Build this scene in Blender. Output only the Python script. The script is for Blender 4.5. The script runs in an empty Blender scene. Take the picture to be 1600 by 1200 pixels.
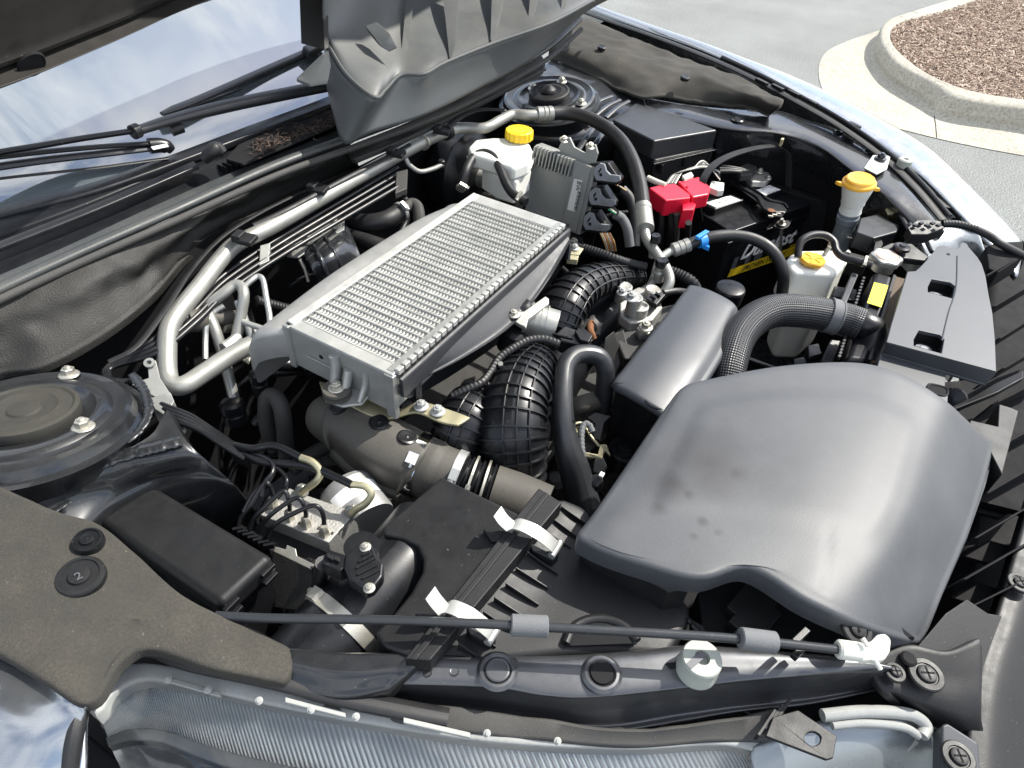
import bpy, bmesh, math, random
from mathutils import Vector, Matrix, noise
from mathutils.geometry import tessellate_polygon
random.seed(7)
R = math.radians
V = Vector
sc = bpy.context.scene
COL = sc.collection

# ------------------------------------------------------------------ camera
F = 1062.4                      # focal length in pixels of a 1600 px wide frame
AX = V((0.50396, -0.56542, 0.65293))
AY = V((-0.86215, -0.37495, 0.34075))
AZ = V((0.05215, -0.73465, -0.67644))
CAM = V((-0.8188, -0.6938, 1.5261))
cd = bpy.data.cameras.new('camera'); cam = bpy.data.objects.new('camera', cd); COL.objects.link(cam)
cd.sensor_width = 36.0; cd.lens = F / 1600 * 36.0; cd.clip_start = .02; cd.clip_end = 3000
right = V((AX.x, AY.x, AZ.x)); down = V((AX.y, AY.y, AZ.y)); fwd = V((AX.z, AY.z, AZ.z))
M = Matrix((right, -down, -fwd)).transposed().to_4x4(); M.translation = CAM
cam.matrix_world = M
sc.camera = cam

# ------------------------------------------------------------------ light
SUN_EL, SUN_AZ = 50.0, V((.80, -.50, 0)).normalized()
w = bpy.data.worlds.new('World'); sc.world = w; w.use_nodes = True
nt = w.node_tree; nt.nodes.clear()
def N(t, **k):
    n = nt.nodes.new(t)
    for a, b in k.items(): setattr(n, a, b)
    return n
out = N('ShaderNodeOutputWorld'); bg = N('ShaderNodeBackground'); bg.inputs[1].default_value = .145
sky = N('ShaderNodeTexSky', sky_type='NISHITA', sun_disc=False)
sky.sun_elevation = R(SUN_EL); sky.sun_rotation = math.atan2(SUN_AZ.x, SUN_AZ.y); sky.altitude = 100; sky.dust_density = 1.5
tc = N('ShaderNodeTexCoord'); mp = N('ShaderNodeMapping'); mp.inputs['Scale'].default_value = (1, 1, 2.2)
nz = N('ShaderNodeTexNoise'); nz.inputs['Scale'].default_value = 2.6; nz.inputs['Detail'].default_value = 9; nz.inputs['Roughness'].default_value = .56
rp = N('ShaderNodeValToRGB'); rp.color_ramp.elements[0].position = .44; rp.color_ramp.elements[1].position = .56
mx = N('ShaderNodeMix', data_type='RGBA'); mx.inputs[7].default_value = (6.4, 6.5, 6.7, 1)
L = nt.links.new
L(tc.outputs['Generated'], mp.inputs[0]); L(mp.outputs[0], nz.inputs['Vector']); L(nz.outputs[0], rp.inputs[0])
L(rp.outputs[0], mx.inputs[0]); L(sky.outputs[0], mx.inputs[6]); L(mx.outputs[2], bg.inputs[0]); L(bg.outputs[0], out.inputs[0])
sd = bpy.data.lights.new('sun', 'SUN'); sd.energy = 4.0; sd.angle = R(.6); sd.color = (1, .96, .88)
so = bpy.data.objects.new('sun', sd); COL.objects.link(so)
sdir = V((SUN_AZ.x * math.cos(R(SUN_EL)), SUN_AZ.y * math.cos(R(SUN_EL)), math.sin(R(SUN_EL))))
so.rotation_euler = sdir.to_track_quat('Z', 'Y').to_euler(); so.location = (3, -3, 6)
vs = sc.view_settings; vs.view_transform = 'Standard'; vs.look = 'None'; vs.exposure = 1.0; vs.gamma = 1; vs.use_curve_mapping = False
sc.render.engine = 'CYCLES'

# ------------------------------------------------------------------ survey helpers: where a sight line meets a plane of the place
def ray(px, py):
    d = V((px - 800, py - 600, F))
    return V((d.dot(AX), d.dot(AY), d.dot(AZ)))
def W(px, py, z):
    d = ray(px, py); return CAM + d * ((z - CAM.z) / d.z)
def WP(px, py, o, n):
    d = ray(px, py); return CAM + d * ((o - CAM).dot(n) / d.dot(n))
def WX(px, py, x): return WP(px, py, V((x, 0, 0)), V((1, 0, 0)))
def WY(px, py, y): return WP(px, py, V((0, y, 0)), V((0, 1, 0)))
def PW(pts, z=None):
    r = []
    for p in pts:
        if isinstance(p, Vector): r.append(p)
        elif len(p) == 3: r.append(W(*p))
        else: r.append(W(p[0], p[1], z))
    return r
UP = V((0, 0, 1))

# ------------------------------------------------------------------ materials
MATS = {}
DUST = {'plastic': .035, 'plastic_satin': .03, 'plastic_clean': .01, 'dark': 0, 'plastic_cover': .0, 'plastic_tank': .04, 'rubber': .05}
def mat(name, base, rough=.5, metal=0., var=.25, dust=0., dust_col=(.16, .15, .13), scale=40., bump=.15, bscale=None, coat=0., ior=1.5, aniso=None, streak=None, sss=0., trans=0., alpha=1.):
    dust = DUST.get(name, dust)
    m = bpy.data.materials.new(name); m.use_nodes = True
    t = m.node_tree; b = t.nodes['Principled BSDF']
    def nn(ty): return t.nodes.new(ty)
    geo = nn('ShaderNodeNewGeometry')
    mapn = nn('ShaderNodeMapping'); t.links.new(geo.outputs['Position'], mapn.inputs[0])
    if streak: mapn.inputs['Scale'].default_value = streak
    n1 = nn('ShaderNodeTexNoise'); n1.inputs['Scale'].default_value = scale; n1.inputs['Detail'].default_value = 8; n1.inputs['Roughness'].default_value = .65
    t.links.new(mapn.outputs[0], n1.inputs['Vector'])
    n2 = nn('ShaderNodeTexNoise'); n2.inputs['Scale'].default_value = 9; n2.inputs['Detail'].default_value = 7; n2.inputs['Roughness'].default_value = .7
    t.links.new(geo.outputs['Position'], n2.inputs['Vector'])
    # base colour variation
    c1 = nn('ShaderNodeMix'); c1.data_type = 'RGBA'
    c1.inputs[6].default_value = tuple(x * (1 - var) for x in base) + (1,); c1.inputs[7].default_value = tuple(min(1, x * (1 + var)) for x in base) + (1,)
    t.links.new(n1.outputs[0], c1.inputs[0]); last = c1.outputs[2]
    rr = nn('ShaderNodeMapRange'); rr.inputs[1].default_value = .3; rr.inputs[2].default_value = .7
    rr.inputs[3].default_value = max(0.02, rough - .09 * (1 if rough > .15 else .1)); rr.inputs[4].default_value = min(1, rough + .09 * (1 if rough > .15 else .1))
    t.links.new(n1.outputs[0], rr.inputs[0]); rl = rr.outputs[0]
    if dust > 0:
        mr = nn('ShaderNodeMapRange'); mr.inputs[1].default_value = .38; mr.inputs[2].default_value = .72; mr.inputs[3].default_value = dust * .25; mr.inputs[4].default_value = dust
        t.links.new(n2.outputs[0], mr.inputs[0])
        # dust lies on faces turned up
        sx = nn('ShaderNodeSeparateXYZ'); t.links.new(geo.outputs['Normal'], sx.inputs[0])
        m2 = nn('ShaderNodeMapRange'); m2.inputs[1].default_value = -.2; m2.inputs[2].default_value = .9; m2.inputs[3].default_value = .25; m2.inputs[4].default_value = 1
        t.links.new(sx.outputs[2], m2.inputs[0])
        mu = nn('ShaderNodeMath'); mu.operation = 'MULTIPLY'; t.links.new(mr.outputs[0], mu.inputs[0]); t.links.new(m2.outputs[0], mu.inputs[1])
        sp = nn('ShaderNodeTexNoise'); sp.inputs['Scale'].default_value = 420; sp.inputs['Detail'].default_value = 3
        t.links.new(geo.outputs['Position'], sp.inputs['Vector'])
        m3 = nn('ShaderNodeMapRange'); m3.inputs[1].default_value = .35; m3.inputs[2].default_value = .75; m3.inputs[3].default_value = .55; m3.inputs[4].default_value = 1.5
        t.links.new(sp.outputs[0], m3.inputs[0])
        mu2 = nn('ShaderNodeMath'); mu2.operation = 'MULTIPLY'; mu2.use_clamp = True; t.links.new(mu.outputs[0], mu2.inputs[0]); t.links.new(m3.outputs[0], mu2.inputs[1])
        c2 = nn('ShaderNodeMix'); c2.data_type = 'RGBA'; t.links.new(mu2.outputs[0], c2.inputs[0]); t.links.new(last, c2.inputs[6]); c2.inputs[7].default_value = dust_col + (1,)
        last = c2.outputs[2]
        r2 = nn('ShaderNodeMix'); r2.data_type = 'FLOAT'; t.links.new(mu2.outputs[0], r2.inputs[0]); t.links.new(rl, r2.inputs[2]); r2.inputs[3].default_value = .85
        rl = r2.outputs[0]
    if dust > 0:
        # stray grit: small pale specks
        vn = nn('ShaderNodeTexNoise'); vn.inputs['Scale'].default_value = 330; vn.inputs['Detail'].default_value = 1; t.links.new(geo.outputs['Position'], vn.inputs['Vector'])
        vr = nn('ShaderNodeMapRange'); vr.inputs[1].default_value = .765; vr.inputs[2].default_value = .81; vr.inputs[4].default_value = .35; t.links.new(vn.outputs[0], vr.inputs[0])
        c3 = nn('ShaderNodeMix'); c3.data_type = 'RGBA'; t.links.new(vr.outputs[0], c3.inputs[0]); t.links.new(last, c3.inputs[6]); c3.inputs[7].default_value = (.26, .25, .22, 1); last = c3.outputs[2]
    t.links.new(last, b.inputs['Base Color']); t.links.new(rl, b.inputs['Roughness'])
    b.inputs['Metallic'].default_value = metal; b.inputs['IOR'].default_value = ior
    b.inputs['Coat Weight'].default_value = coat; b.inputs['Coat Roughness'].default_value = .04
    if sss: b.inputs['Subsurface Weight'].default_value = sss; b.inputs['Subsurface Radius'].default_value = (.02, .02, .015)
    if trans: b.inputs['Transmission Weight'].default_value = trans
    if alpha < 1: b.inputs['Alpha'].default_value = alpha
    if bump:
        nb = nn('ShaderNodeTexNoise'); nb.inputs['Scale'].default_value = bscale or 900; nb.inputs['Detail'].default_value = 4
        t.links.new(mapn.outputs[0], nb.inputs['Vector'])
        bp = nn('ShaderNodeBump'); bp.inputs['Strength'].default_value = bump; bp.inputs['Distance'].default_value = .001
        t.links.new(nb.outputs[0], bp.inputs['Height']); t.links.new(bp.outputs[0], b.inputs['Normal'])
    MATS[name] = m
    return m
mat('plastic', (.0075, .008, .009), .50, dust=.30, bump=.15, ior=1.42)
mat('plastic_satin', (.018, .020, .023), .40, var=.12, dust=.22, dust_col=(.20, .20, .19), bump=.12, bscale=1600, ior=1.55)
mat('plastic_clean', (.007, .0075, .009), .34, dust=.08, bump=.06, ior=1.45)
mat('lever_grey', (.22, .23, .25), .45, bump=.1)
mat('alu_white', (.50, .505, .48), .42, metal=.5, var=.12, dust=.1, bump=.1)
mat('plastic_cover', (.036, .040, .047), .46, var=.04, scale=6, dust=.22, dust_col=(.19, .195, .2), bump=.1, bscale=1800, ior=1.6)
mat('plastic_tank', (.020, .022, .026), .5, dust=.2, bump=.25)
mat('rubber', (.010, .010, .011), .48, dust=.26, bump=.2)
mat('rubber_dull', (.035, .035, .034), .7, dust=.3, dust_col=(.09, .08, .065), bump=.4)
mat('cowl', (.006, .007, .009), .42, dust=.01, bump=.1, ior=1.3)
mat('seal', (.03, .034, .036), .40, dust=.3, dust_col=(.11, .105, .085), bump=.2, scale=25)
mat('dark', (.013, .013, .014), .8, dust=.15, ior=1.25, bump=0)
mat('cast_dark', (.045, .045, .045), .55, metal=.4, dust=.25, dust_col=(.10, .09, .07), bump=.6, bscale=500)
mat('paint', (.018, .020, .023), .28, metal=.45, var=.1, dust=.05, coat=.8, bump=.02)
mat('bar_paint', (.085, .088, .094), .36, metal=.7, var=.08, dust=.06, coat=.2, bump=.02)
mat('paint_dirty', (.017, .019, .022), .33, metal=.4, var=.15, dust=.12, dust_col=(.12, .115, .10), coat=.5, bump=.03)
mat('paint_outer', (.31, .33, .35), .24, metal=.9, var=.04, coat=1, bump=0)
mat('aluminium', (.42, .43, .42), .42, metal=.7, var=.12, dust=.16, dust_col=(.4, .37, .3), scale=60, bump=.12)
mat('aluminium_bright', (.33, .33, .305), .46, metal=.62, var=.1, scale=30, bump=.08)
mat('fin_metal', (.62, .625, .60), .5, metal=.5, var=.25, dust=.2, dust_col=(.33, .3, .25), bump=.1)
mat('cast', (.42, .42, .40), .5, metal=.7, var=.2, dust=.35, dust_col=(.25, .21, .16), bump=.8, bscale=420)
mat('ecu_metal', (.30, .31, .30), .5, metal=.6, var=.15, dust=.3, dust_col=(.3, .28, .23), bump=.4, bscale=900)
mat('tank_alu', (.36, .365, .36), .5, metal=.6, var=.12, dust=.35, dust_col=(.28, .26, .22), bump=.2)
mat('zinc', (.55, .53, .46), .42, metal=.85, var=.15, dust=.18, bump=.15)
mat('gold_zinc', (.50, .46, .30), .42, metal=.75, var=.2, dust=.2, bump=.15)
mat('chrome', (.8, .8, .8), .12, metal=1, bump=0)
mat('liner', (.024, .0235, .021), .95, var=.55, dust=.8, dust_col=(.060, .053, .041), scale=14, bump=.9, bscale=700)
mat('fire_liner', (.008, .008, .0075), .6, var=.4, dust=.42, dust_col=(.032, .028, .019), scale=18, bump=.8, bscale=500)
mat('resonator', (.055, .052, .045), .62, var=.15, dust=.3, dust_col=(.13, .115, .09), bump=.3)
mat('cap_dust', (.016, .016, .014), .7, var=.4, dust=.7, dust_col=(.055, .049, .033), scale=30, bump=.5)
mat('hood_liner', (.070, .078, .083), .42, var=.3, dust=.5, dust_col=(.12, .11, .085), scale=12, bump=.15)
mat('hood_paint', (.012, .011, .010), .6, var=.15, dust=.15, dust_col=(.05, .04, .03), bump=.05)
mat('white_tank', (.80, .80, .73), .35, var=.04, sss=.5, bump=.05)
mat('reservoir_white', (.72, .72, .66), .4, var=.06, sss=.4, dust=.08, bump=.05)
mat('neck_grey', (.16, .19, .21), .3, var=.08, bump=.05)
mat('neck_white', (.66, .67, .62), .38, var=.05, sss=.3, bump=.05)
mat('yellow', (.85, .56, .015), .4, var=.08, bump=.1)
mat('amber', (.85, .44, .045), .35, var=.08, bump=.1)
mat('label_yellow', (.88, .82, .03), .4, var=.03, bump=0)
mat('gold_print', (.80, .55, .02), .4, var=.03, bump=0)
mat('red', (.62, .010, .035), .33, var=.1, bump=.1)
mat('green', (.02, .25, .10), .6, bump=.1)
mat('blue_clip', (.02, .22, .62), .4, bump=.1)
mat('white_plastic', (.62, .62, .55), .4, var=.04, bump=.05)
mat('knob_grey', (.33, .35, .31), .6, var=.06, bump=.2)
mat('foam_grey', (.12, .125, .13), .75, bump=.5)
mat('print_white', (.8, .8, .8), .5, var=.02, bump=0)
mat('print_black', (.015, .015, .015), .5, var=.02, bump=0)
mat('print_grey', (.09, .09, .10), .5, var=.02, bump=0)
mat('print_pink', (.62, .36, .27), .5, var=.1, bump=0)
mat('sticker', (.62, .62, .60), .5, var=.04, bump=0)
mat('glass', (.10, .12, .13), .015, metal=0, var=.02, coat=1, ior=3.0, bump=0)
mat('headlight_grey', (.26, .28, .29), .3, metal=.55, var=.06, bump=.02)
mat('headlight_dark', (.07, .075, .08), .35, metal=.3, bump=.05)
mat('haze_plastic', (.30, .31, .30), .5, dust=.4, bump=.1, var=.2)
mat('rust', (.18, .075, .03), .85, var=.4, bump=.5)
mat('leaf_brown', (.045, .026, .017), .8, var=.7, scale=300, bump=.2)
mat('wire_tan', (.55, .36, .16), .5); mat('wire_orange', (.6, .2, .05), .5); mat('wire_white', (.6, .58, .5), .5)
mat('brown_core', (.10, .065, .04), .8, var=.3, dust=.3, bump=.6)
# the big duct: a film of dust wiped and stained in one place
def duct_mat():
    m = bpy.data.materials.new('plastic_duct'); m.use_nodes = True; t = m.node_tree; b = t.nodes['Principled BSDF']
    def nn(ty, **k):
        n = t.nodes.new(ty)
        for a_, v_ in k.items(): setattr(n, a_, v_)
        return n
    g = nn('ShaderNodeNewGeometry')
    def blob(c, r, k):
        d = nn('ShaderNodeVectorMath', operation='DISTANCE'); t.links.new(g.outputs['Position'], d.inputs[0]); d.inputs[1].default_value = tuple(c)
        n = nn('ShaderNodeTexNoise'); n.inputs['Scale'].default_value = k; n.inputs['Detail'].default_value = 6; t.links.new(g.outputs['Position'], n.inputs['Vector'])
        s_ = nn('ShaderNodeMath', operation='MULTIPLY_ADD'); t.links.new(n.outputs[0], s_.inputs[0]); s_.inputs[1].default_value = r * 1.1; t.links.new(d.outputs['Value'], s_.inputs[2])
        m_ = nn('ShaderNodeMapRange'); m_.inputs[1].default_value = r * .5; m_.inputs[2].default_value = r * 1.7; m_.inputs[3].default_value = 1; m_.inputs[4].default_value = 0; t.links.new(s_.outputs[0], m_.inputs[0]); return m_.outputs[0]
    f = None
    for (x, y, r, k) in ((1110, 725, .060, 22), (1050, 755, .030, 30), (1075, 770, .010, 60), (1030, 790, .012, 60), (1100, 812, .007, 60), (1150, 740, .020, 30), (1085, 835, .006, 60), (1122, 830, .006, 60)):
        o_ = blob(W(x, y, .966), r, k)
        if f is None: f = o_
        else:
            mm = nn('ShaderNodeMath', operation='MAXIMUM'); t.links.new(f, mm.inputs[0]); t.links.new(o_, mm.inputs[1]); f = mm.outputs[0]
    n2 = nn('ShaderNodeTexNoise'); n2.inputs['Scale'].default_value = 7; n2.inputs['Detail'].default_value = 9; n2.inputs['Roughness'].default_value = .6; t.links.new(g.outputs['Position'], n2.inputs['Vector'])
    n3 = nn('ShaderNodeTexNoise'); n3.inputs['Scale'].default_value = 700; n3.inputs['Detail'].default_value = 2; t.links.new(g.outputs['Position'], n3.inputs['Vector'])
    ad = nn('ShaderNodeMath', operation='MULTIPLY_ADD'); t.links.new(n3.outputs[0], ad.inputs[0]); ad.inputs[1].default_value = .35; t.links.new(n2.outputs[0], ad.inputs[2])
    r_ = nn('ShaderNodeMapRange'); r_.inputs[1].default_value = .45; r_.inputs[2].default_value = .9; t.links.new(ad.outputs[0], r_.inputs[0])
    c1 = nn('ShaderNodeMix', data_type='RGBA'); c1.inputs[6].default_value = (.030, .034, .040, 1); c1.inputs[7].default_value = (.062, .066, .072, 1); t.links.new(r_.outputs[0], c1.inputs[0])
    c2 = nn('ShaderNodeMix', data_type='RGBA'); t.links.new(f, c2.inputs[0]); t.links.new(c1.outputs[2], c2.inputs[6]); c2.inputs[7].default_value = (.014, .014, .017, 1)
    t.links.new(c2.outputs[2], b.inputs['Base Color'])
    rr = nn('ShaderNodeMapRange'); rr.inputs[3].default_value = .50; rr.inputs[4].default_value = .60; t.links.new(f, rr.inputs[0]); t.links.new(rr.outputs[0], b.inputs['Roughness'])
    b.inputs['IOR'].default_value = 1.5
    bp = nn('ShaderNodeBump'); bp.inputs['Strength'].default_value = .15; bp.inputs['Distance'].default_value = .0006; t.links.new(n3.outputs[0], bp.inputs['Height']); t.links.new(bp.outputs[0], b.inputs['Normal'])
    MATS['plastic_duct'] = m
duct_mat()
# clear lens
m = mat('lens', (.95, .97, .98), .015, var=.01, bump=0, trans=1.0, ior=1.42)
mat('bowl', (.62, .65, .68), .18, metal=.85, var=.05, bump=0)
# asphalt
def ground_mat(name, cols, sc1, bump, rough=.9):
    m = bpy.data.materials.new(name); m.use_nodes = True; t = m.node_tree; b = t.nodes['Principled BSDF']
    g = t.nodes.new('ShaderNodeNewGeometry')
    n1 = t.nodes.new('ShaderNodeTexNoise'); n1.inputs['Scale'].default_value = sc1; n1.inputs['Detail'].default_value = 3; n1.inputs['Roughness'].default_value = .8
    n2 = t.nodes.new('ShaderNodeTexNoise'); n2.inputs['Scale'].default_value = 1.3; n2.inputs['Detail'].default_value = 8; n2.inputs['Roughness'].default_value = .65
    for n in (n1, n2): t.links.new(g.outputs['Position'], n.inputs['Vector'])
    r = t.nodes.new('ShaderNodeValToRGB'); r.color_ramp.interpolation = 'LINEAR'
    e = r.color_ramp.elements
    e[0].position = .3; e[0].color = cols[0] + (1,); e[1].position = .72; e[1].color = cols[2] + (1,)
    k = e.new(.5); k.color = cols[1] + (1,)
    t.links.new(n1.outputs[0], r.inputs[0])
    mr = t.nodes.new('ShaderNodeMapRange'); mr.inputs[1].default_value = .3; mr.inputs[2].default_value = .7; mr.inputs[3].default_value = .8; mr.inputs[4].default_value = 1.15
    t.links.new(n2.outputs[0], mr.inputs[0])
    hs = t.nodes.new('ShaderNodeVectorMath'); hs.operation = 'SCALE'; t.links.new(r.outputs[0], hs.inputs[0]); t.links.new(mr.outputs[0], hs.inputs['Scale'])
    t.links.new(hs.outputs[0], b.inputs['Base Color']); b.inputs['Roughness'].default_value = rough
    bp = t.nodes.new('ShaderNodeBump'); bp.inputs['Strength'].default_value = bump; bp.inputs['Distance'].default_value = .006
    t.links.new(n1.outputs[0], bp.inputs['Height']); t.links.new(bp.outputs[0], b.inputs['Normal'])
    MATS[name] = m
ground_mat('asphalt', ((.07, .075, .072), (.155, .163, .155), (.42, .425, .41)), 125, .9)
ground_mat('concrete', ((.21, .19, .15), (.34, .32, .265), (.43, .41, .355)), 60, .25)
ground_mat('mulch_bed', ((.10, .06, .045), (.17, .11, .08), (.3, .22, .17)), 60, .9)
def chip_mat(name):
    m = bpy.data.materials.new(name); m.use_nodes = True; t = m.node_tree; b = t.nodes['Principled BSDF']
    g = t.nodes.new('ShaderNodeNewGeometry'); r = t.nodes.new('ShaderNodeValToRGB')
    e = r.color_ramp.elements; e[0].color = (.10, .06, .042, 1); e[1].color = (.52, .43, .34, 1); k = e.new(.5); k.color = (.26, .18, .13, 1)
    t.links.new(g.outputs['Random Per Island'], r.inputs[0]); t.links.new(r.outputs[0], b.inputs['Base Color']); b.inputs['Roughness'].default_value = .9
    MATS[name] = m
chip_mat('chips')
def uvpat(name, base, kind, su, sv, rough=.5, metal=0., strength=.8, col2=None, dist=.0015):
    """pattern in surface coordinates: braid on hoses, ribs of a reflector"""
    m = bpy.data.materials.new(name); m.use_nodes = True; t = m.node_tree; b = t.nodes['Principled BSDF']
    uv = t.nodes.new('ShaderNodeUVMap'); sp = t.nodes.new('ShaderNodeSeparateXYZ'); t.links.new(uv.outputs[0], sp.inputs[0])
    def mth(op, a, bb=None):
        n = t.nodes.new('ShaderNodeMath'); n.operation = op
        for i, q in enumerate((a, bb)):
            if q is None: continue
            if isinstance(q, (int, float)): n.inputs[i].default_value = q
            else: t.links.new(q, n.inputs[i])
        return n.outputs[0]
    u = mth('MULTIPLY', sp.outputs[0], su); v = mth('MULTIPLY', sp.outputs[1], sv)
    if kind == 'braid': h = mth('MULTIPLY', mth('SINE', mth('ADD', u, v)), mth('SINE', mth('SUBTRACT', u, v)))
    else: h = mth('SINE', u)
    h01 = mth('ADD', mth('MULTIPLY', h, .5), .5)
    bp = t.nodes.new('ShaderNodeBump'); bp.inputs['Strength'].default_value = strength; bp.inputs['Distance'].default_value = dist
    t.links.new(h01, bp.inputs['Height']); t.links.new(bp.outputs[0], b.inputs['Normal'])
    if col2:
        c = t.nodes.new('ShaderNodeMix'); c.data_type = 'RGBA'; c.inputs[6].default_value = base + (1,); c.inputs[7].default_value = col2 + (1,)
        t.links.new(h01, c.inputs[0]); t.links.new(c.outputs[2], b.inputs['Base Color'])
    else: b.inputs['Base Color'].default_value = base + (1,)
    b.inputs['Roughness'].default_value = rough; b.inputs['Metallic'].default_value = metal
    MATS[name] = m
uvpat('braid', (.040, .042, .046), 'braid', 2 * math.pi * 22, 950, .36, 0, .7, (.014, .014, .015))
uvpat('ribbed_reflector', (.62, .66, .69), 'rib', 1080, 1, .28, .5, 1.0, (.36, .38, .40), .002)

# ------------------------------------------------------------------ object helpers
def thing(name, label, cat, loc, group=None):
    o = bpy.data.objects.new(name, None); COL.objects.link(o); o.location = loc; o.empty_display_size = .02
    o['label'] = label; o['category'] = cat
    if group: o['group'] = group
    return o
def tag(o, label, cat, group=None):
    o['label'] = label; o['category'] = cat
    if group: o['group'] = group
    return o
def base_of(p):
    m = V((0, 0, 0))
    while p is not None:
        m = m + p.location; p = p.parent
    return m
def obj(name, vs_, fs, material, parent=None, smooth=True, bevel=0, seg=2, uvs=None, angle=40, weld=False):
    me = bpy.data.meshes.new(name)
    off = base_of(parent) if parent is not None else V((0, 0, 0))
    me.from_pydata([tuple(V(v) - off) for v in vs_], [], [tuple(f) for f in fs])
    if uvs:
        ul = me.uv_layers.new(name='UVMap')
        for lp in me.loops: ul.data[lp.index].uv = uvs[lp.vertex_index]
    me.materials.append(MATS[material])
    if weld:
        bm = bmesh.new(); bm.from_mesh(me); bmesh.ops.remove_doubles(bm, verts=bm.verts, dist=1e-5); bmesh.ops.recalc_face_normals(bm, faces=bm.faces); bm.to_mesh(me); bm.free()
    o = bpy.data.objects.new(name, me); COL.objects.link(o)
    if parent is not None: o.parent = parent
    if smooth:
        me.shade_smooth()
        if not bevel: me.set_sharp_from_angle(angle=R(angle))
    if bevel:
        md = o.modifiers.new('edge', 'BEVEL'); md.width = bevel; md.segments = seg; md.limit_method = 'ANGLE'; md.angle_limit = R(30); md.harden_normals = True; md.use_clamp_overlap = True
    return o
def struct(o):
    o['kind'] = 'structure'; return o
def stuff(o):
    o['kind'] = 'stuff'; return o
class G:
    """collects shapes that belong to one mesh"""
    def __init__(s): s.v = []; s.f = []
    def add(s, vs_, fs):
        k = len(s.v); s.v += vs_; s.f += [tuple(i + k for i in f) for f in fs]; return s
    def build(s, name, material, parent=None, **k): return obj(name, s.v, s.f, material, parent, **k)
def smooth_path(pts, n=8, closed=False):
    if len(pts) < 3: return list(pts)
    r = []; k = len(pts)
    rng = range(k if closed else k - 1)
    for i in rng:
        if closed: a, b, c, d = pts[(i - 1) % k], pts[i], pts[(i + 1) % k], pts[(i + 2) % k]
        else:
            b, c = pts[i], pts[i + 1]; a = pts[i - 1] if i else b * 2 - c; d = pts[i + 2] if i + 2 < k else c * 2 - b
        for j in range(n):
            t = j / n
            r.append(.5 * ((2 * b) + (c - a) * t + (2 * a - 5 * b + 4 * c - d) * t * t + (3 * b - a - 3 * c + d) * t ** 3))
    if not closed: r.append(pts[-1].copy() if isinstance(pts[-1], Vector) else pts[-1])
    return r
def resample(path, step):
    out_ = [path[0].copy()]; acc = 0.
    for a, b in zip(path, path[1:]):
        l = (b - a).length
        if l == 0: continue
        t = step - acc
        while t <= l:
            out_.append(a.lerp(b, t / l)); t += step
        acc = (acc + l) % step if step else 0
    if (out_[-1] - path[-1]).length > step * .3: out_.append(path[-1].copy())
    return out_
def frames(path):
    fr = []; t0 = (path[1] - path[0]).normalized(); n = t0.orthogonal().normalized()
    if abs(t0.z) < .95: n = (UP - t0 * UP.dot(t0)).normalized()
    for i, p in enumerate(path):
        t = (path[min(i + 1, len(path) - 1)] - path[max(i - 1, 0)])
        t = t.normalized() if t.length > 1e-9 else t0
        n = (n - t * n.dot(t)); n = n.normalized() if n.length > 1e-9 else t.orthogonal().normalized()
        fr.append((p, t, n, t.cross(n))); t0 = t
    return fr
def tube_geo(path, r, segs=12, flat=1., caps=True, hollow=0):
    """r: number or function of 0..1; flat squashes across the frame's second axis"""
    fr = frames(path); n = len(path); vs_, fs, uv = [], [], []
    ln = 0.
    for i, (p, t, a, b) in enumerate(fr):
        if i: ln += (path[i] - path[i - 1]).length
        rr = r(i / (n - 1)) if callable(r) else r
        for k in range(segs + 1):
            an = 2 * math.pi * k / segs
            vs_.append(p + a * math.cos(an) * rr * flat + b * math.sin(an) * rr); uv.append((k / segs, ln))
    m = segs + 1
    for i in range(n - 1):
        for k in range(segs): fs.append((i * m + k, i * m + k + 1, (i + 1) * m + k + 1, (i + 1) * m + k))
    if caps:
        fs.append(tuple(range(segs))[::-1]); fs.append(tuple((n - 1) * m + k for k in range(segs)))
    return vs_, fs, uv
def tube(name, pts, r, material, parent=None, z=None, n=7, segs=12, flat=1., smooth=True, **k):
    p = PW(pts, z); path = smooth_path(p, n) if smooth else p
    v, f, uv = tube_geo(path, r, segs, flat)
    return obj(name, v, f, material, parent, uvs=uv, angle=50, **k)
def loom(name, pts, r, material='plastic', parent=None, pitch=.0055, z=None):
    path = resample(smooth_path(PW(pts, z), 10), pitch / 3)
    fr = len(path)
    def rad(t):
        i = round(t * (fr - 1)); return r * (1.0, .82, .98)[i % 3]
    v, f, uv = tube_geo(path, rad, 10)
    return obj(name, v, f, material, parent, uvs=uv, angle=80)
def rad_from(keys):
    def fn(t):
        for (a, ra), (b, rb) in zip(keys, keys[1:]):
            if t <= b: return ra + (rb - ra) * ((t - a) / (b - a) if b > a else 0)
        return keys[-1][1]
    return fn
def lathe_geo(o, axis, prof, segs=32, wob=None):
    axis = axis.normalized(); a = axis.orthogonal().normalized(); b = axis.cross(a); vs_, fs = [], []
    for j, (r, h) in enumerate(prof):
        for k in range(segs):
            an = 2 * math.pi * k / segs; rr = r * (wob(k, j) if wob else 1)
            vs_.append(o + axis * h + (a * math.cos(an) + b * math.sin(an)) * rr)
    for j in range(len(prof) - 1):
        for k in range(segs):
            k2 = (k + 1) % segs; fs.append((j * segs + k, j * segs + k2, (j + 1) * segs + k2, (j + 1) * segs + k))
    if prof[-1][0] > 1e-6: fs.append(tuple((len(prof) - 1) * segs + k for k in range(segs)))
    if prof[0][0] > 1e-6: fs.append(tuple(range(segs))[::-1])
    return vs_, fs
def lathe(name, o, axis, prof, material, parent=None, segs=32, wob=None, **k):
    v, f = lathe_geo(o, axis, prof, segs, wob); return obj(name, v, f, material, parent, **{'angle': 25, **k})
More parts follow.
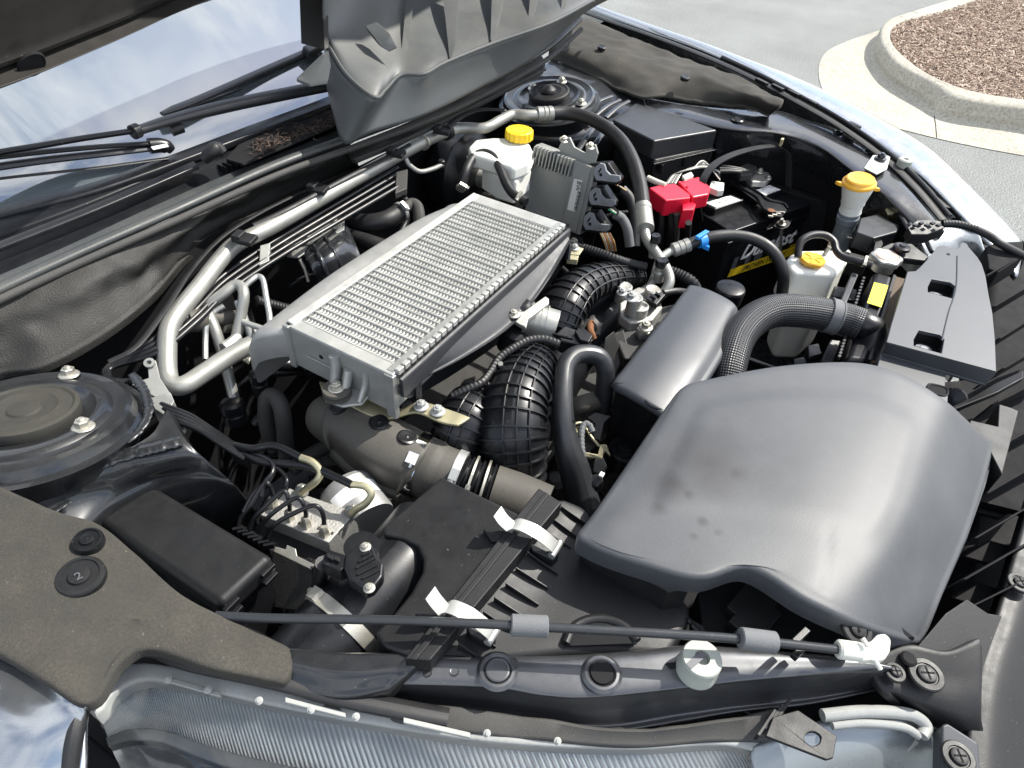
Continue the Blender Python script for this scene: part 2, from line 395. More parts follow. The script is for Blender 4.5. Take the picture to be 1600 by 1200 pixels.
def prism_geo(top, ext, taper=None):
    n = len(top); c = sum(top, V((0, 0, 0))) / n
    bot = [(p if taper is None else c + (p - c) * taper) + ext for p in top]
    nrm = V((0, 0, 0))
    for i in range(n): nrm += top[i].cross(top[(i + 1) % n])
    if nrm.dot(ext) > 0: top = top[::-1]; bot = bot[::-1]
    vs_ = top + bot
    fs = [tuple(range(n)), tuple(range(2 * n - 1, n - 1, -1))] + [(i, i + n, (i + 1) % n + n, (i + 1) % n) for i in range(n)]
    return vs_, fs
def prism(name, pts, depth, material, parent=None, z=None, bevel=.003, seg=2, taper=None, **k):
    ext = depth if isinstance(depth, Vector) else V((0, 0, -depth))
    v, f = prism_geo(PW(pts, z), ext, taper); return obj(name, v, f, material, parent, bevel=bevel, seg=seg, **k)
def box_geo(c, a, b, cc):
    vs_ = [c + a * i + b * j + cc * k for i in (-1, 1) for j in (-1, 1) for k in (-1, 1)]
    fs = [(0, 1, 3, 2), (4, 6, 7, 5), (0, 4, 5, 1), (2, 3, 7, 6), (0, 2, 6, 4), (1, 5, 7, 3)]
    if a.cross(b).dot(cc) < 0: fs = [f[::-1] for f in fs]
    return vs_, fs
def box(name, c, a, b, cc, material, parent=None, bevel=.001, **k):
    v, f = box_geo(c, a, b, cc); return obj(name, v, f, material, parent, bevel=bevel, **k)
def plate(name, outer, holes, depth, material, parent=None, z=None, bevel=.0015, **k):
    loops = [PW(outer, z)] + [PW(h, z) for h in holes]
    flat = [p for l in loops for p in l]; tri = tessellate_polygon(loops); n = len(flat)
    ext = depth if isinstance(depth, Vector) else V((0, 0, -depth))
    fs = []
    for t in tri:
        a, b, c = (flat[i] for i in t)
        if (b - a).cross(c - a).dot(ext) > 0: t = (t[0], t[2], t[1])
        fs.append(tuple(t)); fs.append((t[0] + n, t[2] + n, t[1] + n))
    i0 = 0
    for l in loops:
        m_ = len(l)
        for i in range(m_):
            a, b = i0 + i, i0 + (i + 1) % m_; fs.append((a, b, b + n, a + n))
        i0 += m_
    return obj(name, flat + [p + ext for p in flat], fs, material, parent, bevel=bevel, weld=True, **k)
def grid_cr(rows, n):
    rows = [smooth_path(r_, n) for r_ in rows]; cols = [smooth_path(list(c), n) for c in zip(*rows)]
    return [list(r_) for r_ in zip(*cols)]
def loft(name, rows, material, parent=None, z=None, n=5, skirt=.02, rnd=.004, relief=None, smooth=True, thick=None, ridge=0, **k):
    """a free sheet through rows of points, its rim turned down by skirt with a rounded edge"""
    rows = [PW(r_, z) for r_ in rows]
    g = grid_cr(rows, n) if smooth else rows
    h, w_ = len(g), len(g[0])
    if relief:
        for i in range(h):
            for j in range(w_): g[i][j] = g[i][j] + relief(i / (h - 1), j / (w_ - 1), g[i][j])
    vs_ = [p for r_ in g for p in r_]
    fs = [(i * w_ + j, i * w_ + j + 1, (i + 1) * w_ + j + 1, (i + 1) * w_ + j) for i in range(h - 1) for j in range(w_ - 1)]
    up = V((0, 0, 0))
    for f in fs: up += (vs_[f[1]] - vs_[f[0]]).cross(vs_[f[3]] - vs_[f[0]])
    flip = up.z < 0 if abs(up.z) > 1e-6 else up.dot(CAM - vs_[0]) < 0
    if flip: fs = [f[::-1] for f in fs]
    uv = [(j / (w_ - 1), i / (h - 1)) for i in range(h) for j in range(w_)]
    if skirt:
        b = [j for j in range(w_)] + [i * w_ + w_ - 1 for i in range(1, h)] + [(h - 1) * w_ + j for j in range(w_ - 2, -1, -1)] + [i * w_ for i in range(h - 2, 0, -1)]
        m_ = len(b); area = 0.
        P = [vs_[i] for i in b]
        for i in range(m_): a, c = P[i], P[(i + 1) % m_]; area += a.x * c.y - c.x * a.y
        sgn = 1 if area > 0 else -1
        outn = []
        for i in range(m_):
            t = P[(i + 1) % m_] - P[i - 1]; o_ = V((t.y, -t.x, 0)) * sgn; outn.append(o_.normalized() if o_.length > 1e-9 else V((0, 0, 0)))
        prev = b
        steps = [(rnd * math.sin(a_), rnd * (1 - math.cos(a_))) for a_ in (R(30), R(60), R(90))] + [(rnd, skirt)]
        for (so_, sz) in steps:
            base = len(vs_)
            for i in range(m_): vs_.append(P[i] + outn[i] * so_ - UP * sz); uv.append((0, 0))
            cur = list(range(base, base + m_))
            for i in range(m_):
                q = (prev[i], prev[(i + 1) % m_], cur[(i + 1) % m_], cur[i])
                fs.append(q if (sgn < 0) else q[::-1])
            prev = cur
        fs_ = fs
    o = obj(name, vs_, fs, material, parent, uvs=uv, angle=60, **k)
    return o
def hit(px, py, o):
    """where a sight line meets an object built before: world point and normal"""
    from mathutils.bvhtree import BVHTree
    off = base_of(o.parent); me = o.data
    t_ = BVHTree.FromPolygons([v.co + off for v in me.vertices], [tuple(p.vertices) for p in me.polygons])
    loc, nrm, i, d = t_.ray_cast(CAM, ray(px, py).normalized())
    if loc is None: return W(px, py, .9), UP
    if nrm.dot(CAM - loc) < 0: nrm = -nrm
    return loc, nrm
def hexbolt(name, p, axis, r, material='zinc', parent=None, washer=True):
    """hexagon head with a flange and a stub"""
    axis = axis.normalized(); g = G()
    if washer: g.add(*lathe_geo(p, axis, [(r * 1.55, 0), (r * 1.6, r * .12), (r * 1.45, r * .3), (r * 1.05, r * .42)], 20))
    g.add(*lathe_geo(p, axis, [(r, r * .3), (r, r * 1.15), (r * .86, r * 1.3)], 6))
    g.add(*lathe_geo(p, axis, [(r * .5, r * 1.2), (r * .5, r * 1.5), (r * .4, r * 1.6)], 12))
    return g.build(name, material, parent, angle=30)
def clampband(name, path_pts, r, width, material='zinc', parent=None, screw=True):
    """hose clamp: band round a hose at path point, with its screw housing"""
    a, b = path_pts; ax = (b - a).normalized(); g = G()
    g.add(*lathe_geo(a - ax * width / 2, ax, [(r, 0), (r * 1.03, 0), (r * 1.03, width), (r, width)], 28))
    if screw:
        side = (ax.orthogonal()).normalized()
        s2 = (UP - ax * ax.dot(UP)).normalized(); side = (s2 + ax.cross(s2) * .6).normalized()
        c = a + side * (r * 1.03 + .0025); tt = ax.cross(side)
        g.add(*box_geo(c, ax * width * .45, side * .003, tt * .007))
        g.add(*lathe_geo(c + tt * .006, tt, [(.0035, 0), (.0035, .006), (.002, .0065)], 6))
    return g.build(name, material, parent, angle=35)
def cardan(name, o, u, v, s, size, material, parent=None, shear=0, off=0, ext=.0003, align='LEFT'):
    """lettering: text s on the plane of u (reading direction) and v (up)"""
    cu = bpy.data.curves.new(name, 'FONT'); cu.body = s; cu.size = size; cu.extrude = ext; cu.shear = shear; cu.align_x = align; cu.resolution_u = 3; cu.offset = off
    cu.materials.append(MATS[material]); u = u.normalized(); n_ = u.cross(v).normalized(); v = n_.cross(u)
    ob = bpy.data.objects.new(name, cu); COL.objects.link(ob)
    m_ = Matrix((u, v, n_)).transposed().to_4x4(); m_.translation = o - (base_of(parent) if parent is not None else V((0, 0, 0)))
    dg_ = bpy.context.evaluated_depsgraph_get(); dg_.update(); me_ = bpy.data.meshes.new_from_object(ob.evaluated_get(dg_)); me_.name = name
    bpy.data.objects.remove(ob); ob = bpy.data.objects.new(name, me_); COL.objects.link(ob)
    ob.parent = parent; ob.matrix_local = m_
    return ob

# ================================================================== SETTING
g = G(); g.add([V((-150, -150, 0)), V((150, -150, 0)), V((150, 150, 0)), V((-150, 150, 0))], [(0, 1, 2, 3)])
struct(g.build('asphalt_ground', 'asphalt', smooth=False))
# kerbed planting island, its rows run from the gutter's lip to the mulch
k_out = [(1720, 262), (1600, 243), (1500, 224), (1420, 205), (1345, 184), (1292, 150), (1279, 108), (1293, 80), (1330, 62), (1363, 51), (1440, 27), (1533, -3), (1640, -45)]
k_base = [(1720, 228), (1600, 207), (1483, 187), (1433, 160), (1383, 127), (1363, 97), (1361, 77), (1368, 60), (1381, 50), (1402, 42), (1450, 25), (1536, -4), (1642, -46)]
k_top = [(1720, 195), (1600, 176), (1510, 163), (1460, 147), (1412, 117), (1388, 92), (1379, 72), (1385, 54), (1398, 44), (1422, 33), (1475, 13), (1548, -14), (1648, -56)]
k_in = [(1720, 175), (1600, 157), (1543, 147), (1483, 133), (1440, 110), (1413, 86), (1402, 69), (1408, 55), (1425, 45), (1452, 36), (1517, 16), (1590, -10), (1670, -48)]
KO, KB, KT, KI = [W(*p, .004) for p in k_out], [W(*p, .012) for p in k_base], [W(*p, .135) for p in k_top], [W(*p, .15) for p in k_in]
for i in range(len(KT)):        # keep the kerb's thickness true
    d = (KI[i] - KB[i]); d.z = 0; KI[i] = KB[i] + d.normalized() * max(.16, min(.22, d.length)) + UP * .138
    KT[i] = KB[i] + d.normalized() * .055 + UP * .118
rows = [KO, [a.lerp(b, .5) for a, b in zip(KO, KB)], KB, [b + (t - b) * .45 + UP * .004 for b, t in zip(KB, KT)], KT, [t.lerp(i_, .5) + UP * .008 for t, i_ in zip(KT, KI)], KI, [p + V((0, 0, -.05)) + (i_ - t) * .15 for p, t, i_ in zip(KI, KT, KI)]]
kerb = loft('kerb', rows, 'concrete', n=7, skirt=0); struct(kerb)
# recessed joints between the kerb's lengths
def kerb_cut(i, f, name='kerb_joint'):
    pts = [r_[i].lerp(r_[i + 1], f) for r_ in rows[:7]]
    g_ = G(); pth = smooth_path(pts, 4)
    side = (rows[2][i + 1] - rows[2][i]).normalized()
    vs_ = []
    for p in pth: vs_ += [p - side * .004 + UP * .0015, p + side * .004 + UP * .0015]
    g_.add(vs_, [(2 * k_, 2 * k_ + 1, 2 * k_ + 3, 2 * k_ + 2) for k_ in range(len(pth) - 1)])
    o_ = g_.build(name, 'dark', kerb, smooth=False); return o_
for i, f in ((2, .45), (9, .1), (8, .3), (11, .5)): kerb_cut(i, f)
isl = smooth_path(KI, 7)
bed = [p + V((0, 0, -.022)) for p in isl] + [V((9, 1.5, .12)), V((9, -2.2, .12))]
bedz = .125
g = G(); g.add([V((p.x, p.y, bedz)) for p in bed], [tuple(range(len(bed)))]); bed_o = g.build('mulch_bed', 'mulch_bed', smooth=False); struct(bed_o)
# shredded bark: loose chips
def inside(x, y, poly):
    c = False; j = len(poly) - 1
    for i in range(len(poly)):
        a, b = poly[i], poly[j]
        if (a.y > y) != (b.y > y) and x < (b.x - a.x) * (y - a.y) / (b.y - a.y) + a.x: c = not c
        j = i
    return c
g = G(); cnt = 0; rc = random.Random(3)
poly = [V((p.x, p.y, 0)) for p in bed]
while cnt < 24000:
    px, py = rc.uniform(1385, 1660), rc.uniform(-45, 175)
    p = W(px, py, bedz)
    if not inside(p.x, p.y, poly): continue
    cnt += 1
    l, wd = rc.uniform(.005, .024), rc.uniform(.002, .006); an = rc.uniform(0, math.pi); ti = rc.uniform(-.5, .5)
    a = V((math.cos(an), math.sin(an), ti)).normalized() * l; b = V((-math.sin(an), math.cos(an), rc.uniform(-.5, .5))).normalized() * wd
    c = p + UP * rc.uniform(.002, .022)
    g.add([c - a - b, c + a - b * .5, c + a * .9 + b, c - a * .8 + b, c + UP * .003], [(0, 1, 4), (1, 2, 4), (2, 3, 4), (3, 0, 4)])
stuff(g.build('mulch_chips', 'chips', smooth=False))

# ================================================================== CAR BODY
car = thing('car', 'dark metallic car with its bonnet raised over the open engine bay', 'car', V((0, -.3, 0)))
box('bumper_foam', V((0.1, -1.10, .74)), V((.78, 0, 0)), V((0, .12, 0)), V((0, 0, .05)), 'dark', car, .02)
box('bumper', V((0, -1.32, .45)), V((.80, 0, 0)), V((0, .14, 0)), V((0, 0, .33)), 'dark', car, .04)
# floor of the bay: dark sheet, cross member, engine mass
fl = []
box('undertray', V((0, -.65, .22)), V((.86, 0, 0)), V((0, .95, 0)), V((0, 0, .01)), 'dark', car, .002)
# firewall, side aprons and front of the bay
fw_b = [(-80, 612), (0, 577), (67, 560), (160, 517), (233, 460), (290, 397), (350, 355), (450, 312), (600, 242), (700, 192), (850, 102), (960, 20)]
FB = [W(x, y, .955) for x, y in fw_b]
FB = [V((p.x, max(.13, min(.30, p.y)), p.z)) for p in FB]
loft('firewall', [FB, [p + V((0, .01, -.12)) for p in FB], [p + V((0, .03, -.3)) for p in FB], [p + V((0, .08, -.7)) for p in FB]], 'dark', car, n=4, skirt=0)
for sx in (-1, 1):
    box('inner_apron', V((sx * .80, -.40, .52)), V((.012, 0, 0)), V((0, .55, 0)), V((0, 0, .30)), 'dark', car, .003)
box('frame_rail', V((.60, -.42, .45)), V((.05, 0, 0)), V((0, .5, 0)), V((0, 0, .06)), 'paint', car, .01)
box('frame_rail', V((-.60, -.42, .45)), V((.05, 0, 0)), V((0, .5, 0)), V((0, 0, .06)), 'paint', car, .01)

# ---- firewall insulation pad (near side), weatherstrip, cowl
lin_top = [(-90, 505), (0, 467), (90, 430), (180, 389), (260, 345), (340, 305), (430, 268), (545, 224)]
lin_m1 = [(-90, 540), (0, 500), (100, 462), (190, 420), (270, 372), (340, 330), (430, 284), (560, 232)]
lin_m2 = [(-90, 575), (0, 540), (90, 510), (170, 468), (240, 415), (300, 360), (380, 318), (560, 246)]
lin_bot = [(-90, 612), (0, 578), (67, 567), (160, 517), (233, 460), (290, 397), (350, 355), (560, 258)]
def rel1(i, j, p):
    e = math.sin(i * math.pi)
    d = V((0, -.010 * noise.noise(p * 16) - .005 * noise.noise(p * 40), .010 * noise.noise(p * 13 + V((3, 1, 2))) - .006 * abs(noise.noise(p * 26)))) * e
    return d
loft('firewall_insulation', [[(x, y, 1.015) for x, y in lin_top], [(x, y, .998) for x, y in lin_m1], [(x, y, .975) for x, y in lin_m2], [(x, y, .952) for x, y in lin_bot]], 'fire_liner', car, n=10, skirt=.012, relief=rel1)
for (x, y) in ((163, 420),): lathe('liner_stud', W(x, y, .995), V((-.3, -.5, 1)), [(.009, 0), (.009, .002), (.005, .004), (0, .004)], 'cap_dust', car, 20)
seal_p = [(-90, 494, 1.022), (0, 451, 1.023), (115, 398, 1.024), (260, 334, 1.025), (430, 258, 1.025), (545, 216, 1.025), (640, 182, 1.03), (740, 138, 1.03), (850, 78, 1.04), (905, 30, 1.05)]
tube('weatherstrip', seal_p, .009, 'seal', car, n=8, segs=14, flat=.75)
tube('weatherstrip_lip', [(x + 3, y + 16, z - .006) for x, y, z in seal_p], .0055, 'rubber_dull', car, n=8, segs=10)
# second pad, behind the pipe toward the far side
lo2 = [[(545, 228, 1.012), (640, 190, 1.015), (740, 142, 1.015), (845, 86, 1.02)], [(550, 238, 1.004), (640, 200, 1.006), (745, 150, 1.006), (848, 96, 1.006)], [(554, 246, .998), (645, 208, .998), (748, 158, .996), (846, 108, .996)]]
loft('firewall_insulation', lo2, 'fire_liner', car, n=8, skirt=.01, relief=rel1)
# black steel tray edge that runs along the pad's foot
edge = [(170, 566, .957), (215, 540, .96), (262, 478, .962), (300, 420, .963), (345, 372, .965), (400, 336, .968), (470, 300, .97)]
tube('tray_edge', edge, .0045, 'plastic', car, n=6, segs=10, flat=.5)
# cowl panels
def strip(name, a, b, za, zb, material, mid=None, **k):
    r_ = [[(x, y, za) for x, y in a], [(x, y, zb) for x, y in b]]
    return loft(name, r_, material, car, n=6, **k)
Lg = [(-90, 352), (0, 322), (135, 288), (246, 250), (380, 200), (520, 148), (640, 95)]
Lu = [(-90, 398), (0, 362), (135, 312), (310, 240), (400, 202), (530, 160), (650, 108)]
Lw = [(-90, 474), (0, 434), (115, 384), (250, 322), (371, 270), (533, 206), (655, 160)]
strip('windscreen_trim', Lg, [(x, y + 12) for x, y in Lg], 1.047, 1.045, 'plastic_clean', skirt=.01, rnd=.003)
strip('cowl_panel', [(x + 4, y + 4) for x, y in Lu], Lw, 1.035, 1.012, 'cowl', skirt=.012, rnd=.004)
strip('cowl_panel_rib', [(-90, 412), (0, 377), (150, 318), (302, 252)], [(-90, 420), (0, 385), (152, 325), (308, 258)], 1.041, 1.041, 'plastic_clean', skirt=.006, rnd=.002)
strip('cowl_gutter', [(x - 4, y - 2) for x, y in Lw], [(x + 6, y + 14) for x, y in Lw], 1.022, 1.014, 'seal', skirt=.006)
strip('cowl_upper', [(x, y + 10) for x, y in Lg], [(x + 2, y + 2) for x, y in Lu], 1.042, 1.037, 'cowl', skirt=.004)
# intake slots of the cowl with leaf litter in them
gr = [(375, 250), (372, 232), (445, 197), (527, 160), (533, 190), (455, 226)]
for k_ in range(26):
    f_ = k_ / 25; a = W(352 + (540 - 352) * f_, 264 + (188 - 264) * f_, 1.022)
    box('cowl_slat', a + V((0, .006, 0)), V((.0013, 0, 0)), V((0, .010, 0)), V((0, 0, .004)), 'plastic', car, 0)
prism('cowl_grille', [(352, 248), (372, 226), (450, 190), (530, 152), (538, 188), (455, 224), (380, 256)], .004, 'dark', car, z=1.0385, bevel=.001)
g = G(); rc = random.Random(9)
for i in range(270):
    f_ = rc.random(); px = 400 + 130 * f_ + rc.gauss(0, 4); py = 232 - 52 * f_ + rc.gauss(0, 7)
    p = W(px, py, 1.041 + rc.random() * .004); an = rc.uniform(0, 6.3); l = rc.uniform(.003, .011); wd = rc.uniform(.0006, .002)
    a = V((math.cos(an), math.sin(an), rc.uniform(-.4, .6))) * l; b = V((-math.sin(an), math.cos(an), .2)) * wd
    g.add([p - a, p + b, p + a, p - b + UP * .001], [(0, 1, 2), (0, 2, 3)])
stuff(g.build('leaf_litter', 'leaf_brown', smooth=False))
tube('washer_nozzle', [(318, 250, 1.05), (330, 238, 1.06), (340, 232, 1.062), (350, 240, 1.055)], rad_from([(0, .008), (.5, .012), (1, .007)]), 'plastic', car, segs=12)
# ---- windscreen
gl_b = PW([(-260, 392), (-90, 352), (0, 322), (135, 288), (246, 250), (380, 200), (520, 148), (700, 70), (900, -20)], 1.045)
gdir = V((0, 1.0, .52)).normalized()
gl_rows = [gl_b, [p + gdir * .4 + UP * .03 for p in gl_b], [V((p.x * .9, p.y, p.z)) + gdir * .9 + UP * .03 for p in gl_b]]
ws = loft('windscreen', gl_rows, 'glass', car, n=6, skirt=.006, rnd=.002)
GO, GN = W(246, 250, 1.047), V((0, -.52, 1.0)).normalized()
def WG(px, py, off=.0): return WP(px, py, GO + GN * off, GN)
# wipers
def gt(name, pts, r, material, parent, off, flat=1., **k): return tube(name, [WG(x, y, o_ if o_ is not None else off) for x, y, o_ in pts], r, material, parent, flat=flat, **k)
wa = gt('wiper_arm', [(-60, 252, .03), (0, 238, .032), (60, 228, .034), (130, 216, .036), (205, 205, .04), (216, 203, .042)], .0042, 'plastic_clean', car, .03)
gt('arm_channel', [(212, 205, .042), (260, 190, .042), (340, 169, .042), (430, 150, .042), (515, 133, .042)], rad_from([(0, .0085), (.1, .009), (.5, .0125), (1, .0135)]), 'plastic_satin', wa, .04, flat=.75)
gt('arm_cap', [(207, 207, .042), (216, 203, .042)], .0105, 'plastic_clean', wa, .04)
gt('arm_spring', [(268, 205, .03), (285, 199, .034)], .008, 'plastic', wa, .03)
wb = gt('wiper_blade', [(-60, 270, .014), (0, 260, .014), (80, 249, .014), (160, 240, .014), (236, 231, .014)], .009, 'plastic_satin', car, .014, flat=.5)
gt('blade_spoiler', [(-60, 253, .022), (0, 245, .022), (80, 236, .022), (160, 229, .022), (236, 224, .022)], .0055, 'plastic', wb, .02, flat=.6)
gt('blade_tip', [(233, 228, .018), (250, 227, .018), (262, 230, .016), (269, 236, .012)], rad_from([(0, .0115), (.6, .0105), (1, .006)]), 'plastic_clean', wb, .016)
gt('blade_rubber', [(-60, 288, .004), (0, 279, .004), (80, 270, .004), (160, 261, .004), (262, 247, .004)], .004, 'rubber', wb, .004, flat=.4)
wb2 = gt('wiper_blade', [(253, 178, .02), (300, 160, .02), (360, 134, .02), (430, 103, .02), (490, 77, .02)], rad_from([(0, .005), (.1, .009), (1, .0095)]), 'plastic_satin', car, .014, flat=.6)
gt('blade_rubber', [(258, 182, .006), (320, 160, .006), (400, 130, .006), (500, 88, .006)], .0045, 'rubber', wb2, .004, flat=.5)
c0 = WG(493, 74, .03); box('blade_clip', c0, (WG(508, 66, .03) - c0), GN * .008, GN.cross(WG(508, 66, .03) - c0).normalized() * .009, 'plastic_satin', wb2, .003)
box('blade_label', WG(250, 229.5, .031), (WG(262, 227, .03) - WG(250, 229.5, .03)), GN * .0006, GN.cross(WG(262, 227, .03) - WG(250, 229.5, .03)).normalized() * .0030, 'sticker', wb, 0)

# ---- bonnet: raised panel seen from beneath, lowest at its hinge edge
hdn = V((0, -.50, .866)).normalized()
he = [V((-.84, .06, 1.255)), V((-.62, .11, 1.245)), W(0, 132, 1.24), W(160, 67, 1.236), W(325, -2, 1.232), V((.25, .28, 1.23)), V((.55, .24, 1.235)), V((.84, .15, 1.25))]
hof = V((0, -.866, -.5))
he2 = [p + hdn * .010 + hof * .012 for p in he]
he3 = [p + hdn * .030 + hof * .006 for p in he]
he4 = [p + hdn * .045 + hof * .016 for p in he]
he5 = [p + hdn * .075 + hof * .004 for p in he]
he6 = [V((p.x, p.y, p.z)) + hdn * .5 + V((0, .03, 0)) for p in he]
he7 = [V((p.x * .94, p.y, p.z)) + hdn * .98 + V((0, .05, 0)) for p in he]
hood = loft('bonnet', [he, he2, he3, he4, he5, he6, he7], 'hood_paint', car, n=6, skirt=0)
md = hood.modifiers.new('thickness', 'SOLIDIFY'); md.thickness = .018; md.offset = 1
oc = WP(50, 101, he[2] + hof * .016, hof); hn = V((0, .62, .80)).cross(V((1, 0, 0)))
lathe('bonnet_hole', oc, hof, [(.0, .0), (.0125, .0), (.0145, .0015), (.016, -.001)], 'dark', hood, 28)
# air guide of ribbed plastic that hangs beneath it
sk_s = [(511, 72), (540, 118), (582, 152), (600, 140), (623, 118), (660, 116), (694, 98), (771, 67), (856, 37), (926, 0), (985, -30)]
sk_z = [1.165, 1.14, 1.12, 1.12, 1.125, 1.125, 1.13, 1.14, 1.155, 1.165, 1.17]
seam = [W(x, y, z) for (x, y), z in zip(sk_s, sk_z)]
bot_p = [(512, 128), (524, 180), (538, 222), (560, 214), (585, 205), (640, 188), (690, 166), (765, 128), (838, 84), (912, 18), (975, -15)]
bot_z = [1.09, 1.065, 1.045, 1.046, 1.05, 1.055, 1.06, 1.07, 1.09, 1.11, 1.12]
botw = [W(x, y, z) for (x, y), z in zip(bot_p, bot_z)]
guide_top = [W(x, y, z) for (x, y), z in zip([(507, -10), (560, -40), (600, -60), (625, -70), (650, -80), (690, -90), (730, -100), (800, -110), (880, -120), (960, -130), (1010, -140)], [1.235] * 11)]
gm = [(a.lerp(b, .45) + V((0, .004, -.006))) for a, b in zip(seam, guide_top)]
ag = loft('air_guide', [seam, [a.lerp(b, .12) + V((0, -.004, 0)) for a, b in zip(seam, guide_top)], gm, guide_top], 'hood_liner', car, n=6, skirt=0)
md = ag.modifiers.new('thickness', 'SOLIDIFY'); md.thickness = .004; md.offset = -1
sk = loft('guide_skirt', [seam, [a.lerp(b, .5) + V((0, .003, 0)) for a, b in zip(seam, botw)], botw], 'hood_liner', ag, n=6, skirt=0)
md = sk.modifiers.new('thickness', 'SOLIDIFY'); md.thickness = .004; md.offset = -1
tube('skirt_bead', [p + UP * .002 for p in botw[2:]], .003, 'seal', ag, n=6, segs=8)
tube('guide_rim', [p + V((0, -.003, .001)) for p in seam], .0032, 'hood_liner', ag, n=6, segs=8)
# webs of the air guide: each a tapering fin
def fin(x0, y0, x1, y1, zb, zt_, h, wbase):
    a = W(x0, y0, zb); b = W(x1, y1, zt_); toc = (CAM - a).normalized(); side = (b - a).cross(toc).normalized() * .002
    nrm = V((0, -.75, -.2)).normalized(); nrm = (nrm - (b - a).normalized() * nrm.dot((b - a).normalized())).normalized()
    vs_ = [a - side, a + side, b - side * 1.4, b + side * 1.4, b - side + nrm * h, b + side + nrm * h, a.lerp(b, .25) - side + nrm * h * .45, a.lerp(b, .25) + side + nrm * h * .45]
    fs = [(0, 1, 3, 2), (0, 2, 4, 6), (1, 7, 5, 3), (6, 4, 5, 7), (2, 3, 5, 4), (0, 6, 7, 1)]
    obj('guide_fin', vs_, fs, 'hood_liner', ag, bevel=.0012)
fin(704, 90, 692, -30, 1.135, 1.21, .030, 0); fin(768, 62, 772, -50, 1.145, 1.215, .028, 0); fin(826, 40, 835, -60, 1.15, 1.22, .022, 0); fin(877, 20, 888, -60, 1.16, 1.22, .018, 0)
fin(582, 150, 526, 70, 1.115, 1.16, .016, 0); fin(626, 112, 640, -30, 1.125, 1.21, .012, 0)
prism('guide_pocket', [(569, 40, 1.19), (588, 33, 1.195), (608, 50, 1.185), (613, 62, 1.175), (600, 68, 1.17), (584, 58, 1.178)], V((0, -.010, -.012)), 'hood_liner', ag, bevel=.003)
# edge bracket of the guide
prism('guide_bracket', [(462, 122, 1.155), (505, 83, 1.18), (513, 76, 1.18), (515, 96, 1.165), (511, 126, 1.14), (484, 131, 1.145)], .006, 'hood_liner', ag, bevel=.002)
prism('guide_side', [W(503, -20, 1.236), W(513, -20, 1.236), W(514, 75, 1.166), W(507, 78, 1.166)], V((.0, .05, .0)), 'hood_paint', ag, bevel=.001)

# ---- strut towers
def tower(cx, cy, cz, capmat, sheet, r, UP):
    c = V((cx, cy, cz)); UP = UP.normalized()
    prof = [(.105, -.06), (.108, -.045), (.116, -.032), (.107, -.030), (.105, -.026), (.103, -.019), (.098, -.0165), (.090, -.0185), (.084, -.019), (.080, -.016), (.074, -.0145), (.068, -.015), (.063, -.018), (.055, -.020), (.04, -.020)]
    t = lathe('strut_tower', c, UP, prof, sheet, car, 72)
    cap = lathe('tower_cap', c, UP, [(r, -.02), (r + .001, -.012), (r, -.008), (r - .004, -.0062), (r - .007, -.008), (r * .62, -.006), (r * .55, -.0075), (r * .32, -.009), (r * .28, -.007), (.004, -.005), (0, -.005)], capmat, t, 56)
    return t, cap
tn, capn = tower(-.617, .008, .985, 'cap_dust', 'paint_dirty', .053, V((.20, .10, 1)))
tf, capf = tower(.60, .006, .985, 'plastic', 'paint_dirty', .046, V((-.14, .06, 1)))
lathe('cap_boss', V((.60, .006, .979)), UP, [(.018, -.001), (.016, .004), (.008, .010), (0, .012)], 'plastic', tf, 28)
for x, y, pr, cc_, ax_ in ((130, 668, tn, V((-.617, .008, .985)), V((.20, .10, 1))), (108, 586, tn, V((-.617, .008, .985)), V((.20, .10, 1))), (908, 162, tf, V((.6, .006, .985)), V((-.14, .06, 1))), (833, 138, tf, V((.6, .006, .985)), V((-.14, .06, 1))), (878, 128, tf, V((.6, .006, .985)), V((-.14, .06, 1)))):
    hexbolt('tower_nut', WP(x, y, cc_ - ax_ * .016, ax_), ax_, .0075, 'zinc', pr)
# sheet metal round the near tower
rA = [(-60, 745), (40, 738), (130, 712), (210, 672), (262, 640), (292, 655)]
def rw(l, z): return [(x, y, z) for x, y in l]
rel2 = lambda i, j, p: V((0, 0, .0035 * math.sin(i * 9 + j * 3) + .002 * noise.noise(p * 20)))
wr = [[(-60, 800), (0, 785), (60, 760), (130, 732), (190, 706), (235, 680), (252, 655), (262, 640)],
      [(-60, 840), (0, 815), (60, 785), (125, 755), (185, 728), (240, 712), (285, 700), (292, 690)],
      [(-60, 880), (20, 850), (80, 815), (140, 775), (190, 752), (245, 735), (305, 722), (326, 722)],
      [(-60, 940), (60, 905), (95, 865), (150, 800), (200, 765), (250, 745), (312, 738), (356, 748)],
      [(-60, 955), (70, 915), (105, 880), (160, 815), (207, 783), (255, 763), (318, 757), (374, 768)],
      [(-60, 990), (90, 950), (130, 920), (180, 870), (225, 840), (265, 825), (330, 815), (393, 800)],
      [(-60, 1060), (100, 1020), (145, 1000), (195, 960), (240, 930), (280, 910), (340, 890), (400, 860)]]
wz = [.950, .941, .925, .912, .898, .84, .72]
WR = [[W(x, y, z) for x, y in r_] for r_, z in zip(wr, wz)]
loft('wheel_apron', WR, 'paint_dirty', car, n=8, skirt=0, relief=lambda i, j, p: UP * (.0012 * noise.noise(p * 20)))
re_ = [r_[-1] for r_ in WR]; loft('apron_side', [re_, [p + V((.012, .01, -.06)) for p in re_], [p + V((.02, .02, -.35)) for p in re_]], 'paint_dirty', car, n=6, skirt=0)
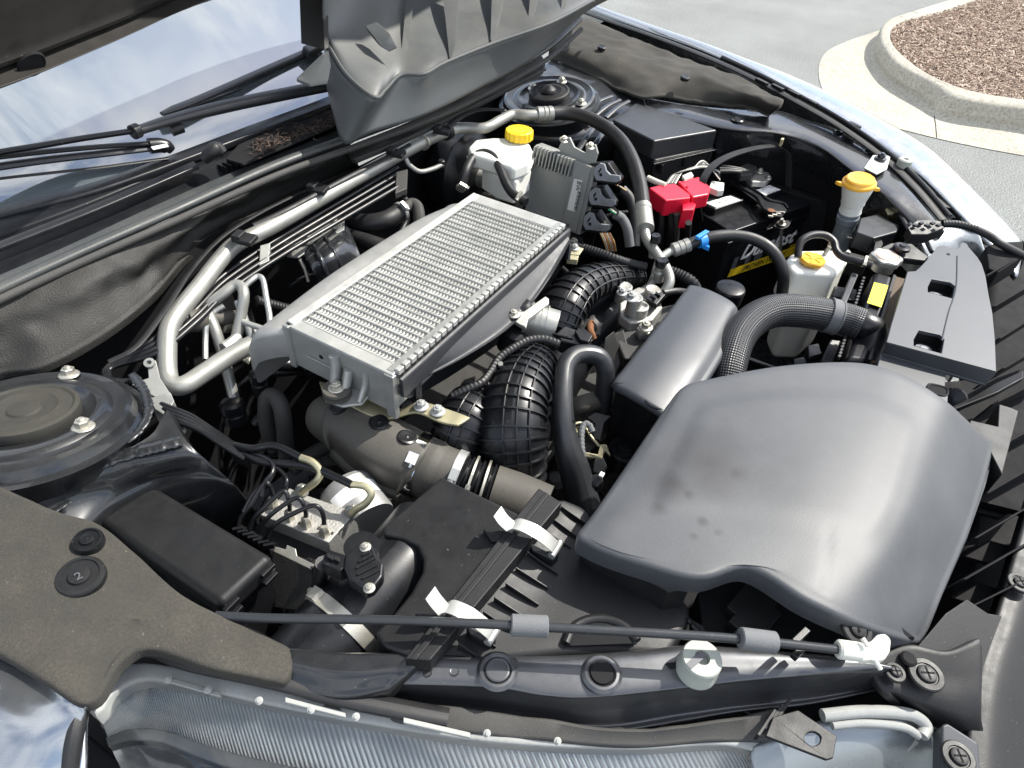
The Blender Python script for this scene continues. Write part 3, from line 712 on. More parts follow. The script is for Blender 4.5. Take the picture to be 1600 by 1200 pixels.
# beads of seam sealer
def bead(pts, r, seed):
    path = resample(smooth_path(PW(pts), 10), .0022); rr = random.Random(seed); rs = [r * rr.uniform(.8, 1.15) for _ in range(400)]
    v, f, uv = tube_geo(path, lambda t: rs[int(t * 380)], 10, .35)
    return obj('seam_sealer', v, f, 'paint_dirty', car, uvs=uv, angle=80)
bead([(20, 792, .947), (60, 772, .946), (100, 752, .946), (135, 733, .946), (175, 714, .948), (215, 703, .948)], .0045, 2)
bead([(128, 742, .944), (165, 722, .945), (205, 708, .947), (245, 698, .947), (283, 688, .945)], .0095, 5)
bead([(206, 585, .955), (226, 612, .955), (232, 645, .953), (218, 672, .952), (196, 690, .952)], .0055, 3)
bead([(32, 830, .937), (70, 808, .937), (110, 783, .936)], .0035, 4)
for x, y, z in ((32, 723, .947),): lathe('drain_hole', W(x, y, z), UP, [(0, .003), (.007, .003), (.009, .004), (.010, .001)], 'dark', car, 20)
# sheet metal round the far tower
loft('far_apron', [rw([(830, 105), (870, 98), (930, 118), (1000, 140)], .955), rw([(790, 150), (870, 150), (960, 150), (1010, 172)], .945),
                   rw([(800, 190), (880, 200), (950, 196), (1000, 200)], .925), rw([(800, 235), (880, 245), (940, 240), (985, 240)], .86), rw([(800, 300), (880, 300), (940, 300), (985, 300)], .7)], 'paint_dirty', car, n=7, skirt=.004, relief=rel2)
for k_, (a, b) in enumerate([((915, 172), (955, 150)), ((930, 180), (968, 156)), ((946, 184), (982, 158)), ((900, 240), (940, 185)), ((918, 245), (955, 192))]):
    tube('apron_bead', [(a[0], a[1], .95), ((a[0] + b[0]) / 2, (a[1] + b[1]) / 2 - 3, .956), (b[0], b[1], .956)], .006, 'paint_dirty', car, segs=10, flat=.5)
for x in (876, 888, 902, 915, 930): tube('apron_bead', [(x + 6, 96 + (x - 870) * .3, .952), (x, 116 + (x - 870) * .3, .93)], .0025, 'paint', car, segs=8)
lathe('drain_hole', W(846, 109, .965), UP, [(0, .003), (.007, .003), (.010, .004), (.013, .0)], 'plastic', car, 20)

# ---- far wing: inner liner, flange, rail, outer skin
lt = [(862, 24), (895, 24), (952, 43), (1022, 72), (1085, 94), (1135, 112), (1178, 130), (1224, 152)]
l1 = [(862, 45), (892, 52), (950, 66), (1020, 92), (1080, 112), (1135, 130), (1180, 147), (1222, 158)]
l2 = [(860, 68), (888, 80), (945, 98), (1012, 120), (1070, 128), (1130, 142), (1175, 157), (1216, 168)]
l3 = [(859, 88), (885, 98), (940, 120), (1005, 150), (1050, 149), (1105, 157), (1155, 165), (1205, 175)]
fl_ = loft('wing_liner', [rw(lt, 1.0), rw(l1, .996), rw(l2, .985), rw(l3, .962)], 'liner', car, n=9, skirt=.006, rnd=.003,
     relief=lambda i, j, p: V((0, 0, .010 * noise.noise(p * 11) + .004 * noise.noise(p * 33))))
for x, y in ((940, 75), (1070, 122)): lathe('push_pin', W(x, y, 1.0), V((-.1, -.1, 1)), [(.010, -.004), (.011, .003), (.009, .0045), (.004, .004), (0, .004)], 'plastic_clean', fl_, 20)
fo0 = [(880, -8), (920, 12), (1000, 42), (1095, 76), (1174, 112), (1222, 140), (1300, 178), (1380, 226), (1440, 272), (1500, 332), (1560, 392), (1590, 430)]
fo1 = [(885, -14), (926, 8), (1004, 36), (1100, 69), (1180, 98), (1230, 116), (1306, 150), (1386, 192), (1452, 232), (1512, 288), (1566, 342), (1596, 376)]
fz = [.995, .995, .99, .985, .98, .975, .962, .945, .93, .91, .885, .87]
f0 = [W(x, y, z) for (x, y), z in zip(fo0, fz)]
f1 = [W(x, y, z + .0) for (x, y), z in zip(fo1, fz)]
def outw(p, i, d, dz):
    t = (f1[min(i + 1, 11)] - f1[max(i - 1, 0)]); o_ = V((-t.y, t.x, 0)).normalized(); o_ = o_ if o_.x > 0 else -o_
    return p + o_ * d - UP * dz
wing = loft('wing', [[p - UP * .012 for p in f0], f0, [a.lerp(b, .5) + UP * .006 for a, b in zip(f0, f1)], f1, [outw(p, i, .030, .03) for i, p in enumerate(f1)], [outw(p, i, .055, .12) for i, p in enumerate(f1)], [outw(p, i, .06, .40) for i, p in enumerate(f1)]], 'paint_outer', car, n=6, skirt=0)
md = wing.modifiers.new('thickness', 'SOLIDIFY'); md.thickness = .0015; md.offset = 1
# black flange and clips along it
fg = [(905, 16), (952, 33), (1040, 64), (1120, 96), (1180, 124), (1240, 156), (1310, 196), (1380, 246), (1430, 292), (1475, 345)]
fgz = [.992, .990, .988, .984, .980, .972, .958, .94, .925, .905]
tube('wing_flange', [(x, y, z) for (x, y), z in zip(fg, fgz)], .011, 'plastic', car, n=7, flat=.35, segs=10)
tube('wing_flange', [(x + 8, y - 6, z + .004) for (x, y), z in zip(fg[3:], fgz[3:])], .006, 'plastic_clean', car, n=7, segs=10)
for x, y, z in ((1190, 128, .985), (1215, 137, .982), (1240, 146, .979), (1268, 160, .974), (1335, 196, .958)):
    a = W(x, y, z); b = W(x + 14, y + 7, z); box('flange_clip', a, (b - a) * .6, (b - a).cross(UP).normalized() * .005, UP * .004, 'plastic', car, .001)
ra = [(1006, 152), (1080, 164), (1150, 170), (1217, 173), (1263, 188), (1310, 203), (1352, 232), (1388, 262), (1420, 295), (1450, 330), (1475, 360)]
rb = [(1010, 172), (1080, 188), (1150, 200), (1205, 204), (1250, 214), (1290, 232), (1325, 258), (1362, 286), (1392, 310), (1412, 332), (1428, 352)]
rz = [.945, .948, .95, .95, .945, .94, .935, .93, .925, .915, .905]
RA = [W(x, y, z) for (x, y), z in zip(ra, rz)]; RB = [W(x, y, z - .004) for (x, y), z in zip(rb, rz)]
rail = loft('apron_rail', [[p - UP * .02 for p in RA], RA, [a.lerp(b, .5) + UP * .003 for a, b in zip(RA, RB)], RB, [p - UP * .014 for p in RB], [p - UP * .07 + V((.02, 0, 0)) for p in RB]], 'paint', car, n=6, skirt=0)
loft('apron_wall', [[p - UP * .06 + V((.022, 0, 0)) for p in RB], [p - UP * .2 + V((.05, 0, 0)) for p in RB], [p - UP * .6 + V((.05, 0, 0)) for p in RB]], 'dark', car, n=4, skirt=0)
for (x, y, z, rr) in ((1153, 186, .9535, .008), (1310, 206, .944, .006), (1357, 236, .9365, .009)):
    h_ = lathe('rail_hole', W(x, y, z), UP, [(0, -.001), (rr * .8, -.001), (rr, .0006), (rr * 1.5, .0012), (rr * 1.9, -.001)], 'paint', rail, 24)
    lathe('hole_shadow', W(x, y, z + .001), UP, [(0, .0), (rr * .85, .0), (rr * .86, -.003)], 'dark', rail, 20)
prism('wing_bracket', [(1350, 262, .945), (1364, 242, .945), (1392, 243, .943), (1386, 264, .942), (1370, 272, .942)], .003, 'aluminium', car, bevel=.001)
hexbolt('bracket_bolt', W(1376, 248, .946), UP, .008, 'paint', car)
lathe('bonnet_buffer', W(1407, 268, .925), UP, [(.013, 0), (.013, .010), (.0145, .012), (.0145, .026), (.012, .028), (.005, .028), (.004, .022), (0, .022)], 'knob_grey', car, 28)
prism('rail_tab', [(1452, 312, .915), (1460, 303, .915), (1478, 308, .914), (1500, 318, .91), (1494, 326, .91), (1470, 322, .912)], .003, 'plastic', car, bevel=.001)

# ---- near wing: fibre liner, outer skin, lamp
nt_ = [(-80, 728), (20, 775), (85, 805), (148, 824), (205, 868), (275, 930), (350, 970), (400, 990), (456, 1020)]
n1_ = [(-80, 800), (10, 840), (75, 880), (135, 905), (195, 935), (260, 965), (335, 995), (395, 1012), (452, 1034)]
n2_ = [(-80, 890), (5, 940), (75, 985), (140, 1010), (205, 985), (255, 985), (330, 1015), (390, 1030), (448, 1046)]
n3_ = [(-80, 975), (10, 1018), (72, 1056), (134, 1088), (176, 1030), (235, 1008), (325, 1036), (385, 1048), (443, 1060)]
nz = [.985, .982, .978, .972, .962, .95, .94, .93, .918]
nl = loft('wing_liner', [[(x, y, z) for (x, y), z in zip(r_, nz)] for r_ in (nt_, n1_, n2_, n3_)], 'liner', car, n=8, skirt=.014, rnd=.004,
          relief=lambda i, j, p: V((0, 0, .006 * noise.noise(p * 8) + .0015 * noise.noise(p * 45) - (.006 if .3 < j < .6 and i > .55 else 0) * math.sin((min(max(j, .3), .6) - .3) / .3 * math.pi))))
nl['label'] = 'grey fibrous wing liner in front with two round clips'
def pinc(x, y, r, z, m_='plastic_clean'):
    o_ = W(x, y, z); lathe('push_pin', o_, V((0, -.1, 1)), [(r * 1.06, -.004), (r * 1.05, .002), (r * .98, .004), (r * .84, .0042), (r * .8, .0028), (r * .5, .0028), (r * .46, .005), (r * .3, .0055), (0, .0055)], m_, nl, 40)
pinc(138, 846, .0125, .978); pinc(126, 902, .019, .975, 'plastic')
cardan('pin_digit', W(119, 908, .9815), V((1, -.3, 0)), V((.3, 1, 0)), '2', .012, 'print_grey', nl)
w0 = [(-80, 985), (0, 1022), (60, 1060), (134, 1100)]
near_w = loft('wing', [[(x, y, .965) for x, y in w0], [(-100, 1060, .972), (-10, 1080, .97), (55, 1105, .965), (128, 1112, .958)], [(-140, 1150, .966), (-20, 1160, .962), (45, 1170, .955), (112, 1160, .945)], [(-180, 1300, .94), (-40, 1290, .93), (35, 1280, .92), (110, 1250, .91)], [(-200, 1500, .85), (-60, 1480, .84), (30, 1440, .83), (112, 1400, .82)]], 'paint_outer', car, n=8, skirt=.004, rnd=.002)
tube('wing_edge', [(-80, 980, .968), (0, 1016, .968), (60, 1054, .965), (134, 1094, .96)], .0022, 'sticker', near_w, segs=8)
# gap seal and lens of the headlamp
hl = loft('headlight', [[(138, 1100, .915), (160, 1062, .912), (215, 1040, .908), (300, 1052, .90), (430, 1080, .892), (600, 1112, .884), (780, 1138, .874), (980, 1148, .864), (1130, 1140, .856), (1215, 1160, .848)],
                        [(152, 1112, .912), (176, 1078, .909), (225, 1056, .905), (305, 1068, .897), (430, 1096, .889), (600, 1128, .881), (780, 1154, .871), (980, 1164, .861), (1130, 1158, .853), (1222, 1180, .845)]],
          'haze_plastic', car, n=7, skirt=.02, rnd=.003)
hl['label'] = 'near headlamp with ribbed reflector behind a clear lens'
e0 = [(146, 1100), (180, 1068), (230, 1052), (310, 1062), (430, 1090), (600, 1122), (780, 1148), (980, 1158), (1130, 1152), (1218, 1172)]
ez = [.905, .905, .90, .893, .885, .877, .867, .857, .849, .841]
E0 = [W(x, y, z) for (x, y), z in zip(e0, ez)]
def offr(l, d, dz): return [p + d * (1 if True else 0) - UP * dz for p in l]
fd = V((-.25, -.45, 0))
def lrow(k_, dz):
    r_ = []
    for i, p in enumerate(E0):
        q = fd * k_; q = q * (.35 + .65 * min(1, i / 3)); r_.append(p + q - UP * dz)
    return r_
loft('reflector', [lrow(0, .012), lrow(.04, .018), lrow(.085, .030), lrow(.112, .042)], 'ribbed_reflector', hl, n=8, skirt=0)
loft('reflector_bowl', [lrow(.125, .040), lrow(.15, .075), lrow(.22, .105), lrow(.4, .17)], 'bowl', hl, n=8, skirt=0)
for x_, y_ in ((560, 1225), (900, 1232)): lathe('projector_ring', W(x_, y_, .80), V((-.3, -.5, .8)), [(.030, -.02), (.034, 0), (.031, .004), (.026, -.002), (.012, -.006), (0, -.004)], 'chrome', hl, 36)
loft('lamp_divider', [lrow(.115, .026), lrow(.135, .030)], 'headlight_dark', hl, n=7, skirt=.01, rnd=.002)
loft('lens', [lrow(0, -.002), lrow(.05, .006), lrow(.12, .022), lrow(.22, .055), lrow(.4, .14)], 'lens', hl, n=8, skirt=0)
for i in range(3):
    a, b = (260 + i * 185, 1058 + i * 32), (345 + i * 195, 1082 + i * 32)
    prism('lamp_tab', [(a[0], a[1] - 2, .908 - i * .006), (b[0], b[1] - 2, .900 - i * .006), (b[0], b[1] + 7, .900 - i * .006), (a[0], a[1] + 7, .908 - i * .006)], .004, 'haze_plastic', hl, bevel=.001)
for x, y, z in ((263, 1062, .908), (325, 1078, .904), (405, 1095, .899), (486, 1109, .896), (556, 1120, .893), (760, 1146, .882), (870, 1158, .876)):
    lathe('lamp_clip', W(x, y, z), V((-.2, -.4, 1)), [(.0035, 0), (.0035, .003), (.0018, .0035), (.0018, .005), (0, .005)], 'haze_plastic', hl, 10)
tube('lamp_seal', [(136, 1092, .93), (150, 1052, .928), (190, 1018, .922), (240, 1012, .918), (300, 1034, .912), (430, 1062, .905), (560, 1095, .895), (700, 1122, .885)], .010, 'rubber', car, n=7, flat=.6)
tube('chrome_rim', [(126, 1400, .87), (122, 1290, .90), (128, 1200, .925), (128, 1150, .935), (132, 1112, .935), (150, 1088, .93)], .004, 'chrome', hl, n=7, segs=10)
tube('rim_seal', [(108, 1400, .87), (104, 1290, .90), (110, 1200, .93), (116, 1150, .945), (126, 1110, .95), (140, 1090, .94)], .007, 'rubber', hl, n=7, segs=10)
# projector details that show through
prism('lamp_emblem', [(530, 1180, .845), (545, 1172, .845), (600, 1178, .842), (612, 1165, .846), (600, 1195, .838), (540, 1200, .838)], .003, 'aluminium_bright', hl, bevel=.001)
prism('lamp_emblem', [(900, 1188, .835), (960, 1192, .833), (968, 1199, .83), (905, 1205, .83)], .003, 'aluminium_bright', hl, bevel=.001)

# ---- upper tie bar across the front
bk = [(640, 1020), (767, 1027), (887, 1026), (1000, 1018), (1067, 1011), (1150, 1014), (1260, 1022), (1350, 1030), (1392, 1040)]
fr_ = [(608, 1070), (767, 1076), (850, 1088), (925, 1091), (1037, 1080), (1150, 1067), (1260, 1058), (1350, 1052), (1396, 1050)]
lo_ = [(612, 1092), (770, 1108), (860, 1122), (950, 1128), (1060, 1112), (1150, 1100), (1260, 1088), (1350, 1074), (1392, 1064)]
fla = [(616, 1098), (772, 1118), (865, 1136), (960, 1141), (1070, 1124), (1155, 1110), (1265, 1098), (1355, 1080), (1396, 1070)]
tb = loft('tie_bar', [rw(bk, .88), rw(bk, .905), [((a[0] + b[0]) / 2, (a[1] + b[1]) / 2, .9065) for a, b in zip(bk, fr_)], rw([(x, y - 4) for x, y in fr_], .903), rw([(x, y + 2) for x, y in fr_], .896), rw(lo_, .862), rw(fla, .861)], 'bar_paint', car, n=6, skirt=.002, rnd=.001)
tb['label'] = 'dark painted upper tie bar with round holes across the front'
for x, y, dark in ((777, 1049, 0), (940, 1053, 1)):
    o_ = W(x, y, .908)
    lathe('bar_dimple', o_ + UP * .0025, UP, [(.019, -.002), (.016, .0008), (.0135, .001), (.0115, -.001), (.0105, -.002), (0, -.002)], 'bar_paint', tb, 36)
    if not dark: lathe('bar_plug', o_ + UP * .0035, UP, [(.0118, -.004), (.0112, .0), (.0100, .0006), (0, .0008)], 'bar_paint', tb, 30)
    if dark: lathe('bar_hole', o_ + UP * .0035, UP, [(0, 0), (.0105, 0), (.0108, -.006)], 'dark', tb, 30)
for x, y in ((668, 1050), (710, 1049)): lathe('spot_weld', W(x, y, .9068), UP, [(.0045, -.001), (.0042, .0003), (.003, -.0003), (0, -.0003)], 'bar_paint', tb, 20)
kb = lathe('bonnet_buffer', W(1088, 1046, .906), UP, [(.0195, 0), (.0195, .006), (.0185, .009), (.0185, .022), (.0175, .024), (.007, .024), (.006, .018), (0, .018)], 'knob_grey', car, 40)
box('buffer_slot', W(1088, 1031, .9302), V((.010, -.004, 0)), V((.0012, .003, 0)), UP * .0004, 'print_grey', kb, 0)
prism('bar_slot', [(1040, 1036, .9085), (1060, 1034, .9085), (1066, 1042, .9085), (1048, 1044, .9085)], .001, 'dark', tb, bevel=0)
loft('tie_bar_end', [rw([(452, 1016), (540, 1024), (660, 1022)], .918), rw([(446, 1038), (530, 1052), (630, 1050)], .916), rw([(440, 1062), (530, 1082), (606, 1070)], .908)], 'paint_dirty', car, n=6, skirt=.02, rnd=.004)
# crumpled weather seal between lamp and bar
loft('lamp_top_seal', [[(430, 1070, .895), (560, 1092, .888), (700, 1108, .885), (850, 1128, .88), (980, 1144, .874), (1120, 1130, .87), (1220, 1112, .868)], [(440, 1088, .89), (560, 1112, .884), (700, 1132, .88), (850, 1148, .872), (980, 1158, .866), (1120, 1150, .858), (1230, 1150, .855)]], 'rubber_dull', car, n=8, skirt=.01,
     relief=lambda i, j, p: V((0, 0, .004 * noise.noise(p * 30))))

# ---- lower right: bracket tabs, lamp shell, trims
br_ = plate('lamp_bracket', [(1208, 1120), (1247, 1109), (1308, 1150), (1302, 1184), (1292, 1187), (1196, 1150)], [[(1270 + 13 * math.cos(a_), 1154 + 11 * math.sin(a_)) for a_ in [i * math.pi / 8 for i in range(16)]]], .004, 'plastic', car, z=.885, bevel=.001)
for i in range(3): box('bracket_rib', W(1196 + i * 12, 1132 - i * 9, .875), V((.016, -.004, 0)), V((.0, .0015, 0)), UP * .006, 'plastic', br_, .0005)
loft('lamp_shell', [[(1180, 1170, .85), (1260, 1136, .86), (1360, 1122, .86), (1440, 1130, .855), (1470, 1170, .85)], [(1180, 1230, .83), (1270, 1190, .84), (1360, 1170, .845), (1440, 1165, .84), (1490, 1210, .83)], [(1180, 1330, .78), (1270, 1300, .78), (1360, 1280, .78), (1440, 1270, .78), (1500, 1300, .77)]], 'headlight_grey', car, n=7, skirt=.01)
tube('shell_rim', [(1285, 1118, .872), (1350, 1112, .872), (1420, 1116, .868), (1446, 1134, .862), (1440, 1150, .86)], .006, 'haze_plastic', car, segs=10)
tube('shell_rim', [(1300, 1134, .868), (1350, 1130, .868), (1410, 1136, .865), (1436, 1150, .86)], .004, 'haze_plastic', car, segs=10)
# corner gusset below the white rod end
cg = loft('corner_gusset', [[(1368, 1030, .895), (1420, 1010, .90), (1480, 1020, .90), (1530, 1000, .905)], [(1372, 1056, .89), (1425, 1050, .892), (1480, 1055, .892), (1530, 1050, .895)], [(1390, 1080, .885), (1440, 1098, .88), (1490, 1110, .88), (1530, 1110, .88)], [(1410, 1096, .86), (1450, 1130, .85), (1500, 1150, .85), (1540, 1160, .85)]], 'plastic', car, n=6, skirt=.01)
def scrivet(x, y, z, r, parent, m_='plastic', ax=UP):
    o_ = W(x, y, z); l_ = lathe('push_rivet', o_, ax, [(r, 0), (r, .002), (r * .92, .0032), (r * .66, .0034), (r * .62, .0022), (r * .55, .0022), (r * .5, .0048), (r * .38, .0055), (0, .0055)], m_, parent, 32)
    for k_ in range(2):
        a_ = V((math.cos(.5 + k_ * 1.57), math.sin(.5 + k_ * 1.57), 0)); box('rivet_cross', o_ + UP * .0056, a_ * r * .38, a_.cross(UP) * r * .05, UP * .0004, 'dark', l_, 0)
scrivet(1446, 1055, .896, .017, cg); scrivet(1397, 1052, .899, .010, cg, 'plastic')
lathe('gusset_hole', W(1419, 1030, .899), UP, [(0, .003), (.006, .003), (.008, .001)], 'dark', cg, 16)
prism('gusset_lug', [(1472, 1132, .875), (1480, 1128, .875), (1530, 1160, .87), (1536, 1230, .86), (1470, 1220, .86)], .02, 'plastic_cover', car, bevel=.003)
scrivet(1496, 1184, .874, .015, car)
# front trim at the right: smooth strip
loft('front_trim', [[(1618, 770, .875), (1592, 860, .873), (1566, 950, .87), (1538, 1040, .868), (1521, 1130, .862), (1516, 1230, .855)], [(1640, 775, .873), (1620, 865, .871), (1598, 955, .868), (1572, 1045, .866), (1560, 1135, .86), (1560, 1235, .852)], [(1700, 790, .85), (1680, 880, .85), (1650, 970, .846), (1630, 1060, .842), (1620, 1140, .836), (1620, 1240, .83)]], 'plastic', car, n=7, skirt=.02, rnd=.004)
scrivet(1592, 912, .879, .013, car)
# tall black flap beside it
prism('air_flap', [(1478, 958, .905), (1511, 936, .91), (1543, 958, .905), (1566, 962, .90), (1532, 1050, .885), (1514, 1110, .88), (1432, 1012, .90)], .004, 'plastic', car, bevel=.001)

# ================================================================== THINGS IN THE ENGINE BAY
# ---- intercooler
IZ = .985
t = thing('intercooler', 'flat silver top-mount intercooler with rows of fine cooling fins, in the middle of the bay', 'intercooler', W(650, 450, .93))
A, B, C_, D = W(440, 503, IZ), W(619, 590, IZ), W(876, 349, IZ), W(749, 302, IZ)
ux, uy = ((D - A) + (C_ - B)) * .5, ((B - A) + (C_ - D)) * .5
ux.z = uy.z = 0
O = (A + B + C_ + D) * .25
Lx, Ly = ux.length / 2, uy.length / 2; ex, ey = ux.normalized(), (uy - ux.normalized() * uy.dot(ux.normalized())).normalized()
def I(a, b, z=0): return O + ex * a + ey * b + UP * z
c0, c1 = -Lx + .018, Lx - .028; hb = Ly - .012
# side plates (near and far) folded over the core
for s in (-1, 1):
    x0, x1 = (-Lx, -Lx + .017) if s < 0 else (Lx - .026, Lx)
    prism('end_plate', [I(x0, -Ly, 0), I(x1, -Ly, 0), I(x1, Ly, 0), I(x0, Ly, 0)], .003, 'alu_white', t, bevel=.0012)
    xx = -Lx if s < 0 else Lx - .003
    prism('side_wall', [I(xx, -Ly + .002, -.003), I(xx + .003, -Ly + .002, -.003), I(xx + .003, Ly - .002, -.003), I(xx, Ly - .002, -.003)], .062, 'aluminium', t, bevel=.0008)
    x2 = x1 - .002 if s < 0 else x0
    prism('end_plate_lip', [I(x2, -Ly + .012, -.003), I(x2 + .002, -Ly + .012, -.003), I(x2 + .002, Ly - .012, -.003), I(x2, Ly - .012, -.003)], .012, 'aluminium', t, bevel=0)
# rear and front header edges
prism('header_rail', [I(-Lx + .004, -Ly, .0035), I(Lx - .004, -Ly, .0035), I(Lx - .004, -Ly + .011, .0015), I(-Lx + .004, -Ly + .011, .0015)], .012, 'alu_white', t, bevel=.0015)
prism('header_rail', [I(-Lx + .004, Ly - .012, .001), I(Lx - .004, Ly - .012, .001), I(Lx - .004, Ly - .001, .001), I(-Lx + .004, Ly - .001, .001)], .06, 'aluminium', t, bevel=.001)
v, f = box_geo(V((0, 0, 0)), ex * .0031, ey * .0045, UP * .006)
tab_me = None
nt_b = 34
for k_ in range(nt_b):
    a = -Lx + .012 + (2 * Lx - .024) * k_ / (nt_b - 1)
    g = G(); g.add(*box_geo(V((0, 0, 0)), ex * .0047, ey * .0034, UP * .0040))
    if tab_me is None:
        o0 = g.build('crimp_tab', 'alu_white', None, bevel=.0008); tab_me = o0; o0.parent = t; o0.location = I(a, Ly + .001, 0) - t.location
    else:
        c = tab_me.copy(); COL.objects.link(c); c.parent = t; c.location = I(a, Ly + .001, 0) - t.location
# flat bars and the wavy fins between them
nb = 33; pitch = (c1 - c0) / nb
bar0 = fin0 = None
for k_ in range(nb + 1):
    a = c0 + pitch * k_
    if bar0 is None:
        g = G(); g.add(*box_geo(V((0, 0, 0)), ex * .0009, ey * hb, UP * .006)); bar0 = g.build('tube_bar', 'aluminium', None, bevel=.0005); bar0.parent = t; bar0.location = I(a, -.001, -.0065) - t.location
    else:
        c = bar0.copy(); COL.objects.link(c); c.parent = t; c.location = I(a, -.001, -.0065) - t.location
    if k_ == nb: break
    if fin0 is None:
        vs_, fs = [], []; nf = 112; w_ = (pitch - .0022) / 2
        for q in range(nf + 1):
            y = -hb + 2 * hb * q / nf; z = -.0016 if q % 2 else -.0072; off_ = .0008 if (q // 2) % 2 else -.0008
            vs_ += [ex * (-w_) + ey * (y + off_) + UP * z, ex * w_ + ey * (y - off_) + UP * z]
            if q: fs.append((2 * q - 2, 2 * q - 1, 2 * q + 1, 2 * q))
        fin0 = obj('fin_strip', vs_, fs, 'fin_metal', None, smooth=False); fin0.parent = t; fin0.location = I(a + pitch / 2, 0, 0) - t.location
    else:
        c = fin0.copy(); COL.objects.link(c); c.parent = t; c.location = I(a + pitch / 2, 0, (k_ * 7 % 5 - 2) * .00025) - t.location
prism('core_floor', [I(-Lx + .006, -Ly + .004, -.0105), I(Lx - .006, -Ly + .004, -.0105), I(Lx - .006, Ly - .004, -.0105), I(-Lx + .006, Ly - .004, -.0105)], .045, 'headlight_dark', t, bevel=0)
# rear end tank: rounded aluminium casting
rt = [[I(x, -Ly - .0, -.006) for x in (-Lx + .01, -Lx * .5, 0, Lx * .5, Lx - .03)],
      [I(x, y, z) for x, y, z in ((-Lx - .012, -Ly - .024, -.008), (-Lx * .5, -Ly - .030, -.005), (0, -Ly - .032, -.006), (Lx * .5, -Ly - .030, -.008), (Lx - .045, -Ly - .022, -.012))],
      [I(x, y, z) for x, y, z in ((-Lx - .020, -Ly - .040, -.024), (-Lx * .5, -Ly - .044, -.020), (0, -Ly - .044, -.022), (Lx * .5, -Ly - .040, -.026), (Lx - .06, -Ly - .030, -.03))],
      [I(x, y, z) for x, y, z in ((-Lx - .018, -Ly - .044, -.07), (-Lx * .5, -Ly - .046, -.07), (0, -Ly - .046, -.07), (Lx * .5, -Ly - .042, -.07), (Lx - .06, -Ly - .032, -.07))]]
loft('rear_tank', rt, 'tank_alu', t, n=6, skirt=.045, rnd=.010)
# front tank: black, sloping away
def FT(rel, px, py, z): return W(px, py, z)
ft = [[I(x, Ly + .006, -.007) for x in (-Lx + .006, -Lx * .5, 0, Lx * .5, Lx + .002)],
      [W(640, 596, .962), W(700, 532, .968), W(765, 475, .968), W(825, 420, .968), W(884, 360, .972)],
      [W(652, 592, .950), W(730, 548, .946), W(796, 500, .943), W(846, 440, .950), W(889, 373, .966)],
      [W(653, 596, .944), W(733, 555, .938), W(801, 508, .934), W(851, 448, .942), W(890, 381, .960)],
      [W(650, 598, .90), W(716, 560, .88), W(786, 512, .87), W(840, 458, .88), W(886, 392, .91)]]
loft('front_tank', ft, 'plastic_tank', t, n=7, skirt=.03)
# near face details: rib, boss, bracket
x_ = -Lx - .0005
prism('wall_rib', [I(x_ - .002, -Ly + .03, -.036), I(x_, -Ly + .03, -.036), I(x_, 0, -.036), I(x_ - .002, 0, -.036)], .003, 'aluminium', t, bevel=.0008)
prism('corner_fold', [I(x_ - .003, -Ly - .002, .0), I(x_ + .006, -Ly - .002, .0), I(x_ + .006, -Ly + .008, .0), I(x_ - .003, -Ly + .008, .0)], .068, 'aluminium', t, bevel=.001)
prism('corner_fold', [I(x_ - .002, Ly - .012, -.002), I(x_ + .006, Ly - .012, -.002), I(x_ + .006, Ly + .002, -.002), I(x_ - .002, Ly + .002, -.002)], .07, 'aluminium', t, bevel=.001)
lathe('wall_hole', I(x_ + .0005, -Ly * .35, -.028), -ex, [(0, .0006), (.003, .0006), (.0035, .0)], 'dark', t, 14)
prism('support_tab', [I(-Lx, Ly * .02, -.055), I(-Lx, Ly * .52, -.055), I(-Lx - .014, Ly * .52, -.058), I(-Lx - .030, Ly * .30, -.060), I(-Lx - .034, Ly * .02, -.060), I(-Lx - .024, -Ly * .10, -.060)], .004, 'aluminium', t, bevel=.0015)
tube('tab_gusset', [I(-Lx - .002, -Ly * .05, -.012), I(-Lx - .006, -Ly * .02, -.030), I(-Lx - .014, .0, -.055)], .007, 'aluminium', t, segs=12)
tube('tab_gusset', [I(-Lx - .002, Ly * .20, -.025), I(-Lx - .008, Ly * .20, -.04), I(-Lx - .016, Ly * .2, -.056)], .006, 'aluminium', t, segs=12)
tube('tab_gusset', [I(-Lx - .001, Ly * .50, -.018), I(-Lx - .004, Ly * .50, -.036), I(-Lx - .014, Ly * .48, -.056)], .004, 'aluminium', t, segs=12)
bp_ = I(-Lx - .020, Ly * .12, -.056)
lathe('rubber_mount', bp_, UP, [(.0175, 0), (.018, .003), (.013, .004), (.013, .007), (.018, .008), (.017, .0115), (.008, .012)], 'resonator', t, 28)
hexbolt('mount_bolt', bp_ + UP * .011, UP, .0065, 'zinc', t)

# ---- gold bracket below it
t = thing('support_bracket', 'thin yellow-zinc bracket with two bolts running out from under the intercooler', 'bracket', W(640, 640, .9))
loft('arm', [[(500, 596, .912), (545, 610, .912), (590, 630, .908), (620, 640, .905), (655, 628, .915), (700, 640, .915), (733, 652, .915)],
             [(505, 612, .912), (540, 628, .912), (580, 648, .906), (612, 652, .903), (650, 643, .915), (690, 658, .915), (716, 663, .915)]], 'gold_zinc', t, n=6, skirt=.003, rnd=.001)
for x, y in ((658, 635), (684, 643)): hexbolt('bracket_bolt', W(x, y, .918), UP, .0062, 'aluminium', t)

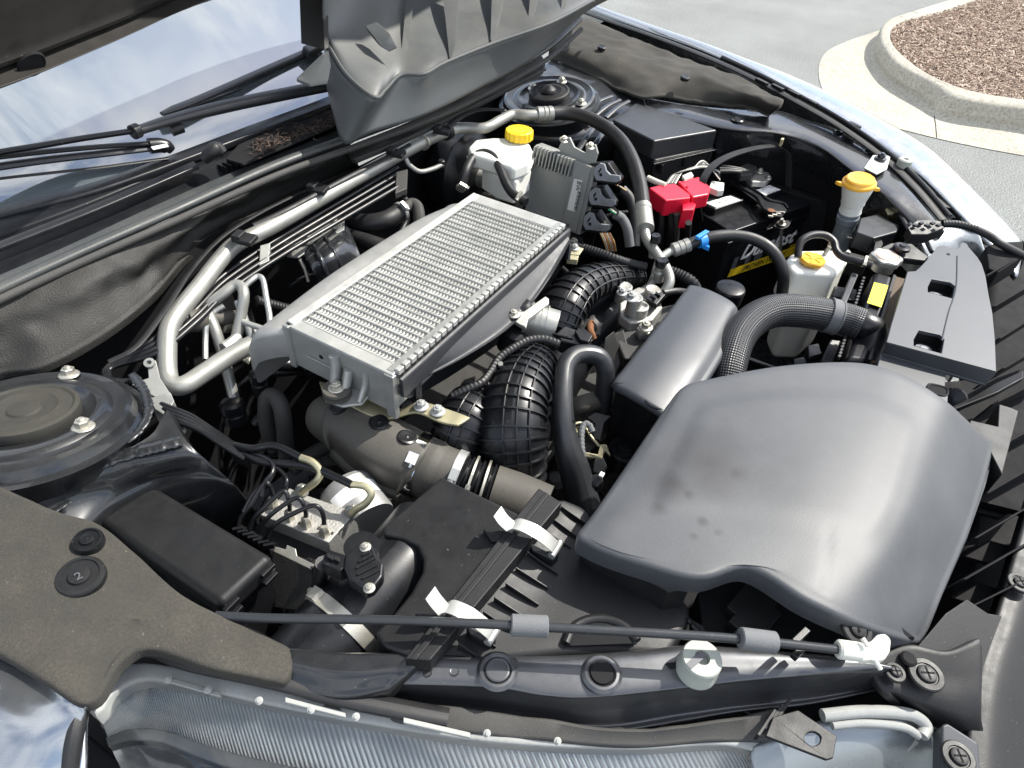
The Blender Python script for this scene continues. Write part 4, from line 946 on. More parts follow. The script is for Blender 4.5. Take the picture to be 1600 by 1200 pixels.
# ---- turbo inlet resonator with hose and clamps
t = thing('intake_resonator', 'dusty grey-brown intake resonator with three round plugs and a steel hose clamp', 'intake duct', W(590, 700, .8))
rp_ = [(500, 645, .850), (520, 655, .862), (560, 672, .866), (600, 697, .862), (635, 717, .855), (652, 725, .852)]
body = tube('resonator_body', rp_, rad_from([(0, .014), (.1, .030), (.35, .038), (.7, .041), (1, .041)]), 'resonator', t, segs=28)
crest = loft('resonator_crest', [[(522, 622, .895), (560, 636, .898), (620, 656, .895), (672, 686, .888)], [(513, 640, .898), (556, 655, .903), (610, 680, .900), (655, 708, .893)], [(510, 672, .885), (548, 700, .886), (592, 725, .882), (630, 742, .875)], [(520, 700, .855), (550, 730, .850), (590, 755, .845), (622, 768, .84)]], 'resonator', t, n=7, skirt=.012, rnd=.006)
for x, y in ((529, 636), (592, 660), (636, 683)):
    q, qn = hit(x, y, body); q2, qn2 = hit(x, y, crest)
    if (q2 - CAM).length < (q - CAM).length: q, qn = q2, qn2
    lathe('round_plug', q, qn, [(.0125, -.002), (.0125, .001), (.010, .002), (.003, .0015), (0, .003)], 'plastic_clean', t, 26)
hp = PW([(650, 724, .852), (690, 740, .848), (735, 757, .842), (790, 775, .835), (850, 800, .828)]); hs = smooth_path(hp, 8)
clampband('hose_clamp', (hs[1], hs[3]), .0415, .015, 'chrome', t)
v, f, uv = tube_geo(hs[2:13], rad_from([(0, .039), (.45, .040), (.5, .037), (1, .036)]), 28); obj('rubber_hose', v, f, 'resonator', t, uvs=uv, angle=50)
clampband('hose_clamp', (hs[12], hs[14]), .0375, .011, 'aluminium', t)
v, f, uv = tube_geo(resample(hs[13:22], .0022), lambda q: .033 + .003 * math.sin(q * 36), 28); obj('bellows', v, f, 'plastic_clean', t, uvs=uv, angle=50)
clampband('wire_clamp', (hs[16], hs[18]), .037, .003, 'zinc', t); clampband('wire_clamp', (hs[19], hs[20]), .037, .003, 'zinc', t, False)
v, f, uv = tube_geo(hs[21:], .035, 28); obj('inlet_elbow', v, f, 'resonator', t, uvs=uv, angle=50)

# ---- air filter box
t = thing('air_filter_box', 'matt black air filter box held shut by two bright steel spring clips', 'air filter box', W(750, 900, .7))
lid = [(690, 744, .925), (820, 806, .928), (838, 800, .930), (648, 1026, .925), (600, 1010, .92), (586, 988, .918), (612, 962, .918), (642, 926, .918), (660, 893, .918), (662, 872, .918), (652, 852, .918), (630, 842, .918), (600, 836, .918), (597, 824, .918)]
prism('lid', lid, .085, 'plastic', t, bevel=.008, seg=4)
prism('rim', [(842, 762, .936), (878, 785, .936), (672, 1032, .930), (632, 1029, .930)], .022, 'plastic', t, bevel=.0015)
prism('rim_step', [(852, 768, .939), (858, 772, .939), (650, 1031, .933), (640, 1029, .933)], .003, 'plastic', t, bevel=.0008)
lowr = loft('base', [[(878, 785, .915), (905, 797, .905), (918, 815, .900), (930, 835, .895)], [(820, 852, .915), (880, 850, .905), (940, 870, .9), (1000, 895, .895)], [(755, 930, .912), (850, 930, .902), (960, 935, .9), (1066, 948, .893)], [(672, 1034, .905), (800, 1018, .902), (930, 1006, .898), (1040, 1012, .89)]], 'plastic', t, n=6, skirt=.12, rnd=.008)
ribs = [((877, 790), (920, 820)), ((862, 808), (908, 842)), ((848, 826), (893, 855)), ((824, 862), (872, 896)), ((806, 886), (857, 918)), ((790, 910), (842, 944)), ((772, 932), (824, 966)), ((755, 954), (800, 985)), ((735, 980), (775, 1010)), ((716, 1004), (745, 1024))]
for a, b in ribs:
    pa, pb = W(a[0], a[1], .918), W(b[0], b[1], .906); s_ = (pb - pa).cross(UP).normalized() * .0008
    obj('rib', [pa - s_, pa + s_, pb - s_, pb + s_, pa - s_ - UP * .022, pa + s_ - UP * .022, pb - s_ - UP * .008, pb + s_ - UP * .008], [(0, 1, 3, 2), (0, 2, 6, 4), (1, 5, 7, 3), (4, 6, 7, 5), (0, 4, 5, 1), (2, 3, 7, 6)], 'plastic', t, bevel=.0005)
# arch opening low on the base
arch = [(884, 1006), (895, 982), (915, 970), (940, 967), (965, 973), (985, 988), (995, 1002)]
tube('arch_lip', [(x, y, .9025) for x, y in arch], .005, 'plastic', t, n=5)
prism('arch_recess', [(x, y + 3, .9035) for x, y in arch], .003, 'dark', t, bevel=0)
def springclip(pts_tab, pts_band, z, foot):
    tb_ = [W(x, y, zz) for x, y, zz in pts_tab]; g_ = G(); path = smooth_path(tb_, 5)
    wv = (W(*foot[0]) - W(*foot[1])).normalized()
    def ribbon(path_, w_, th):
        vs_, fs = [], []
        for i, p in enumerate(path_):
            tt = (path_[min(i + 1, len(path_) - 1)] - path_[max(i - 1, 0)]).normalized(); nn_ = wv.cross(tt).normalized()
            vs_ += [p - wv * w_ - nn_ * th, p + wv * w_ - nn_ * th, p + wv * w_ + nn_ * th, p - wv * w_ + nn_ * th]
        for i in range(len(path_) - 1):
            for k_ in range(4): fs.append((i * 4 + k_, i * 4 + (k_ + 1) % 4, i * 4 + 4 + (k_ + 1) % 4, i * 4 + 4 + k_))
        fs += [(3, 2, 1, 0), tuple(len(path_) * 4 - 4 + k_ for k_ in range(4))]
        return vs_, fs
    g_.add(*ribbon(path, .0075, .0006)); g_.add(*ribbon(smooth_path([W(*p) for p in pts_band], 6), .0075, .0006))
    cl = g_.build('spring_clip', 'alu_white', t, angle=30)
    e = W(*pts_band[-1]); tube('clip_pivot', [e - wv * .010, e + wv * .010], .004, 'aluminium', cl, smooth=False)
    return cl
springclip([(777, 799, .958), (786, 812, .952), (797, 822, .944)], [(797, 822, .944), (810, 819, .950), (838, 831, .948), (865, 852, .930), (868, 858, .920)], .94, ((800, 812, .94), (790, 826, .94)))
springclip([(672, 926, .958), (680, 938, .952), (692, 952, .942)], [(692, 952, .942), (705, 948, .948), (735, 962, .946), (765, 985, .928), (770, 992, .918)], .94, ((696, 944, .94), (686, 958, .94)))
for (x, y) in ((850, 862), (752, 992)): prism('clip_seat', [(x - 24, y - 16, .922), (x + 14, y + 4, .918), (x + 16, y - 8, .92), (x + 24, y + 2, .918), (x + 14, y + 14, .915), (x - 18, y - 2, .918)], .02, 'plastic', t, bevel=.0012)
for (a, b, c_) in (((755, 826), (790, 835), (768, 846)), ((648, 958), (690, 966), (665, 975))): prism('lid_tab', [(a[0], a[1], .931), (b[0], b[1] - 6, .934), (c_[0] + 20, c_[1], .931), (c_[0], c_[1], .929)], .01, 'plastic', t, bevel=.001)
# snorkel leaving the lid
sn = smooth_path(PW([(668, 832, .865), (625, 885, .868), (570, 945, .866), (520, 1000, .860), (470, 1060, .85)]), 8)
v, f, uv = tube_geo(sn, rad_from([(0, .046), (.5, .046), (1, .046)]), 40); obj('outlet_tube', v, f, 'plastic_clean', t, uvs=uv, angle=50)
clampband('band_clamp', (sn[-12], sn[-10]), .0485, .014, 'zinc', t); 
v, f, uv = tube_geo(sn[-11:-2], .0480, 40); obj('duct_cuff', v, f, 'plastic_clean', t, uvs=uv, angle=50)

# ---- air flow sensor on the tube
t = thing('air_flow_sensor', 'black air flow sensor with two screws and plug on the intake tube', 'sensor', W(565, 890, .92))
sz = .945
prism('sensor_head', [(540, 865, sz), (556, 852, sz), (572, 846, sz), (583, 852, sz), (590, 868, sz), (600, 880, sz), (598, 900, sz), (584, 918, sz), (572, 924, sz), (562, 916, sz), (545, 905, sz), (537, 888, sz)], .016, 'plastic_clean', t, bevel=.003, seg=3)
lathe('sensor_boss', W(571, 888, .90), UP, [(.016, 0), (.016, .035), (.018, .04)], 'plastic_clean', t, 28)
for (a, b) in (((566, 868), (577, 862)), ((560, 878), (583, 866)), ((556, 888), (586, 872)), ((558, 898), (590, 882)), ((566, 904), (594, 890))):
    pa, pb = W(a[0], a[1], sz + .001), W(b[0], b[1], sz + .001); s_ = (pb - pa).cross(UP).normalized() * .0012; box('sensor_rib', (pa + pb) / 2, (pb - pa) / 2, s_, UP * .0012, 'plastic_clean', t, .0004)
for x, y in ((571, 855), (577, 919)): hexbolt('sensor_screw', W(x, y, sz), UP, .0036, 'zinc', t)
pl = prism('plug', [(505, 868, sz - .004), (516, 858, sz - .004), (545, 868, sz - .004), (540, 886, sz - .004), (532, 892, sz - .004), (503, 880, sz - .004)], .020, 'plastic_clean', t, bevel=.002)
for x, y in ((512, 868), (522, 871)): box('plug_latch', W(x + 4, y + 2, sz - .001), (W(x + 12, y + 6, sz) - W(x, y, sz)) * .4, V((0.002, .002, 0)), UP * .0015, 'plastic', pl, .0005)
tube('wiring', [(505, 880, .93), (500, 900, .90), (498, 930, .86), (496, 960, .82)], .008, 'rubber', t)

# ---- large glossy air duct at the front
t = thing('intake_scoop_cover', 'large smooth dark plastic air duct covering the front near corner of the bay', 'air duct', W(1200, 780, .85))
r0 = [(1048, 634, .960), (1072, 606, .962), (1110, 594, .963), (1225, 573, .965), (1338, 568, .965), (1408, 586, .964), (1474, 625, .957), (1512, 658, .934), (1549, 692, .902)]
r1 = [(1005, 698, .960), (1035, 678, .962), (1090, 660, .963), (1205, 645, .965), (1312, 650, .966), (1390, 672, .964), (1450, 700, .956), (1496, 724, .931), (1534, 748, .900)]
r2 = [(960, 765, .960), (995, 752, .961), (1055, 735, .963), (1175, 728, .965), (1285, 742, .966), (1365, 762, .963), (1425, 785, .955), (1470, 808, .929), (1506, 832, .897)]
r3 = [(930, 808, .959), (965, 808, .961), (1028, 802, .962), (1145, 806, .964), (1245, 822, .965), (1325, 845, .962), (1388, 868, .953), (1434, 888, .927), (1474, 907, .895)]
r4 = [(912, 830, .958), (945, 848, .960), (1005, 862, .961), (1118, 862, .963), (1222, 885, .963), (1290, 912, .961), (1350, 938, .951), (1404, 960, .927), (1450, 966, .894)]
r5 = [(909, 836, .958), (942, 853, .959), (1000, 873, .960), (1090, 896, .962), (1170, 880, .962), (1262, 932, .960), (1335, 965, .950), (1392, 985, .926), (1436, 996, .893)]
def relc(i, j, p):
    # raised panel moulded into the sheet
    e = lambda a, b, x: max(0., min(1., (x - a) / (b - a)))
    m_ = e(.22, .27, j) * (1 - e(.66, .72, j)) * e(.10, .15, i) * (1 - e(.52, .62, i))
    m_ = m_ * m_ * (3 - 2 * m_)
    r_ = math.exp(-((j - .55 - .25 * (i - .5)) / .012) ** 2) * e(.55, .6, i) * (1 - e(.85, .9, i))
    return UP * (.0013 * m_ - .0006 * r_)
cv = loft('duct_shell', [r0, r1, r2, r3, r4, r5], 'plastic_duct', t, n=9, skirt=.026, rnd=.005, relief=relc)
prism('duct_mouth_rim', [(1549, 694, .894), (1556, 700, .892), (1540, 760, .890), (1512, 840, .886), (1478, 918, .882), (1440, 1002, .880), (1434, 996, .885), (1474, 908, .886), (1506, 832, .889), (1534, 748, .892)], .014, 'plastic_cover', t, bevel=.0015)
pk = prism('fixing_pocket', [(1328, 925, .956), (1340, 922, .956), (1434, 996, .908), (1408, 1000, .905), (1345, 1000, .915), (1318, 984, .93), (1314, 962, .945)], .012, 'plastic', t, bevel=.004, seg=3)
scrivet(1337, 982, .937, .0165, pk, 'plastic', V((-.15, -.35, 1)))
prism('duct_gutter', [(908, 850, .93), (1045, 925, .93), (1080, 918, .93), (1068, 905, .935), (1000, 882, .94)], .05, 'plastic', t, bevel=.003)
prism('duct_underside', [(1090, 925, .87), (1165, 900, .87), (1280, 960, .87), (1320, 1000, .87), (1240, 1010, .87), (1100, 1000, .87)], .05, 'dark', t, bevel=.002)
for i in range(4): box('underside_slat', W(1170 + i * 4, 925 + i * 22, .885), V((.035, -.010, 0)), V((.002, .006, 0)), UP * .006, 'plastic', t, .001)
for i in range(3): tube('hose_clip', [(1068 + i * 6, 960 + i * 8, .89), (1080 + i * 6, 972 + i * 8, .885), (1098 + i * 5, 982 + i * 7, .88)], .0025, 'plastic', t, segs=6)

# ---- near fuse box
t = thing('fuse_box', 'long black fuse box with a plain lid beside the near strut tower', 'fuse box', W(290, 850, .7))
fz_ = .900
prism('lid', [(237, 755, fz_), (427, 869, fz_), (343, 947, fz_), (148, 812, fz_)], .030, 'plastic', t, bevel=.009, seg=5)
prism('body', [(243, 770, fz_ - .028), (420, 880, fz_ - .028), (342, 958, fz_ - .028), (160, 822, fz_ - .028)], .12, 'plastic_clean', t, bevel=.004)
for x, y in ((416, 895), (360, 948)):
    q = W(x, y, fz_ - .020); g = G()
    g.add(*box_geo(q, V((.006, -.0, 0)), V((0, -.003, 0)) * 1, UP * .013)); g.add(*box_geo(q + V((0, -.004, -.008)), V((.009, 0, 0)), V((0, .003, 0)), UP * .003)); g.add(*box_geo(q + V((0, -.004, .008)), V((.009, 0, 0)), V((0, .003, 0)), UP * .003))
    g.build('latch', 'plastic_clean', t, bevel=.001)
prism('body_rim', [(425, 884, fz_ - .034), (431, 888, fz_ - .034), (349, 966, fz_ - .034), (343, 960, fz_ - .034)], .006, 'plastic_clean', t, bevel=.001)
prism('corner_latch', [(176, 778, .892), (196, 764, .892), (206, 772, .89), (186, 790, .89)], .02, 'plastic', t, bevel=.002)
box('latch_pin', W(190, 776, .894), V((.010, .006, 0)), V((-.001, .002, 0)), UP * .002, 'plastic_clean', t, .0005)

# ---- antilock brake unit
t = thing('brake_control_unit', 'bare metal brake pump block with round motor and bent steel lines', 'brake pump', W(490, 830, .75))
bz = .865
prism('valve_block', [(406, 804, bz), (425, 790, bz), (452, 762, bz), (475, 772, bz), (556, 800, bz), (513, 848, bz)], .075, 'cast', t, bevel=.0015)
prism('controller', [(398, 822, bz - .022), (412, 812, bz - .022), (513, 858, bz - .022), (498, 884, bz - .022), (404, 846, bz - .022)], .08, 'plastic_clean', t, bevel=.002)
pc = W(545, 803, .835); mx_ = V((.25, .97, .12)).normalized() * -1
mo = lathe('pump_motor', W(556, 790, .832) , V((.35, .9, .16)).normalized(), [(.036, -.03), (.037, -.025), (.037, .022), (.034, .028), (.030, .030), (0, .031)], 'tank_alu', t, 48)
lx = V((.35, .9, .16)).normalized()
vs_, fs = [], []
for i in range(17):
    a_ = R(-50 + i * 6.5); c_ = lx.orthogonal().normalized(); 
    s2 = (UP - lx * UP.dot(lx)).normalized(); s3 = lx.cross(s2)
    d_ = s2 * math.cos(a_) - s3 * math.sin(a_) * -1
    for h_ in (-.008, .010): vs_.append(W(556, 790, .832) + lx * h_ + d_ * .0373)
for i in range(16): fs.append((2 * i, 2 * i + 1, 2 * i + 3, 2 * i + 2))
obj('motor_label', vs_, fs, 'print_white', mo, smooth=True)
ports = [(427, 788), (453, 808), (479, 819), (507, 833), (440, 776)]
for x, y in ports[:4]: 
    q = W(x, y, bz + .002); lathe('line_nut', q, UP, [(.0066, -.002), (.0066, .006), (.0052, .010), (.003, .013)], 'zinc', t, 6)
def bl(name, pts, r=.0027, m_='plastic_clean', **k): return tube(name, pts, r, m_, t, n=8, segs=10, **k)
lines = [[(427, 786, .87), (426, 772, .885), (420, 757, .90), (412, 757, .90), (390, 790, .885), (375, 812, .872), (372, 832, .86)],
         [(453, 806, .87), (452, 786, .89), (447, 770, .90), (438, 770, .90), (410, 796, .888), (394, 815, .875), (388, 836, .86)],
         [(479, 816, .87), (477, 796, .89), (470, 781, .90), (458, 780, .90), (425, 803, .89), (408, 822, .875), (402, 840, .86)],
         [(507, 830, .87), (505, 805, .89), (497, 792, .90), (482, 792, .90), (440, 812, .89), (422, 828, .878), (414, 846, .86)],
         [(408, 775, .89), (413, 755, .90), (426, 738, .905), (424, 722, .905), (400, 710, .90), (372, 702, .895)],
         [(442, 770, .89), (448, 752, .90), (440, 738, .90), (415, 722, .90), (380, 714, .895)],
         [(380, 800, .88), (396, 772, .89), (422, 748, .90), (428, 728, .90), (410, 716, .90)]]
for l in lines: bl('brake_line', l)
bl('brake_hose', [(365, 696, .90), (395, 701, .905), (430, 697, .91), (472, 716, .91)], .0048)
bl('brake_hose', [(378, 708, .895), (410, 722, .90), (480, 728, .905), (530, 748, .905), (550, 758, .905)], .0048)
bl('return_pipe', [(470, 715, .911), (488, 722, .911), (500, 737, .905), (494, 752, .895), (478, 764, .88), (472, 770, .872)], .0044, 'gold_zinc')
bl('return_pipe', [(549, 757, .905), (570, 760, .905), (580, 772, .9), (572, 786, .89), (556, 796, .88), (550, 801, .872)], .0044, 'gold_zinc')
for x, y in ((472, 768), (550, 799)): lathe('banjo_nut', W(x, y, .868), V((.2, .3, 1)), [(.007, -.004), (.0075, .0), (.0072, .006), (.004, .009)], 'aluminium_bright', t, 12)
for i in range(9): box('port_pin', W(432 + i * 12 + (i % 3) * 3, 795 + i * 4 + (i % 2) * 10, bz + .0006), V((.0016, 0, 0)), V((0, .0012, 0)), UP * .0005, 'print_black', t, 0)
prism('retaining_clip', [(426, 852, .853), (446, 858, .853), (448, 851, .856), (462, 857, .856), (464, 868, .853), (500, 886, .853), (497, 895, .850), (424, 860, .850)], .004, 'zinc', t, bevel=.0008)
prism('unit_cover', [(424, 858, .85), (500, 892, .85), (496, 960, .80), (428, 950, .80)], V((.01, .03, -.02)), 'cast_dark', t, bevel=.002)
prism('line_comb', [(366, 822, .862), (376, 818, .862), (428, 848, .862), (420, 858, .862)], .014, 'plastic_clean', t, bevel=.001)
for i in range(7): box('comb_tooth', W(372 + i * 8, 828 + i * 4.2, .864), V((.0012, .0012, 0)), V((-.004, .004, 0)), UP * .004, 'plastic_clean', t, .0004)
tube('unit_wiring', [(500, 880, .85), (505, 920, .82), (500, 970, .78)], .011, 'rubber', t)
prism('mounting_bracket', [(360, 700, .894), (374, 694, .894), (398, 704, .894), (386, 722, .894), (362, 712, .894)], .012, 'plastic', t, bevel=.001)

# ---- bundle of black lines and the grey plate on the firewall
t = thing('brake_line_bundle', 'four parallel black brake lines clamped in grey holders, crossing the firewall', 'brake lines', W(330, 470, .9))
for i in range(4):
    dx, dy = i * 2.5, i * 8.5
    tube('line', [(622 + dx, 262 + dy, .945), (520 + dx, 322 + dy, .945), (430 + dx, 376 + dy, .943), (350 + dx, 430 + dy, .938), (300 + dx, 480 + dy * .9, .935), (240 + dx, 530 + dy * .8, .93), (186 - dx, 560 + dy * .5, .925), (163 + dx, 580 + dy * .3, .925), (170 + dx * 2, 592 + dy * .1, .925), (196 + dx, 600 - dy * .2, .925)], .0036, 'plastic_clean', t, n=8, segs=10)
for i in range(4):
    dx, dy = i * 4.5, i * 7
    tube('line', [(252 + dx, 632 + dy * .9, .925), (272 + dx, 640 + dy, .925), (300 + dx, 652 + dy, .918), (340 + dx, 678 + dy, .905), (372 + dx * .8, 700 + dy * .8, .895)], .0040, 'plastic_clean', t, n=8, segs=10)
def holder(x, y, z, w_=10, h_=24, m_='ecu_metal'): prism('line_holder', [(x - w_, y - h_ * .4, z), (x + w_, y - h_ * .6, z), (x + w_ * .8, y + h_ * .7, z - .01), (x - w_ * 1.2, y + h_, z - .01)], .012, m_, t, bevel=.0015)
holder(414, 392, .953, 8, 22); holder(628, 278, .955, 9, 24, 'cast_dark')
prism('anchor_plate', [(230, 565, .945), (243, 562, .945), (250, 590, .935), (268, 618, .93), (262, 640, .925), (246, 622, .928), (205, 600, .935), (232, 590, .938)], .004, 'ecu_metal', t, bevel=.001)
prism('anchor_block', [(232, 622, .930), (266, 612, .930), (272, 626, .93), (258, 650, .925), (242, 640, .925)], .035, 'ecu_metal', t, bevel=.0015)
for x, y in ((234, 568), (283, 673)): lathe('anchor_eye', W(x, y, .945 if y < 600 else .915), V((-.3, -.3, 1)), [(.0065, 0), (.0065, .003), (.0032, .0032), (.003, 0)], 'ecu_metal', t, 20)

# ---- air-conditioning suction pipe with rubber hose
t = thing('suction_pipe', 'thick bare aluminium refrigerant pipe running along the whole firewall into a black hose', 'refrigerant pipe', W(500, 300, .95))
sp_ = [(862, 178, .985), (826, 180, .985), (802, 179, .983), (782, 188, .98), (758, 200, .975), (728, 200, .972), (704, 204, .970), (660, 222, .970), (540, 288, .970), (440, 345, .968), (400, 366, .967), (368, 382, .964), (345, 405, .96), (310, 450, .952), (280, 487, .945), (264, 515, .938), (261, 550, .925), (262, 585, .910), (270, 602, .905), (290, 601, .903), (320, 582, .903), (360, 556, .905), (394, 538, .905)]
pth = [W(*p) for p in sp_]
tube('pipe', pth, rad_from([(0, .0105), (.2, .0105), (.28, .0122), (1, .0126)]), 'aluminium_bright', t, n=6, segs=20)
for (x, y, z) in ((386, 374, .967), (500, 296, .972), (622, 240, .972), (694, 205, .972)):
    q = W(x, y, z + .014); g = G(); g.add(*box_geo(q, V((.012, .004, 0)), V((-.003, .012, 0)), UP * .004)); g.add(*box_geo(q + V((-.004, .012, .003)), V((.010, .003, 0)), V((-.002, .007, 0)), UP * .006)); g.build('pipe_clip', 'plastic', t, bevel=.002)
tube('clip_rail', [(395, 352, .978), (450, 326, .982), (540, 278, .985), (600, 248, .985), (640, 226, .985)], .005, 'plastic', t, flat=.6, segs=8)
tube('clip_rail', [(700, 200, .99), (722, 182, .99), (750, 172, .99), (790, 172, .985)], .006, 'plastic', t, flat=.5, segs=8)
clampband('pipe_collar', (W(698, 206, .97), W(703, 203.5, .97)), .0155, .012, 'plastic', t, False)
clampband('pipe_collar', (W(661, 222, .97), W(665, 219.5, .97)), .0150, .004, 'zinc', t, False)
rh = [(858, 178, .985), (885, 177, .985), (915, 183, .985), (945, 198, .98), (972, 222, .975), (990, 255, .968), (1000, 290, .955), (1004, 320, .945), (1006, 345, .935)]
tube('rubber_hose', rh, .0135, 'rubber', t, n=8, segs=20)
lathe('crimp_ferrule', W(838, 179, .985), (W(868, 177.5, .985) - W(838, 179, .985)), [(.0115, 0), (.0155, .002), (.0155, .012), (.014, .014), (.0155, .016), (.0155, .022), (.014, .024), (.0155, .026), (.0155, .034), (.0135, .036)], 'aluminium_bright', t, 28)
d_ = (W(1008, 358, .930) - W(1004, 322, .945)); lathe('crimp_ferrule', W(1004, 322, .945), d_, [(.0135, 0), (.0160, .002), (.016, .012), (.0145, .014), (.016, .016), (.016, d_.length)], 'aluminium_bright', t, 28)
tube('pipe', [(1007, 352, .932), (1010, 372, .922), (1020, 388, .915), (1030, 402, .91), (1042, 422, .9), (1046, 440, .89), (1036, 458, .875), (1016, 470, .862), (1000, 476, .855)], .0088, 'aluminium_bright', t, n=7, segs=18)
tube('branch_pipe', [(634, 248, .965), (640, 258, .955), (656, 268, .945), (676, 264, .942), (692, 257, .942)], .0045, 'aluminium_bright', t)
lathe('branch_cap', W(690, 262, .935), UP, [(.007, 0), (.007, .014), (.005, .016)], 'plastic_clean', t, 16)

# ---- heater pipes
t = thing('evaporator_pipes', 'small bent aluminium refrigerant pipes standing in hoops by the bare pipe bend', 'refrigerant pipes', W(370, 550, .8))
tube('pipe', [(368, 632, .82), (362, 608, .84), (350, 560, .875), (338, 520, .905), (327, 490, .925), (330, 474, .935), (350, 458, .945), (366, 446, .95), (377, 448, .95), (381, 462, .945), (377, 490, .925), (371, 520, .905), (366, 545, .89)], .0078, 'aluminium_bright', t, n=7, segs=16)
tube('pipe', [(321, 562, .89), (321, 530, .905), (323, 505, .92), (334, 488, .925), (350, 478, .93)], .0042, 'aluminium', t)
tube('pipe', [(380, 450, .945), (392, 439, .95), (403, 432, .952), (411, 438, .95), (416, 465, .94), (422, 500, .925), (418, 514, .918), (400, 510, .918), (380, 503, .918)], .0042, 'aluminium', t)
tube('pipe', [(372, 470, .935), (382, 500, .915), (392, 525, .895), (397, 555, .875), (402, 580, .86)], .0062, 'aluminium', t)
lathe('stub_union', W(315, 500, .92), V((.9, -.3, -.35)), [(.016, -.02), (.017, 0), (.015, .005), (.011, .006), (.011, .05)], 'resonator', t, 24)
lathe('stub_union', W(345, 505, .90), V((.9, -.3, -.35)), [(.012, 0), (.015, .002), (.015, .03), (.010, .035)], 'zinc', t, 24)
for x, y, z, r in ((363, 638, .825, .0165), (403, 592, .855, .0115)):
    q = W(x, y, z); lathe('pipe_coupling', q - UP * .015, V((.12, .12, 1)), [(r * .8, -.012), (r, -.01), (r, .004), (r * .85, .006), (r * 1.05, .010), (r * 1.05, .022), (r * .8, .026)], 'plastic_clean', t, 20)
tube('coupling_pipe', [(405, 600, .84), (412, 640, .80), (400, 660, .77)], .007, 'headlight_dark', t)
tube('union_clip', [(372, 528, .9), (360, 538, .9), (350, 545, .9)], .009, 'aluminium', t)
prism('pipe_bracket', [(372, 545, .885), (384, 541, .885), (392, 558, .88), (388, 568, .88), (376, 560, .88)], .003, 'zinc', t, bevel=.001)

# ---- small coolant hose by the resonator
t = thing('heater_hose', 'short grey curved coolant hose in the dark gap near the brake pump', 'hose', W(440, 680, .8))
tube('hose', [(448, 720, .76), (446, 690, .80), (443, 655, .84), (436, 628, .86), (424, 618, .862), (416, 630, .85), (418, 668, .81), (430, 700, .77)], .0115, 'rubber_dull', t, n=7, segs=16)
t = thing('coolant_hose', 'black coolant hose with wire clamp between firewall and intercooler rear', 'hose', W(590, 340, .9))
tube('hose', [(538, 338, .90), (552, 346, .90), (575, 349, .905), (600, 345, .91), (618, 336, .912), (630, 328, .915)], .0165, 'rubber', t, n=7, segs=20)
clampband('hose_clamp', (W(626, 331, .914), W(634, 326, .915)), .0175, .007, 'aluminium', t)
tube('metal_pipe', [(632, 326, .915), (643, 319, .918), (652, 324, .915), (655, 345, .90), (650, 365, .88)], .011, 'rubber_dull', t)
tube('metal_pipe', [(630, 324, .913), (636, 340, .9), (628, 362, .88), (620, 378, .86)], .006, 'zinc', t)
lathe('bleeder_cap', W(632, 312, .925), UP, [(.007, -.01), (.007, .004), (.005, .006), (.005, .012)], 'plastic_clean', t, 14)
t = thing('breather_hose', 'plain black hose lying just behind the silver intercooler tank', 'hose', W(570, 375, .88))
tube('hose', [(536, 366, .885), (556, 372, .885), (580, 380, .885), (608, 390, .88), (640, 408, .87)], .0145, 'rubber', t, n=6, segs=18)
lathe('hose_union', W(536, 366, .885), V((-1, .2, 0)), [(.016, -.002), (.016, .006), (.012, .008)], 'plastic', t, 18)

# ---- solenoid bracket between firewall and intercooler
t = thing('firewall_bracket', 'dark steel heat shield strap with three bolts behind the intercooler', 'bracket', W(500, 400, .9))
loft('strap', [[(474, 388, .925), (500, 372, .93), (526, 355, .93), (540, 352, .92)], [(488, 412, .92), (516, 398, .925), (540, 382, .922), (556, 388, .91)], [(500, 440, .89), (528, 430, .895), (552, 420, .89), (570, 425, .88)]], 'paint', t, n=6, skirt=.004)
for (a, b) in (((490, 384), (514, 436)), ((508, 372), (536, 424))): tube('strap_rib', [(a[0], a[1], .930), ((a[0] + b[0]) / 2, (a[1] + b[1]) / 2 - 4, .924), (b[0], b[1], .896)], .004, 'paint', t)
prism('lug', [(442, 384, .925), (462, 372, .928), (496, 356, .93), (538, 338, .932), (538, 358, .93), (498, 380, .928), (466, 402, .922), (448, 400, .92)], .003, 'ecu_metal', t, bevel=.001)
for x, y in ((454, 388), (482, 374), (525, 351)): hexbolt('lug_bolt', W(x, y, .933), V((-.3, -.4, 1)), .0062, 'zinc', t)
tube('sensor_lead', [(468, 405, .915), (476, 420, .90), (482, 440, .88)], .003, 'zinc', t)

# ---- brake booster and master cylinder
t = thing('brake_booster', 'round black brake booster with cast master cylinder behind the fluid reservoir', 'brake booster', W(745, 290, .85))
ba = V((-.05, -1, .06)).normalized(); bc = W(740, 275, .865)
lathe('booster_shell', bc, ba, [(.085, -.06), (.090, -.03), (.090, -.012), (.085, -.006), (.078, .0), (.05, .012), (.03, .018), (0, .018)], 'plastic_clean', t, 48)
tube('cylinder', [bc + ba * .01, bc + ba * .14], .020, 'cast', t, smooth=False, segs=20)
lathe('cylinder_nose', bc + ba * .07 + UP * .0, ba, [(.026, 0), (.027, .006), (.022, .010)], 'cast', t, 24)
for d_ in ((.03, .018), (.06, .03), (.09, .018), (.05, -.02), (.11, .024)):
    q = bc + ba * (d_[0] + .02) + UP * d_[1] + V((-.015, 0, 0)); lathe('cylinder_boss', q, V((-.4, -.3, .8)), [(.010, -.01), (.010, .006), (.006, .010), (0, .01)], 'cast', t, 14)
lathe('stop_switch', bc + ba * .1 + V((.045, 0, .01)), V((.3, -.5, .6)), [(.014, -.02), (.015, .008), (.010, .014), (0, .016)], 'sticker', t, 18)
